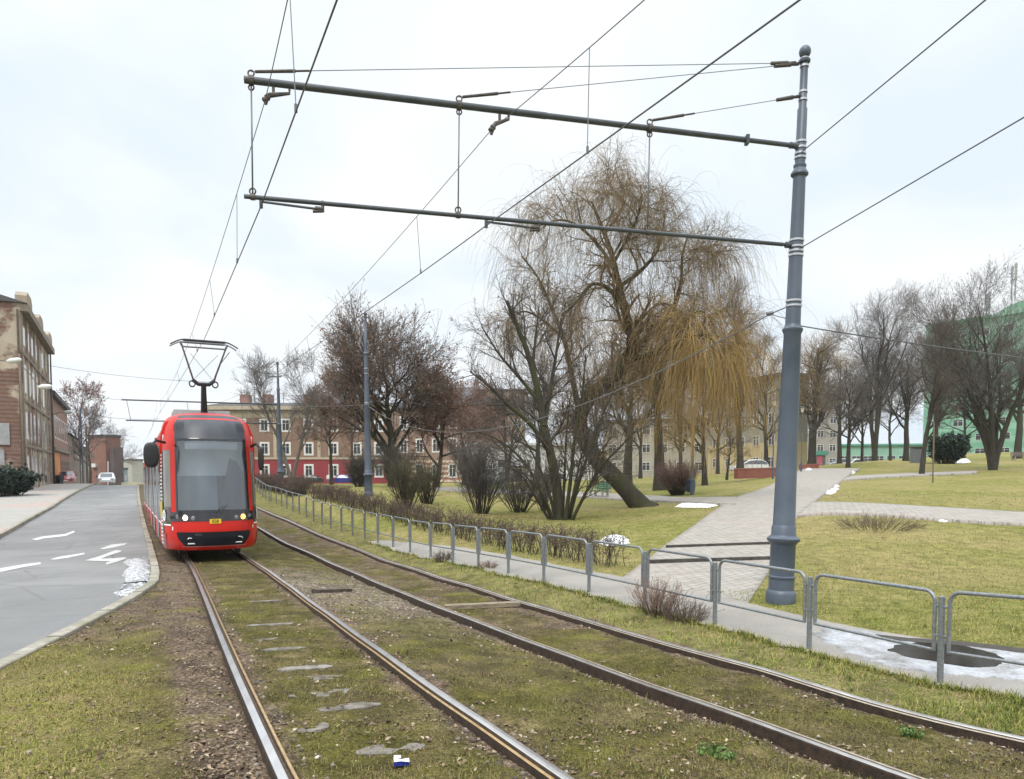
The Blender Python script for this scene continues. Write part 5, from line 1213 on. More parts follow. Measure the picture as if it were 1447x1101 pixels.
for (a_, b_, hh, lb) in ((at(1040, 672.5, 62), at(1099, 670.5, 66), .5, 'low red brick planter wall before the yellow block'), (at(1130, 665.5, 78), at(1156, 664.5, 78), .55, 'short dark brick wall beside the top of the path')):
    o = MB(); o.bar(a_+[0, 0, hh/2-.1], b_+[0, 0, hh/2-.1], .4, hh+.3); t = o.build('brick_wall', brw); tag(t, lb, 'wall'); o = MB(); o.bar(a_+[0, 0, hh+.09], b_+[0, 0, hh+.09], .48, .07); o.build('coping', mat('coping_red', (.34, .15, .11), rough=.85), t)
p = at(1157, 661.5, 122); t = thing('kiosk', 'small kiosk with a teal roof and pink poster at the end of the path', 'kiosk', p); b = MB(); b.box((0, 0, 1.0), (1.5, 1.5, 2.2)); b.build('wall', mat('kiosk_dark', (.14, .16, .16), rough=.6), t); b = MB(); b.box((.2, 0, 2.45), (1.9, 1.9, .7)); b.build('roof', mat('teal_fascia', (.12, .35, .28), rough=.6), t); b = MB(); b.box((-.2, -.78, 1.1), (.85, .05, 1.7)); b.build('poster', mat('poster_pink', (.62, .07, .13), (.5, .22, .24), scale=2, rough=.5), t)
t = thing('electric_cabinet', 'grey utility cabinet on the far lawn beside the dark evergreen bush', 'cabinet', hit(1297, 654)); b = MB(); b.box((0, 0, .75), (1.4, .6, 1.7)); b.build('cabinet_body', mat('cabinet_grey', (.17, .18, .19), rough=.6), t); b = MB(); b.box((0, -.04, 1.63), (1.5, .75, .07)); b.build('cabinet_roof', dksteel, t); b = MB(); b.box((.35, -.31, .8), (.62, .02, 1.3)); b.build('cabinet_door', mat('cabinet_door', (.20, .21, .22), rough=.5), t)
# bird and small litter
cg = hit(567, 1080, -.045); t = thing('cigarette_packet', 'crushed white and blue cigarette packet lying between the polished rails', 'packet', tuple(cg), .18)
b = MB(); b.add([(-.048, -.03, .0), (.050, -.028, .0), (.052, .034, .002), (-.046, .03, .0), (-.046, -.026, .028), (.051, -.030, .022), (.05, .03, .026), (-.047, .031, .034), (0, -.028, .03), (0, .03, .022)],
    [(0, 1, 5, 8, 4), (2, 3, 7, 9, 6), (1, 2, 6, 5), (3, 0, 4, 7), (4, 8, 9, 7), (8, 5, 6, 9)]); 
for i, f in enumerate(b.f): b.m[i] = 1 if i == 0 else 0
b.build('carton', [mat('packet_white', (.72, .72, .72), (.55, .55, .56), scale=30, rough=.5), mat('packet_blue', (.01, .02, .20), rough=.4)], t)
b = MB(); b.add([(-.045, .028, .031), (.0, .03, .029), (.0, .06, .036), (-.045, .058, .040)], [(0, 1, 2, 3), (3, 2, 1, 0)]); b.build('flap', mat('packet_white', (.72,)*3), t)
# ================================================================== person by the parked cars
def person(label, p, rz, coat, legs_):
    t = thing('person', label, 'person', p, rz)
    J = {'pelvis': (0, 0, .93), 'waist': (0, .0, 1.08), 'chest': (0, .01, 1.32), 'neck': (0, 0, 1.47), 'head0': (0, -.01, 1.56), 'head1': (0, -.01, 1.70),
         'shl': (-.18, 0, 1.41), 'ell': (-.24, .03, 1.14), 'hal': (-.22, -.10, .90), 'shr': (.18, 0, 1.41), 'elr': (.25, .02, 1.14), 'har': (.20, -.12, .92),
         'hil': (-.09, 0, .88), 'knl': (-.10, -.05, .48), 'anl': (-.10, .03, .08), 'tol': (-.11, -.13, .04), 'hir': (.09, 0, .88), 'knr': (.10, .02, .48), 'anr': (.11, .10, .09), 'tor': (.12, -.05, .04)}
    rad_ = {'pelvis': .15, 'waist': .14, 'chest': .16, 'neck': .06, 'head0': .085, 'head1': .095, 'shl': .075, 'ell': .055, 'hal': .04, 'shr': .075, 'elr': .055, 'har': .04, 'hil': .095, 'knl': .06, 'anl': .045, 'tol': .035, 'hir': .095, 'knr': .06, 'anr': .045, 'tor': .035}
    E_ = [('pelvis','waist'),('waist','chest'),('chest','neck'),('neck','head0'),('head0','head1'),('chest','shl'),('shl','ell'),('ell','hal'),('chest','shr'),('shr','elr'),('elr','har'),('pelvis','hil'),('hil','knl'),('knl','anl'),('anl','tol'),('pelvis','hir'),('hir','knr'),('knr','anr'),('anr','tor')]
    ks = list(J); me = bpy.data.meshes.new('body'); me.from_pydata([J[k] for k in ks], [(ks.index(a), ks.index(b)) for a, b in E_], []); o = bpy.data.objects.new('body', me); link(o); o.parent = t
    sk = o.modifiers.new('skin', 'SKIN')
    for i, k in enumerate(ks): me.skin_vertices[0].data[i].radius = (rad_[k],)*2
    me.skin_vertices[0].data[0].use_root = True; o.modifiers.new('sub', 'SUBSURF').levels = 1; o.modifiers['sub'].render_levels = 1
    sm = NT('person_'+coat[0]); sp_ = sm.N.new('ShaderNodeSeparateXYZ'); sm.l(sm.obj, sp_.inputs[0]); zc = sm.math('MULTIPLY', sp_.outputs['Z'], .5)
    sm.col(sm.ramp(zc, [(0, (.03, .03, .03)), (.055, legs_), (.455, coat[1]), (.745, (.45, .28, .21))], 'CONSTANT')).rough(.85); me.materials.append(sm.m)
    b = MB(); b.lathe([(-.02, .105), (.06, .108), (.10, .08), (.125, .01)], (0, .015, 1.70), (0, .1, 1), 14); b.build('hair', mat('hair_dark', (.03, .022, .018), rough=.8), t, smooth=True)
    return t
person('person in a white jacket and blue jeans standing between the two parked cars', tuple(at(464, 685.8, 110)), .4, ('white_jacket', (.62, .62, .62)), (.07, .11, .2))
# ================================================================== vegetation
def unit(v): return v/(np.linalg.norm(v, axis=-1, keepdims=True)+1e-9)
def tubes(P, Rr, k=3):
    """P (M,N,3), Rr (M,N) -> vertices, quads"""
    M_, N_ = P.shape[:2]; T = unit(np.gradient(P, axis=1)); ref = unit(np.array([.31, .23, .92])+0*T); 
    al = abs((T*ref).sum(-1, keepdims=True)) > .97; ref = np.where(al, np.array([1.0, 0, 0]), ref)
    u = unit(np.cross(T, ref)); w_ = np.cross(T, u); a = np.linspace(0, 2*PI, k, endpoint=False)
    V = P[:, :, None]+Rr[:, :, None, None]*(np.cos(a)[:, None]*u[:, :, None]+np.sin(a)[:, None]*w_[:, :, None])
    i = np.arange(M_)[:, None, None]*N_*k+np.arange(N_-1)[None, :, None]*k; q = np.arange(k)[None, None]; q2 = (q+1) % k
    return V.reshape(-1, 3), np.stack([i+q, i+q2, i+k+q2, i+k+q], -1).reshape(-1, 4)
def merge(parts):
    V = []; Q = []; n = 0
    for v, q in parts: V.append(v); Q.append(q+n); n += len(v)
    return np.concatenate(V), np.concatenate(Q)
def sample(P, t):
    """points and tangents at parameter t (M,c) on polylines P (M,N,3)"""
    N_ = P.shape[1]; f = np.clip(t, 0, .999)*(N_-1); i = f.astype(int); u = (f-i)[..., None]; m = np.arange(P.shape[0])[:, None]
    a, b = P[m, i], P[m, i+1]; return a+(b-a)*u, unit(b-a)
def grow(P, Rr, nc, t0, t1, ang, lens, n=6, wig=.12, trop=.0, rr=.6, sd=.25, tip=.3, rmin=.004, bias=None, lsd=.25, tpow=1.0):
    M_ = P.shape[0]; t = t0+(t1-t0)*((np.arange(nc)+rng.random((M_, nc)))/nc)**tpow
    S_, T = sample(P, t); r0_ = np.take_along_axis(Rr, np.clip((t*(P.shape[1]-1)).astype(int), 0, P.shape[1]-1), 1)*rr
    ref = unit(rng.normal(size=T.shape)); side = unit(np.cross(T, ref)); a = ang+rng.normal(size=t.shape)*sd*ang
    D = unit(T*np.cos(a)[..., None]+side*np.sin(a)[..., None])
    if bias is not None: D = unit(D+np.array(bias))
    L_ = (lens(t) if callable(lens) else lens+0*t)*(1+rng.normal(size=t.shape)*lsd); L_ = np.maximum(L_, .15*np.mean(L_))
    D = D.reshape(-1, 3); p = S_.reshape(-1, 3); L_ = L_.reshape(-1); out = [p]
    for i in range(n-1):
        D = unit(D+rng.normal(size=D.shape)*wig+np.array([0, 0, trop])); p = p+D*(L_/(n-1))[:, None]; out.append(p)
    R2 = np.maximum(r0_.reshape(-1)[:, None]*np.linspace(1, tip, n)[None], rmin)
    return np.stack(out, 1), R2
def leaves(P, per, size, seed=0):
    M_ = P.shape[0]; t = rng.random((M_, per))*.7+.3; S_, T = sample(P, t); c = S_.reshape(-1, 3)+rng.normal(size=(M_*per, 3))*size*.6
    u = unit(rng.normal(size=c.shape)); v = unit(np.cross(u, rng.normal(size=c.shape))); s = size*(.6+.8*rng.random((len(c), 1)))
    V = np.stack([c-u*s, c+v*s*.55, c+u*s, c-v*s*.55], 1).reshape(-1, 3); return V, np.arange(len(V)).reshape(-1, 4)
def bark(name, a, b_, moss=None):
    n = NT(name); nn = n.noise(9, 6, .7, vec=n.mapping((1, 1, .18))); c = n.ramp(nn, [(.3, a), (.7, b_)])
    if moss: c = n.mix(n.step(n.noise(.9, 5, .6), .42, .60), c, moss)
    n.col(c).rough(.92); n.bump(nn, .8, .03); return n.m
bk_dark = bark('bark_dark', (.022, .018, .015), (.068, .055, .045), (.045, .042, .022))
bk_moss = bark('bark_mossy', (.018, .015, .010), (.055, .046, .030), (.042, .043, .014))
bk_grey = bark('bark_grey', (.075, .065, .056), (.15, .13, .115))
tw_grey = mat('twig_grey', (.10, .088, .08), (.16, .14, .126), scale=2, rough=.9); tw_brown = mat('twig_brown', (.068, .05, .038), (.12, .09, .068), scale=2, rough=.9)
tw_pale = mat('twig_pale', (.19, .162, .145), (.25, .215, .19), scale=2, rough=.9); tw_red = mat('twig_reddish', (.135, .078, .066), (.20, .115, .09), scale=2, rough=.9)
tw_gold = mat('willow_strand_gold', (.31, .195, .055), (.46, .31, .10), scale=1.2, rough=.85); tw_tan = mat('willow_strand_tan', (.175, .125, .064), (.285, .205, .105), scale=1.2, rough=.85)
lf_brown = mat('leaf_rust_brown', (.17, .088, .056), (.26, .145, .095), scale=3, rough=.85); lf_dark = mat('leaf_dark_brown', (.05, .036, .026), (.10, .07, .048), scale=3, rough=.85)
lf_ever = mat('leaf_evergreen', (.012, .024, .014), (.03, .052, .026), scale=2, rough=.7); lf_ivy = mat('leaf_ivy', (.025, .035, .014), (.055, .06, .025), scale=2, rough=.7)
def tree(name, label, base, h, spread, bk=bk_grey, tw=tw_grey, trunk_r=.2, path=None, first=.28, limbs=13, ang=.75, up=.05, sub=(6, 6, 5), leaf=None, group='bare trees in the park', stems=1, fan=.3, twr=.008, droop=0.0, wig=.11, lean=(0, 0), leader=.92, kids=None, cat='tree'):
    base = np.array(base, float); t = thing(name, label, cat, base, 0, group)
    tp = []; 
    if path is not None: tp.append((np.array(path)[None]-base, None))
    n0 = 12; P0 = []
    for s in range(stems):
        az = 2*PI*s/max(stems, 1)+rng.random()*.8; f = fan*(1 if stems > 1 else 0)*(.6+.7*rng.random()); u = np.linspace(0, 1, n0)[:, None]
        p = np.concatenate([u*0, u*0, u*h*leader*(1 if stems == 1 else .8+.2*rng.random())], 1)
        p[:, 0] += (math.cos(az)*f*h*.5*u[:, 0]**1.2+lean[0]*u[:, 0]*h+np.cumsum(rng.normal(size=n0)*.012*h)*u[:, 0]); p[:, 1] += math.sin(az)*f*h*.5*u[:, 0]**1.2+lean[1]*u[:, 0]*h+np.cumsum(rng.normal(size=n0)*.012*h)*u[:, 0]
        p[0, 2] = -.25; P0.append(p)
    P0 = np.array(P0); R0 = (trunk_r/math.sqrt(max(1, stems*.6)))*np.repeat((np.linspace(1, .10, n0)**.9)[None], stems, 0); R0[:, 0] *= 1.25
    lf = lambda t_: spread*(1.12-.75*t_)*(.75+.25*np.minimum(1, (t_-first*.4)*4))
    P1, R1 = grow(P0, R0, max(3, limbs//stems+2) if stems > 1 else limbs, first, .97, ang, lf, 8, wig, up, .55, tip=.25, rmin=.014)
    P2, R2 = grow(P1, R1, sub[0], .25, .98, .7, lambda t_: spread*.50*(1.1-.6*t_), 6, wig*1.2, up-droop*.3, .55, tip=.3, rmin=.010)
    P3, R3 = grow(P2, R2, sub[1], .15, 1.0, .65, lambda t_: spread*.27*(1.1-.5*t_), 5, wig*1.2, up*.8-droop, .6, tip=.4, rmin=twr)
    P4, R4 = grow(P3, R3, sub[2], .1, 1.0, .6, lambda t_: spread*.15*(1.1-.4*t_), 4, wig, up*.6-droop, .7, tip=.5, rmin=twr*.8)
    big('trunk', *merge([tubes(P0, R0, 10), tubes(P1, R1, 6), tubes(P2, R2, 4)]), bk, t, smooth=True)
    big('crown', *merge([tubes(P3, R3, 3), tubes(P4, R4, 3)]), tw, t)
    if leaf: big('leaves', *leaves(P4, leaf[0], leaf[1]), leaf[2], t)
    return t
# ------------------------------------------------------------------ leaning willow
wb = hit(905, 716); 
def wp_(px, py, dy=0.0): return at(px, py, wb[1]+dy)-wb
def spl(pts, n=24):
    pts = np.array(pts, float); k = len(pts); u = np.linspace(0, k-1.001, n); i = u.astype(int); f = (u-i)[:, None]
    p0 = pts[np.maximum(i-1, 0)]; p1 = pts[i]; p2 = pts[np.minimum(i+1, k-1)]; p3 = pts[np.minimum(i+2, k-1)]
    return .5*((2*p1)+(-p0+p2)*f+(2*p0-5*p1+4*p2-p3)*f*f+(-p0+3*p1-3*p2+p3)*f**3)
pxm = wb[1]/F
wt = thing('willow_tree', 'big leaning weeping willow with mossy trunk and golden hanging branches beside the paved path', 'tree', wb)
tr_p = spl([wp_(912, 724), wp_(897, 706), wp_(873, 679, .1), wp_(846, 652, .3), wp_(826, 622, .4), wp_(819, 592, .4), wp_(834, 560, .3), wp_(862, 538, .2), wp_(886, 512, 0), wp_(893, 478, -.2), wp_(884, 442, -.4), wp_(874, 400, -.5), wp_(862, 352, -.6), wp_(846, 310, -.7), wp_(836, 285, -.7)], 60)
tr_r = np.interp(np.linspace(0, 1, 60), [0, .03, .1, .3, .45, .62, .75, 1], np.array([22, 16, 12.5, 11.5, 10.5, 7.5, 5, 1.2])*pxm)
LIMB = [([(820, 590, .4), (808, 530, .9), (797, 480, 1.2), (778, 432, 1.5), (760, 392, 1.7), (737, 362, 1.9)], 5.5), ([(885, 445, -.4), (862, 410, -1.2), (836, 402, -1.6), (814, 428, -1.9), (792, 446, -2.1)], 4),
        ([(876, 405, -.5), (905, 383, .4), (928, 356, .9), (936, 326, 1.2), (940, 302, 1.4)], 4), ([(893, 490, -.1), (925, 470, 1.2), (950, 440, 1.8), (962, 402, 2.1), (964, 362, 2.3), (972, 334, 2.5)], 5.5),
        ([(889, 508, 0), (930, 498, -.8), (972, 478, -1.4), (1000, 474, -1.8), (1014, 488, -2)], 5), ([(872, 390, -.5), (850, 352, -1.2), (815, 318, -1.8), (784, 312, -2.2), (758, 330, -2.4)], 3.2),
        ([(846, 552, .3), (866, 520, 1.5), (905, 470, 2.4), (930, 430, 2.8), (960, 440, 3.2), (985, 470, 3.4)], 4), ([(868, 370, -.6), (890, 330, -1.2), (903, 300, -1.5), (908, 276, -1.6)], 3),
        ([(797, 480, 1.2), (770, 455, 2.2), (740, 440, 2.6), (715, 455, 2.9)], 3), ([(925, 470, 1.2), (965, 455, .6), (988, 440, .2), (1004, 452, 0), (1014, 478, 0)], 3.4),
        ([(855, 330, -.6), (880, 290, .3), (866, 268, .6), (856, 255, .8)], 2.2), ([(974, 355, 2.3), (984, 352, 2.0), (996, 350, 1.6), (1006, 360, 1.4)], 2.4)]
LP = np.array([spl([wp_(*q) for q in pts], 20) for pts, r in LIMB]); LR = np.array([np.linspace(1, .22, 20)*r*.85*pxm for pts, r in LIMB])
L2, R2 = grow(np.concatenate([LP, tr_p[None, np.linspace(28, 59, 20).astype(int)]]), np.concatenate([LR, tr_r[None, np.linspace(28, 59, 20).astype(int)]]), 16, .15, 1.0, .9, lambda t_: 1.55*(1.15-.55*t_), 7, .16, .02, .55, tip=.3, rmin=.016)
lo_, lor_ = grow(tr_p[None, 6:40], tr_r[None, 6:40], 26, .2, 1.0, 1.0, 1.5, 7, .2, .05, .25, tip=.3, rmin=.014)
L2 = np.concatenate([L2, lo_]); R2 = np.concatenate([R2, lor_])
L3, R3 = grow(L2, R2, 6, .2, 1.0, .8, .85, 6, .16, .02, .6, tip=.4, rmin=.009)
def hang(P, nc, lo, hi, rm, keep=1.0, out=.5):
    M_ = P.shape[0]; t_ = .25+.75*rng.random((M_, nc)); S_, T = sample(P, t_); S_ = S_.reshape(-1, 3); D = unit(T.reshape(-1, 3)*out+rng.normal(size=S_.shape)*.35)
    sel = rng.random(len(S_)) < keep; S_ = S_[sel]; D = D[sel]; L_ = lo+(hi-lo)*rng.random(len(S_))**1.4; fl = np.maximum(.6, S_[:, 2]-1.1-1.2*rng.random(len(S_))); L_ = np.minimum(L_, fl); n = 9; p = S_; o = [p]
    for i in range(n-1):
        D = unit(D+np.array([0, 0, -.42])+rng.normal(size=D.shape)*.085); p = p+D*(L_/(n-1))[:, None]; o.append(p)
    return np.stack(o, 1), np.repeat(np.linspace(rm, rm*.55, n)[None], len(S_), 0)
X3 = L3[:, 0, 0]; right = (X3 > 1.3) & (L3[:, 0, 2] < 8.2)
Hg, Rg = hang(L3[right], 17, 1.4, 7.0, .0068, 1.0); Ht, Rt = hang(L3[~right], 8, .9, 3.8, .0052, .9)
Pt, Rp = grow(L3[~right], R3[~right], 2, .3, 1.0, .55, .75, 5, .12, -.02, .7, tip=.5, rmin=.006)
big('trunk', *merge([tubes(tr_p[None], tr_r[None], 14), tubes(LP, LR, 8)]), bk_moss, wt, smooth=True)
big('branches', *merge([tubes(L2, R2, 5), tubes(L3, R3, 3)]), bark('bark_willow_twig', (.09, .066, .042), (.19, .14, .085)), wt)
big('crown', *merge([tubes(Ht, Rt, 3), tubes(Pt, Rp, 3)]), tw_tan, wt); gsel = rng.random(len(Hg)) < .68; big('golden_crown', *tubes(Hg[gsel], Rg[gsel], 3), tw_gold, wt); big('tan_crown', *tubes(Hg[~gsel], Rg[~gsel], 3), mat('willow_strand_straw', (.20, .135, .058), (.33, .235, .11), scale=1.2, rough=.85), wt)
o = MB(); o.lathe([(-.3, .75), (-.05, .72), (.06, .52), (.22, .36)], (0.02, 0, 0), (-.25, .0, 1), 18); V = np.concatenate(o.v); V[:, :2] *= (1+.22*np.sin(np.arctan2(V[:, 1], V[:, 0])*5+1))[:, None]; o.v = [V]; o.build('root_flare', bk_moss, wt, smooth=True)
# second willow behind, with thick straight trunk
tree('willow_tree', 'second willow with a thick upright dark trunk behind the leaning one', at(932, 691, 52), 11.5, 5.0, bk_dark, tw_tan, .42, limbs=16, ang=.8, up=.03, sub=(6, 6, 6), droop=.22, twr=.011, first=.38)
tree('willow_tree', 'willow with a greenish trunk just behind the leaning trunk, beside the slate car', at(886, 684, 62), 10.5, 4.6, bk_moss, tw_brown, .42, limbs=14, ang=.75, up=.04, sub=(6, 6, 5), droop=.12, twr=.012, first=.4)
# ------------------------------------------------------------------ multi-stemmed alder by the railing
ab = hit(796, 734)
al = thing('alder_tree', 'multi-stemmed alder with mossy main stem and small dark cones, behind the short hedge', 'tree', ab); k_ = ab[1]/F
def ap(px, py, dy=0.0): return at(px, py, ab[1]+dy)-ab
ST = [([(790, 742, 0), (788, 700, 0), (780, 650, 0), (768, 600, .1), (762, 560, .2), (746, 500, .2), (728, 455, .1), (716, 425, 0)], 8.5), ([(778, 640, 0), (750, 600, -.4), (716, 570, -.7), (690, 545, -.9), (664, 525, -1)], 4), ([(769, 603, 0), (776, 560, .7), (786, 500, 1), (793, 450, 1.1)], 4.2),
      ([(764, 570, .2), (735, 535, .6), (705, 500, .9), (680, 460, 1)], 3.2), ([(802, 740, .2), (815, 690, .3), (832, 640, .6), (850, 590, .8), (868, 550, 1)], 3.6), ([(798, 740, -.2), (806, 680, -.5), (812, 620, -.8), (822, 560, -1), (828, 500, -1.1)], 3.4),
      ([(806, 740, -.2), (826, 700, -.6), (848, 662, -.9), (878, 630, -1.2), (902, 605, -1.4)], 2.8), ([(782, 740, 0), (762, 690, -.4), (738, 650, -.7), (705, 622, -.9), (668, 608, -1)], 2.8), ([(786, 740, .2), (774, 690, .7), (752, 640, 1.1), (722, 590, 1.5)], 2.6),
      ([(801, 740, 0), (812, 690, .4), (820, 650, .7), (836, 600, 1)], 2.6), ([(779, 740, 0), (755, 700, .2), (735, 670, .4), (708, 655, .6)], 2.2), ([(804, 740, .1), (812, 700, -.3), (824, 660, -.6), (842, 620, -.8)], 2.4), ([(794, 740, .2), (797, 690, .9), (800, 620, 1.3), (806, 560, 1.5)], 2.8), ([(808, 740, 0), (822, 706, .2), (840, 680, .4), (860, 660, .6)], 2.0),
      ([(783, 740, -.2), (770, 705, -.6), (750, 680, -.9), (728, 660, -1.1)], 2.0), ([(752, 520, .2), (757, 475, .4), (762, 430, .5)], 2.6)]
AP = np.array([spl([ap(*q) for q in pts], 16) for pts, r in ST]); AR = np.array([np.linspace(1, .25, 16)*r*k_ for pts, r in ST])
A2_, Q2 = grow(AP, AR, 12, .25, 1.0, .7, lambda t_: 1.5*(1.15-.5*t_), 6, .12, .05, .5, tip=.3, rmin=.008); A3_, Q3 = grow(A2_, Q2, 6, .2, 1.0, .65, .55, 5, .12, .03, .6, tip=.4, rmin=.0055); A4_, Q4 = grow(A3_, Q3, 3, .2, 1.0, .6, .3, 4, .1, .02, .7, tip=.6, rmin=.0045)
big('trunk', *merge([tubes(AP, AR, 8)]), bk_moss, al, smooth=True); big('crown', *merge([tubes(A2_, Q2, 4), tubes(A3_, Q3, 3), tubes(A4_, Q4, 3)]), mat('alder_twig', (.052, .042, .036), (.10, .082, .07), scale=2, rough=.9), al)
selc = rng.random(len(A4_)) < .33; big('cones', *leaves(A4_[selc], 1, .040), lf_dark, al)
# ------------------------------------------------------------------ trees behind
tree('oak_tree', 'broad brown-leaved oak behind the bare grey pole on the lawn', at(555, 692, 50), 8.7, 6.8, bk_dark, mat('oak_twig', (.10, .076, .06), (.165, .128, .10), scale=2, rough=.9), .34, limbs=20, ang=.85, up=.06, sub=(8, 7, 6), leaf=(1, .07, lf_brown), twr=.011, first=.20)
tree('oak_tree', 'smaller russet-leaved oak right beside the broad one, over the striped tenement', at(617, 691, 54), 7.2, 4.6, bk_dark, tw_red, .2, limbs=15, ang=.9, up=.04, sub=(6, 6, 5), leaf=(2, .075, lf_brown), twr=.012, first=.22, lean=(.12, 0))
tree('oak_tree', 'slim russet-leaved tree in front of the bright blue car', at(469, 685, 82), 10.5, 4.2, bk_dark, tw_red, .22, limbs=14, ang=.7, up=.07, sub=(6, 6, 5), leaf=(2, .085, lf_brown), twr=.014, lean=(-.05, 0), first=.35)
tree('bare_tree', 'bare grey tree in front of the red ground floor, beside the farthest grey pole', at(413, 686, 72), 12.3, 5.0, bk_grey, tw_grey, .22, limbs=15, ang=.65, up=.09, sub=(6, 6, 5), twr=.012, stems=2, fan=.35, lean=(-.07, 0))
tree('bare_tree', 'thin bare tree between the blue car and the broad oak', at(500, 685, 88), 11.0, 4.5, bk_grey, tw_red, .18, limbs=14, ang=.65, up=.08, sub=(6, 6, 4), twr=.014)
tree('bare_tree', 'russet tree between the striped tenement and the white house', at(655, 683, 76), 8.5, 5.0, bk_dark, tw_red, .2, limbs=14, ang=.85, up=.03, sub=(6, 6, 5), leaf=(1, .085, lf_brown), twr=.014, first=.2)
tree('bare_tree', 'dark bare tree before the white house, the one nearest the silver car', at(717, 677, 70), 8.2, 4.2, bk_dark, tw_brown, .22, limbs=13, ang=.8, up=.04, sub=(6, 6, 5), twr=.013, stems=2, fan=.18)
tree('bare_tree', 'dark bare tree before the white house, its trunk just beside the alder', at(759, 681, 62), 8.8, 4.4, bk_dark, tw_brown, .26, limbs=14, ang=.8, up=.04, sub=(6, 6, 5), twr=.012, lean=(.02, 0))
tree('bare_tree', 'tall pale poplar between the golden willow curtain and the tall pole', at(1046, 667, 72), 18.0, 4.2, bk_dark, tw_pale, .34, limbs=28, ang=.50, up=.12, sub=(7, 6, 5), twr=0.0073, first=.22)
tree('bare_tree', 'bare spreading tree before the yellow block, beside the round blue sign', at(1082, 666, 82), 13.8, 4.8, bk_dark, tw_grey, .26, limbs=20, ang=.85, up=.07, sub=(7, 6, 5), twr=0.0079, first=.25)
tree('bare_tree', 'small crooked tree on the lawn before the yellow block', at(1027, 674, 62), 3.6, 1.8, bk_dark, tw_brown, .11, limbs=8, ang=.9, up=.02, sub=(5, 5, 4), twr=0.0085, lean=(.1, 0))
tree('bare_tree', 'thin-trunked tree half hidden by the lamp post under the willow', at(996, 682, 58), 8.5, 4.2, bk_dark, tw_tan, .22, limbs=14, ang=.85, up=.02, sub=(6, 6, 5), twr=0.0102, droop=.10, lean=(-.05, 0))
tree('bare_tree', 'two-trunked brownish tree standing just beyond the tall pole', at(1147, 661, 92), 16.5, 6.4, bk_dark, tw_tan, .5, limbs=20, ang=.75, up=.06, sub=(7, 6, 5), twr=0.0099, stems=2, fan=.25)
tree('bare_tree', 'brownish drooping tree behind the kiosk at the path end', at(1186, 661, 108), 16.5, 7.5, bk_dark, tw_tan, .36, limbs=20, ang=.8, up=.03, sub=(7, 6, 5), twr=0.0105, droop=.06)
tree('bare_tree', 'short dark tree beside the white hatchback at the path end', at(1198, 663, 76), 9.0, 4.4, bk_dark, tw_grey, .24, limbs=17, ang=.8, up=.05, sub=(7, 6, 5), twr=0.0079)
tree('bare_tree', 'very tall pale bare tree behind the grass mound', at(1236, 655, 86), 19.5, 6.2, bk_dark, tw_grey, .36, limbs=30, ang=.6, up=.09, sub=(7, 6, 5), twr=0.0074, stems=3, fan=.22)
tree('bare_tree', 'mid-sized dark tree on the grass mound, between the tall pale tree and the cabinet', at(1280, 651, 92), 13.5, 6.4, bk_dark, tw_grey, .36, limbs=22, ang=.8, up=.05, sub=(7, 6, 5), twr=0.0087)
tree('bare_tree', 'slim tree with a leaning forked trunk beside the lone stake', hit(1302, 671.5), 11.8, 3.6, bk_dark, tw_brown, .19, limbs=18, ang=.62, up=.10, sub=(7, 6, 5), twr=0.0056, first=.22, lean=(.04, 0))
tree('bare_tree', 'tall bare tree in front of the green tower, behind the dark evergreen bush', at(1322, 652, 98), 18.0, 5.4, bk_dark, tw_grey, .34, limbs=17, ang=.6, up=.08, sub=(7, 6, 5), twr=0.0081)
tree('bare_tree', 'wide multi-trunked tree on the upper lawn before the green tower', hit(1403, 664), 14.6, 6.2, bk_dark, tw_grey, .44, limbs=42, ang=.7, up=.07, sub=(7, 6, 5), twr=0.0068, stems=5, fan=.50, first=.2, leaf=(1, .045, lf_dark))
tree('bare_tree', 'dark tree at the photo edge behind the weathered bench', at(1438, 648, 100), 15.5, 7.5, bk_dark, tw_grey, .5, limbs=20, ang=.75, up=.06, sub=(7, 6, 5), twr=0.0087)
tree('bare_tree', 'bare tree with bunched twig tips behind the second tenement', at(112, 684, 128), 17.0, 6.0, bk_grey, tw_red, .3, limbs=14, ang=.6, up=.08, sub=(5, 5, 4), twr=0.0187, leaf=(2, .12, mat('seed_bunch', (.22, .13, .11), (.3, .19, .16), scale=2, rough=.9)), group='trees along the street')
tree('bare_tree', 'low bare tree before the far brick house', at(128, 686, 112), 10.0, 4.2, bk_grey, tw_grey, .22, limbs=12, ang=.7, up=.06, sub=(5, 5, 4), twr=0.0153, group='trees along the street')
tree('bare_tree', 'faint bare tree behind the far brick house', at(160, 690, 150), 11.0, 5.5, bk_grey, tw_pale, .2, limbs=12, ang=.75, up=.05, sub=(5, 5, 4), twr=0.0170, group='trees along the street')
for px_, py_, Y_, h_, sp_, tw_, lb_ in ((842, 678, 84, 11.0, 5.4, tw_tan, 'brownish bare tree behind the bend of the leaning willow trunk'),
        (905, 676, 90, 12.0, 5.2, tw_brown, 'dark bare tree behind the slate hatchback'), (962, 678, 78, 10.5, 5.2, tw_tan, 'tan bare tree behind the rusty rounded shrub'), (1014, 672, 92, 13.0, 5.0, tw_brown, 'dark bare tree behind the small crooked tree'),
        (1218, 658, 112, 14.0, 6.0, tw_grey, 'grey bare tree behind the white hatchback'), (1258, 654, 118, 15.0, 6.0, tw_brown, 'brownish bare tree behind the mound, before the green shop building'), (1362, 650, 112, 14.5, 6.5, tw_grey, 'grey bare tree behind the snow patch on the upper lawn')):
    tree('bare_tree', lb_, at(px_, py_, Y_), h_, sp_, bk_dark, tw_, .24, limbs=16, ang=.8, up=.04, sub=(7, 6, 5), twr=0.0076, first=.24)
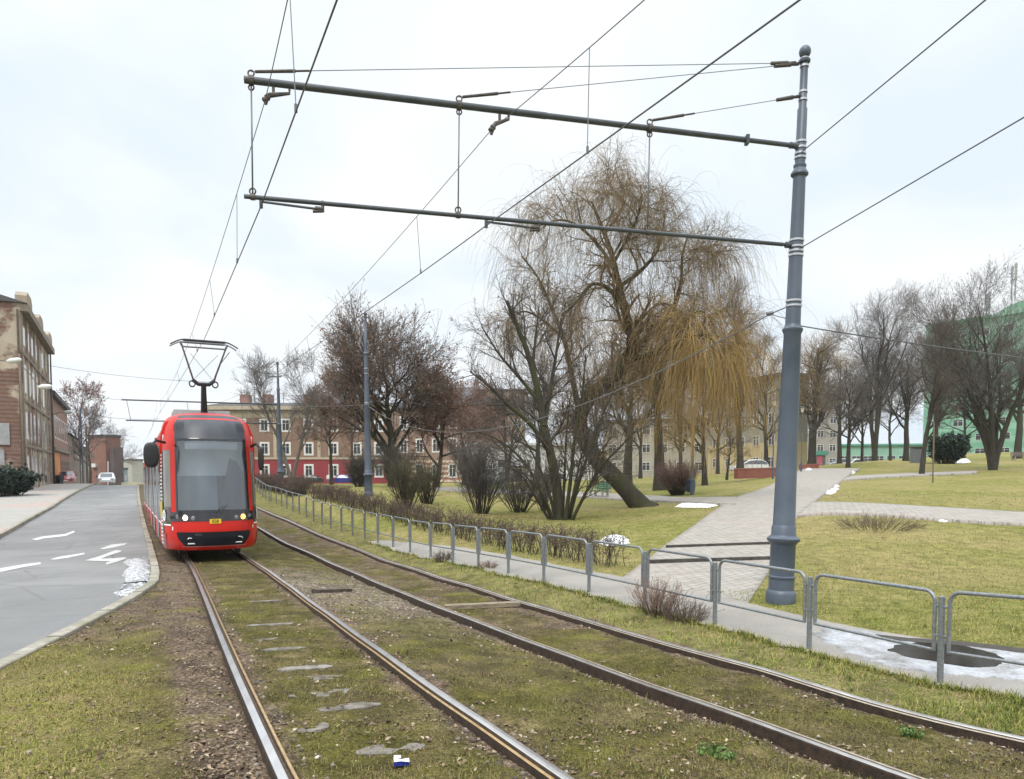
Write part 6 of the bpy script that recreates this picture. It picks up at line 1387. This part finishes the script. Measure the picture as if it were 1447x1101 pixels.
# ------------------------------------------------------------------ shrubs
def shrub(name, label, base, h, w_, n=34, tw=tw_brown, sr=.016, sub=(6, 5), leaf=None, twr=.006, group='leafless shrubs', cat='shrub', spread=.25):
    t = thing(name, label, cat, base, 0, group); a = rng.random(n)*2*PI; f = rng.random(n)**.6
    p0 = np.stack([np.cos(a)*f*w_*spread, np.sin(a)*f*w_*spread, -.08+0*a], -1); D = unit(np.stack([np.cos(a)*f*w_*.85/h, np.sin(a)*f*w_*.85/h, 1+0*a], -1)+rng.normal(size=(n, 3))*.08); L_ = h*(.75+.35*rng.random(n)); o = [p0]; p = p0; m = 8
    for i in range(m-1): D = unit(D+rng.normal(size=D.shape)*.07+np.array([0, 0, .03])); p = p+D*(L_/(m-1))[:, None]; o.append(p)
    P = np.stack(o, 1); Rr = sr*np.repeat(np.linspace(1, .35, m)[None], n, 0); P2, R2 = grow(P, Rr, sub[0], .2, 1, .5, h*.32, 5, .1, .04, .6, tip=.4, rmin=twr); P3, R3 = grow(P2, R2, sub[1], .1, 1, .5, h*.15, 4, .1, .03, .7, tip=.5, rmin=twr*.8)
    big('stems', *tubes(P, Rr, 5), bk_dark if tw is not tw_gold else bk_grey, t); big('twigs', *merge([tubes(P2, R2, 3), tubes(P3, R3, 3)]), tw, t)
    if leaf: big('leaves', *leaves(P3, leaf[0], leaf[1]), leaf[2], t)
    return t
tw_ol = mat('twig_olive', (.066, .060, .034), (.125, .11, .058), scale=2, rough=.9); tw_dk = mat('twig_dark_grey', (.06, .052, .046), (.11, .095, .085), scale=2, rough=.9)
shrub('leafless_shrub', 'olive upright shrub beside the bare pole on the lawn, nearer the railing', hit(574, 718), 1.8, .95, 44, tw_ol, .02)
shrub('leafless_shrub', 'lighter open shrub just behind the olive one, before the striped tenement', hit(604, 711), 1.85, 1.0, 40, tw_ol, .018)
shrub('leafless_shrub', 'tall dense grey shrub, the wider of the two before the white house', hit(679, 725), 2.3, 1.2, 56, tw_dk, .016)
shrub('leafless_shrub', 'small open grey shrub close beside the alder, before the white house', hit(733, 723), 1.6, 1.3, 46, tw_dk, .018)
shrub('leafless_shrub', 'thin shrub touching the alder stems', hit(768, 721), 1.7, .8, 26, tw_dk, .018)
shrub('leafless_shrub', 'rusty rounded shrub beside the lamp post with the litter bin', hit(957, 699), 1.75, 1.5, 110, tw_red, .014)
shrub('leafless_shrub', 'dark ivy-green shrub behind the foot of the pole on the lawn', at(509, 693, 44), 1.9, .85, 60, tw_dk, .02, leaf=(1, .05, lf_ivy))
shrub('leafless_shrub', 'dark twiggy shrub standing at the trunk of the broad oak', at(560, 693, 46), 2.3, 1.2, 60, tw_dk, .02, leaf=(1, .05, lf_ivy))
shrub('leafless_shrub', 'grey thicket behind the dark green bench, beside the silver car', at(668, 690, 48), 2.6, 1.4, 70, tw_grey, .02)
shrub('dead_shrub', 'reddish dead brush growing through the foot of the railing by the paved path', hit(930, 868), .50, .55, 70, mat('brush_red', (.20, .12, .085), (.32, .205, .14), scale=5, rough=.9), .0045, sub=(4, 3), twr=.0022, group='dead brush along the track')
shrub('dead_shrub', 'low darker dead brush right beside the reddish one at the railing', hit(968, 876), .34, .50, 70, mat('brush_dark', (.11, .08, .06), (.2, .145, .11), scale=5, rough=.9), .0045, sub=(4, 3), twr=.0022, group='dead brush along the track')
shrub('dead_shrub', 'small dark dead clump at a railing post near the oak side hedge', hit(626, 792), .30, .38, 50, mat('brush_dark', (.11, .08, .06)), .004, sub=(4, 3), twr=.003, group='dead brush along the track')
shrub('dead_shrub', 'small rusty dead clump on the verge before the short hedge', hit(690, 802), .22, .40, 40, mat('brush_red', (.2, .12, .085)), .004, sub=(4, 3), twr=.003, group='dead brush along the track')
shrub('dead_shrub', 'low sprawling patch of dry stalks on the lawn in front of the side path', hit(1238, 744), .42, 1.25, 120, mat('brush_dry', (.17, .135, .09), (.27, .22, .15), scale=5, rough=.9), .005, sub=(4, 3), twr=.003, group='dead brush along the track', spread=.7)
shrub('evergreen_bush', 'dense dark evergreen bush on the upper lawn beside the grey cabinet', hit(1337, 655), 2.3, 1.5, 80, mat('twig_ever', (.02, .028, .018), rough=.9), .03, sub=(6, 5), leaf=(7, .13, lf_ever), twr=.012, group='evergreen bushes', spread=.6)
for i_, (px, py, lb) in enumerate(((-8, 703, 'dark evergreen hedge bush at the foot of the peeling gable, at the photo edge'), (17, 701, 'dark evergreen hedge bush at the foot of the peeling gable, next to the wooden pole'))):
    shrub('evergreen_bush', lb, hit(px, py), 1.55, .95, 60, mat('twig_ever', (.02, .028, .018)), .02, sub=(6, 5), leaf=(6, .11, lf_ever), twr=.01, group='evergreen bushes', spread=.6)
shrub('weed', 'bright green leafy weed by the nearer dull rail, close to the photo edge', hit(1012, 1057), .07, .12, 30, mat('weed_stem', (.08, .16, .03), rough=.7), .003, sub=(3, 2), leaf=(2, .016, mat('weed_leaf', (.075, .15, .03), (.12, .19, .045), scale=8, rough=.6)), twr=.0016, group='green weeds by the track', cat='weed', spread=.6)
shrub('weed', 'smaller green weed tuft between the dull rails near the railing', hit(1290, 1028), .06, .08, 18, mat('weed_stem', (.08, .16, .03)), .003, sub=(3, 2), leaf=(2, .014, mat('weed_leaf', (.1, .22, .04))), twr=.0016, group='green weeds by the track', cat='weed', spread=.6)
def hedge(label, pts, h, w_, dens, tw, leaf=None):
    pts = np.array(pts); s = np.concatenate([[0], np.cumsum(np.linalg.norm(np.diff(pts, axis=0), axis=1))]); n = int(s[-1]*dens); u = (np.arange(n)+rng.random(n))/n*s[-1]
    b = np.stack([np.interp(u, s, pts[:, k]) for k in (0, 1)], -1)+rng.normal(size=(n, 2))*w_*.3; z = G(b[:, 0], b[:, 1]); p0 = np.column_stack([b, z-.05]); t = thing('hedge', label, 'hedge', pts[0], 0, 'clipped bare hedges'); p0 = p0-np.array(t.location)
    D = unit(np.column_stack([rng.normal(size=(n, 2))*.22, np.ones(n)])); L_ = h*(.8+.25*rng.random(n)); o = [p0]; p = p0
    for i in range(5): D = unit(D+rng.normal(size=D.shape)*.12+np.array([0, 0, .05])); p = p+D*(L_/5)[:, None]; o.append(p)
    P = np.stack(o, 1); Rr = .009*np.repeat(np.linspace(1, .5, 6)[None], n, 0); P2, R2 = grow(P, Rr, 5, .25, 1, .8, h*.33, 4, .15, .03, .6, tip=.5, rmin=.004); P3, R3 = grow(P2, R2, 3, .2, 1, .8, h*.18, 3, .15, .02, .7, tip=.6, rmin=.0035)
    big('stems', *tubes(P, Rr, 4), bk_dark, t); big('twigs', *merge([tubes(P2, R2, 3), tubes(P3, R3, 3)]), tw, t)
    if leaf is not None: big('leaves', *leaves(P3, 1, leaf), lf_dark, t)
hd1 = mat('hedge_twig', (.085, .058, .045), (.16, .112, .088), scale=3, rough=.9)
hedge('long purplish bare hedge behind the railing, beginning at the paved path', [hit(868, 800), hit(800, 788), hit(735, 778), hit(690, 768), hit(640, 756), hit(590, 742), hit(540, 728), hit(490, 714), hit(442, 703)], .72, .5, 22, hd1, .02)
hedge('short far piece of bare hedge at the foot of the farthest grey pole', [hit(430, 700), hit(410, 697.5), hit(385, 693), hit(366, 689)], .95, .7, 40, hd1, .02)
# ================================================================== ground cover: blades, leaf litter, stones
def scatter(n, y0, y1, px0=-150, px1=1600, power=1.0):
    """random ground points, denser near the camera: about even in solid angle"""
    u = rng.random(n); Y = 1/(1/y0+(1/y1-1/y0)*u**power); px = px0+(px1-px0)*rng.random(n); X = (px-723.5)/F*Y; return X, Y
def on_bed(X, Y): return (X > xkr(Y)+.17) & (X < np.where(Y < 24.3, fpath_l(Y)+.05, xf(Y)+.3))
X, Y = scatter(290000, 3.2, 34)
bed = on_bed(X, Y); pr = X > fpath_r(Y)+.03
inpath = np.zeros(len(X), bool)
# the paved path keeps clear of blades
pl = np.array([hit(*q)[:2] for q in [(872,822),(941,771),(985,741),(1015,719),(1034,706)]]); prr = np.array([hit(*q)[:2] for q in [(1072,846),(1090,800),(1108,760),(1122,738),(1128,729)]])
inpath |= (X > np.interp(Y, pl[:, 1], pl[:, 0])-.02) & (X < np.interp(Y, prr[:, 1], prr[:, 0])+.02) & (Y > pl[0, 1]-1.3) & (Y < pl[-1, 1])
sp1 = np.array([hit(*q)[:2] for q in [(1122,712),(1300,717),(1460,726),(1560,733)]]); sp2 = np.array([hit(*q)[:2] for q in [(1116,731),(1300,734),(1460,743.5),(1560,751)]])
inpath |= (Y < np.interp(X, sp1[:, 0], sp1[:, 1])) & (Y > np.interp(X, sp2[:, 0], sp2[:, 1])) & (X > sp2[0, 0])
d1, d2 = raildist(X, Y); dr = np.minimum(abs(abs(d1)-.74), abs(abs(d2)-.74))
at_ = bed_attr(X, Y); soil = at_['soil']
dens = np.where(bed, np.clip(1.05-1.5*soil, .03, 1)*np.clip((fbm(X*1.7, Y*1.7, 4, 31)-.30)*3.2, .05, 1)*(dr > .055), (pr & ~inpath)*1.0)
inner = np.minimum(abs(d1), abs(d2)) < .7
dens = np.where(bed & (d2 > .8), dens*1.9, dens); dens = np.where(bed & (d2 < .8), dens*np.where((d1 < -1.5) & (Y < 9.5), .8, .55), dens)
puddle_c = hit(1345, 925)
keep = rng.random(len(X)) < dens; X, Y, bed, d1, d2, soil = X[keep], Y[keep], bed[keep], d1[keep], d2[keep], soil[keep]
ye = 1/(1/3.4+(1/24-1/3.4)*rng.random(15000)); xe = fpath_l(ye)+.01-abs(rng.normal(size=len(ye)))*.07; de = raildist(xe, ye)      # taller tufts along the ragged path edge
X = np.concatenate([X, xe]); Y = np.concatenate([Y, ye]); bed = np.concatenate([bed, ye > 0]); d1 = np.concatenate([d1, de[0]]); d2 = np.concatenate([d2, de[1]]); soil = np.concatenate([soil, ye*0])
n = len(X); Z = G(X, Y)+np.where(bed, bed_h(X, Y), 0)-.004
verge = bed & (d2 > .8); ln = np.where(verge, .062, np.where(bed, .028, .030))*(.5+rng.random(n)*1.1)*(1+Y/45); ln = np.where(bed & (abs(abs(d2)-.75) < .35) & (d2 < 0), ln*1.7, ln)
wd = .0018*(1+Y/10.0)
az = rng.random(n)*2*PI; tilt = .25+rng.random(n)*.9; dx, dy = np.cos(az), np.sin(az); sx, sy = -dy, dx
b0 = np.stack([X, Y, Z], -1); dirv = np.stack([dx*np.sin(tilt), dy*np.sin(tilt), np.cos(tilt)], -1); sd2 = np.stack([sx, sy, 0*sx], -1)
md = b0+dirv*(ln*.55)[:, None]; dv2 = np.stack([dx*np.sin(tilt*1.7), dy*np.sin(tilt*1.7), np.cos(np.minimum(tilt*1.7, 1.75))], -1); tp = md+dv2*(ln*.5)[:, None]
V = np.stack([b0-sd2*wd[:, None], b0+sd2*wd[:, None], md+sd2*(wd*.8)[:, None], md-sd2*(wd*.8)[:, None], tp+sd2*(wd*.15)[:, None], tp-sd2*(wd*.15)[:, None]], 1).reshape(-1, 3)
i = np.arange(n)[:, None]*6; Q = np.stack([i+0, i+1, i+2, i+3, i+3, i+2, i+4, i+5], -1).reshape(-1, 4)
tint = np.clip(.42*fbm(X*.8, Y*.8, 4, 41)+.30+.30*rng.normal(size=n)+np.where(verge, -.07, 0)+np.where(~bed, -.05, 0)+np.where(bed & ~verge, .06, 0), 0, 1)
gb = NT('grass_blade'); c = gb.ramp(gb.attr('tint'), [(.05, (.06, .095, .012)), (.38, (.16, .19, .030)), (.60, (.29, .28, .06)), (.82, (.42, .34, .13)), (1.0, (.26, .165, .08))])
c = gb.mix(gb.attr('dull'), c, gb.mix(.6, c, (.088, .068, .028)))
gb.col(c).rough(.7); gb.b.inputs['Specular IOR Level'].default_value = .25
tag(big('grass', V, Q, gb.m, attr={'tint': np.repeat(tint, 6), 'dull': np.repeat(np.where(bed & ~verge, np.where((d1 < -1.5) & (Y < 9.5), .25, .85), 0.0), 6)}), kind='stuff')
# withered stalks beside the rails of the empty track
# leaf litter
def flakes(name, X, Y, size, zoff, mat_, curl=.5, attr=None):
    n = len(X); Z = G(X, Y)+bed_h(X, Y)+zoff; az = rng.random(n)*2*PI; u = np.stack([np.cos(az), np.sin(az), rng.normal(size=n)*.25], -1); v = np.stack([-np.sin(az), np.cos(az), rng.normal(size=n)*.3], -1); s = size[:, None]; c = np.stack([X, Y, Z], -1); up = np.array([0, 0, 1.0])
    V = np.stack([c-u*s, c-u*s*.2+v*s*.55+up*s*curl*rng.random((n, 1)), c+u*s+up*s*.15*rng.normal(size=(n, 1)), c-u*s*.2-v*s*.55+up*s*curl*rng.random((n, 1))], 1).reshape(-1, 3); Q = np.arange(4*n).reshape(-1, 4)
    return tag(big(name, V, Q, mat_, attr={'tint': np.repeat(rng.random(n), 4)}), kind='stuff')
X, Y = scatter(60000, 3.3, 26, -100, 1500); a_ = bed_attr(X, Y); d1, d2 = raildist(X, Y)
w_ = np.clip(a_['soil']*1.0+a_['ballast']*1.0, 0, 1)*.8+.045; w_ = np.where((d1 > -3.2) & (d1 < -.8) & (Y > 8), w_*1.3, w_); w_ = np.where((d2 > .85), .05, w_)*np.clip((fbm(X*2.6, Y*2.6, 3, 63)-.36)*5.5, .08, 1.6)
dr = np.minimum(abs(abs(d1)-.73), abs(abs(d2)-.73)); k = on_bed(X, Y) & (rng.random(len(X)) < w_) & (dr > .09); X, Y = X[k], Y[k]
lfm = NT('leaf_litter'); lfm.col(lfm.ramp(lfm.attr('tint'), [(.0, (.05, .032, .02)), (.4, (.12, .076, .044)), (.78, (.24, .165, .10)), (1, (.42, .33, .23))])).rough(.8)
flakes('leaf_litter', X, Y, (.007+.016*rng.random(len(X))**2)*(1+Y/26), .010, lfm.m)
# ballast stones
def stones(name, X, Y, size, mat_, zoff=.0):
    n = len(X); Z = G(X, Y)+bed_h(X, Y)+zoff; base = np.array([[1, 0, 0], [-.9, .1, 0], [0, 1, .05], [.1, -1, 0], [0, .1, .8], [.05, 0, -.7]]); F3 = np.array([[0, 2, 4], [2, 1, 4], [1, 3, 4], [3, 0, 4], [2, 0, 5], [1, 2, 5], [3, 1, 5], [0, 3, 5]])
    V = base[None]*(1+.35*rng.normal(size=(n, 6, 1)))*size[:, None, None]; a = rng.random(n)*2*PI; c, s = np.cos(a)[:, None], np.sin(a)[:, None]; V = np.stack([V[..., 0]*c-V[..., 1]*s, V[..., 0]*s+V[..., 1]*c, V[..., 2]*.8], -1)+np.stack([X, Y, Z], -1)[:, None]
    Q = (F3[None]+np.arange(n)[:, None, None]*6).reshape(-1, 3); return tag(big(name, V.reshape(-1, 3), Q, mat_, attr={'tint': np.repeat(rng.random(n), 6)}), kind='stuff')
X, Y = scatter(30000, 3.3, 24, -60, 1500); a_ = bed_attr(X, Y); d1, d2 = raildist(X, Y); dr = np.minimum(abs(abs(d1)-.73), abs(abs(d2)-.73))
w_ = a_['ballast']*.9+np.exp(-((dr-.16)/.10)**2)*.28*(np.minimum(abs(d1), abs(d2)) < 1.15)+.012; k = on_bed(X, Y) & (rng.random(len(X)) < w_) & (dr > .085); X, Y = X[k], Y[k]
stm = NT('ballast_stone'); stm.col(stm.ramp(stm.attr('tint'), [(.0, (.06, .048, .038)), (.5, (.18, .15, .12)), (.85, (.36, .31, .25)), (1, (.55, .50, .43))])).rough(.9)
stones('ballast_stones', X, Y, (.008+.018*rng.random(len(X))**1.5)*(1+Y/60), stm.m)
# ================================================================== snow, ice, puddle
snm = NT('old_snow'); s1 = snm.noise(14, 6, .7); snm.col(snm.mix(snm.step(s1, .42, .54), (.12, .11, .10), (.62, .63, .65))).rough(.6); snm.bump(snm.noise(26, 6, .7), .8, .03)
snw = NT('clean_snow'); snw.col(snw.mix(snw.step(snw.noise(9, 5, .7), .3, .5), (.55, .55, .56), (.84, .85, .86))).rough(.6); snw.bump(snw.noise(18, 6, .7), .7, .03)
def mound(label, pts, h, m, name='snow_patch', off=0.0, rag=.25, step=None, group='patches of old snow', bumps=True, cat='snow'):
    """lumpy heap over the outline given by photo points on the ground"""
    q = np.array([hit(x, y, off)[:2] for x, y in pts]); c = q.mean(0); n = 72; th = np.linspace(0, 2*PI, n, endpoint=False)
    s = np.concatenate([[0], np.cumsum(np.linalg.norm(np.diff(np.vstack([q, q[:1]]), axis=0), axis=1))]); u = np.linspace(0, s[-1], n, endpoint=False); qq = np.vstack([q, q[:1]]); out = np.stack([np.interp(u, s, qq[:, k]) for k in (0, 1)], -1)
    sz = np.linalg.norm(out-c, axis=1).mean(); rings = np.linspace(1, 0, 14); V = []
    for r in rings:
        p = c+(out-c)*r; wob = (fbm(p[:, 0]*5/max(sz, .3), p[:, 1]*5/max(sz, .3), 4, 77)-.5)*rag*r; p = p+(out-c)*wob[:, None]
        hh = h*(1-r**2.2)**.7 if r < 1 else -.02; z = G(p[:, 0], p[:, 1])+off+hh*((.45+.9*fbm(p[:, 0]*2.6/max(sz, .3), p[:, 1]*2.6/max(sz, .3), 3, 55)) if bumps else 1); V.append(np.column_stack([p, z]))
    P = np.array(V); P = np.concatenate([P, P[:, :1]], 1); b = MB(); b.grid(P[:, ::-1]); return tag(b.build(name, m, smooth=True), label, cat, group)
kx = -.085
mound('dirty melting snow heap lying in the road against the kerb', [(168,836),(180,822),(172,812),(182,803),(174,796),(188,789),(204,787),(212.5,800),(213,818),(204,832),(188,834)], .10, snm.m, off=kx, rag=.7)
mound('thin dirty snow strip in the road, in front of the snow heap by the kerb', [(160,838),(178,833),(196,834),(190,841),(166,843)], .05, snm.m, off=kx)
mound('bright white snow heap on the lawn at the end of the short hedge', [(846,767),(854,759),(866,756.5),(880,758),(888,763),(890,767),(876,769),(858,770)],  .10, snw.m, rag=.55)
mound('flat white snow strip on the lawn edge below the cross path', [(953,716),(962,711),(985,712),(1004,711),(1014,714),(1000,717),(975,717)], .06, snw.m)
mound('small snow patch on the edge of the paved path, lowest of three', [(1162,697),(1170,693.5),(1182,695),(1174,698.5)], .09, snw.m); mound('small snow patch on the edge of the paved path, middle of three', [(1172,693),(1180,689),(1186,691),(1180,694)], .09, snw.m)
mound('small snow patch on the edge of the paved path, uppermost of three', [(1176,688),(1183,685.5),(1187,687),(1181,689.5)], .09, snw.m)
mound('snow patch on the upper lawn beside the evergreen bush', [(1348,654),(1358,650),(1368,650.5),(1372,653),(1360,655)], .35, snw.m)
mound('small snow heap by the short brick wall at the top of the path', [(1134,666),(1142,662.5),(1150,664),(1146,667)], .2, snw.m); mound('tiny snow patch beside the path near the white hatchback', [(1200,669),(1206,666.5),(1209,668),(1204,670)], .12, snw.m)
mound('little snow crumbs on the lawn just below the side path', [(1326,736),(1334,734.5),(1342,736),(1334,737.5)], .05, snw.m)
icem = NT('thin_ice'); n1 = icem.noise(2.2, 6, .7); n2 = icem.noise(22, 5, .7); icem.col(icem.mix(icem.step(n1, .36, .58), icem.mix(icem.step(n2, .4, .6), (.15, .135, .12), (.27, .26, .25)), icem.mix(icem.step(n2, .3, .6), (.28, .29, .305), (.47, .48, .505)))).rough(.5); icem.bump(n2, .5, .012)
def sheet(name, label, pts, off, m, cat, rag=.1, kind=None, level=False):
    q = np.array([hit(x, y, off)[:2] for x, y in pts]); c = q.mean(0); n = 120; qq = np.vstack([q, q[:1]]); s = np.concatenate([[0], np.cumsum(np.linalg.norm(np.diff(qq, axis=0), axis=1))]); u = np.linspace(0, s[-1], n, endpoint=False); out = np.stack([np.interp(u, s, qq[:, k]) for k in (0, 1)], -1); out = out+(out-c)*((fbm(out[:, 0]*6, out[:, 1]*6, 4, 91)-.5)*rag)[:, None]
    P = np.array([[c+(o_-c)*r for o_ in out] for r in np.r_[1.006, np.linspace(1, 0, 8)]]); Z = G(P[..., 0], P[..., 1])+off; Z[0] -= .03
    if level: Z = Z*0+Z.max()
    P = np.concatenate([P, Z[..., None]], -1); P = np.concatenate([P, P[:, :1]], 1); b = MB(); b.grid(P[:, ::-1]); o = b.build(name, m, smooth=True); return tag(o, label, cat, kind=kind)
sheet('ice_patch', 'thin melting whitish ice sheet on the footpath round the puddle', [(1150,898),(1180,888),(1230,893),(1270,902),(1340,905),(1420,915),(1500,925),(1500,965),(1440,960),(1380,955),(1320,948),(1240,938),(1190,918)], .009, icem.m, 'ice', .35)
wat = NT('puddle_water'); wat.col(wat.ramp(wat.noise(3), [(.3, (.012, .011, .009)), (.7, (.028, .024, .019))])).rough(.10); wat.b.inputs['Specular IOR Level'].default_value = .6; wat.b.inputs['IOR'].default_value = 1.33; nv = wat.N.new('ShaderNodeCombineXYZ'); nv.inputs[2].default_value = 1.0; wat.l(nv.outputs[0], wat.b.inputs['Normal'])
sheet('puddle', 'dark still puddle on the footpath behind the railing, rimmed with ice', [(1256,918),(1262,912),(1290,908),(1330,909),(1370,914),(1410,924),(1428,934),(1410,941),(1372,942),(1330,936),(1285,928)], .014, wat.m, 'puddle', .30)
mud = NT('wet_mud'); mud.col(mud.ramp(mud.noise(9, 6, .7), [(.3, (.018, .014, .010)), (.7, (.07, .055, .038))])).rough(.5); mud.bump(mud.noise(30, 6, .7), .9, .02)
o = sheet('mud', None, [(1235,896),(1270,900),(1310,903),(1360,906),(1420,913),(1500,923),(1500,929),(1440,922),(1380,914),(1320,908),(1270,905)], .012, mud.m, None, .25, kind='structure')
0 and sheet('soil_patch', None, [(1290,698),(1325,696),(1365,694),(1410,699),(1440,698),(1425,702),(1370,703),(1320,702)], .02, mat('lawn_soil', (.13, .095, .05), (.22, .17, .08), scale=4, rough=.95, bump=.6), None, .5, kind='structure')
# ================================================================== hazy air
hz = bpy.data.materials.new('hazy_air'); hz.use_nodes = True; hn = hz.node_tree; hn.nodes.remove(hn.nodes['Principled BSDF'])
pv_ = hn.nodes.new('ShaderNodeVolumePrincipled'); pv_.inputs['Color'].default_value = (.86, .92, 1.0, 1); pv_.inputs['Density'].default_value = .00024; pv_.inputs['Anisotropy'].default_value = .1
hn.links.new(pv_.outputs[0], hn.nodes['Material Output'].inputs['Volume'])
b = MB(); b.box((0, 0, 20), (2000, 2000, 84)); tag(b.build('haze', hz), kind='stuff')
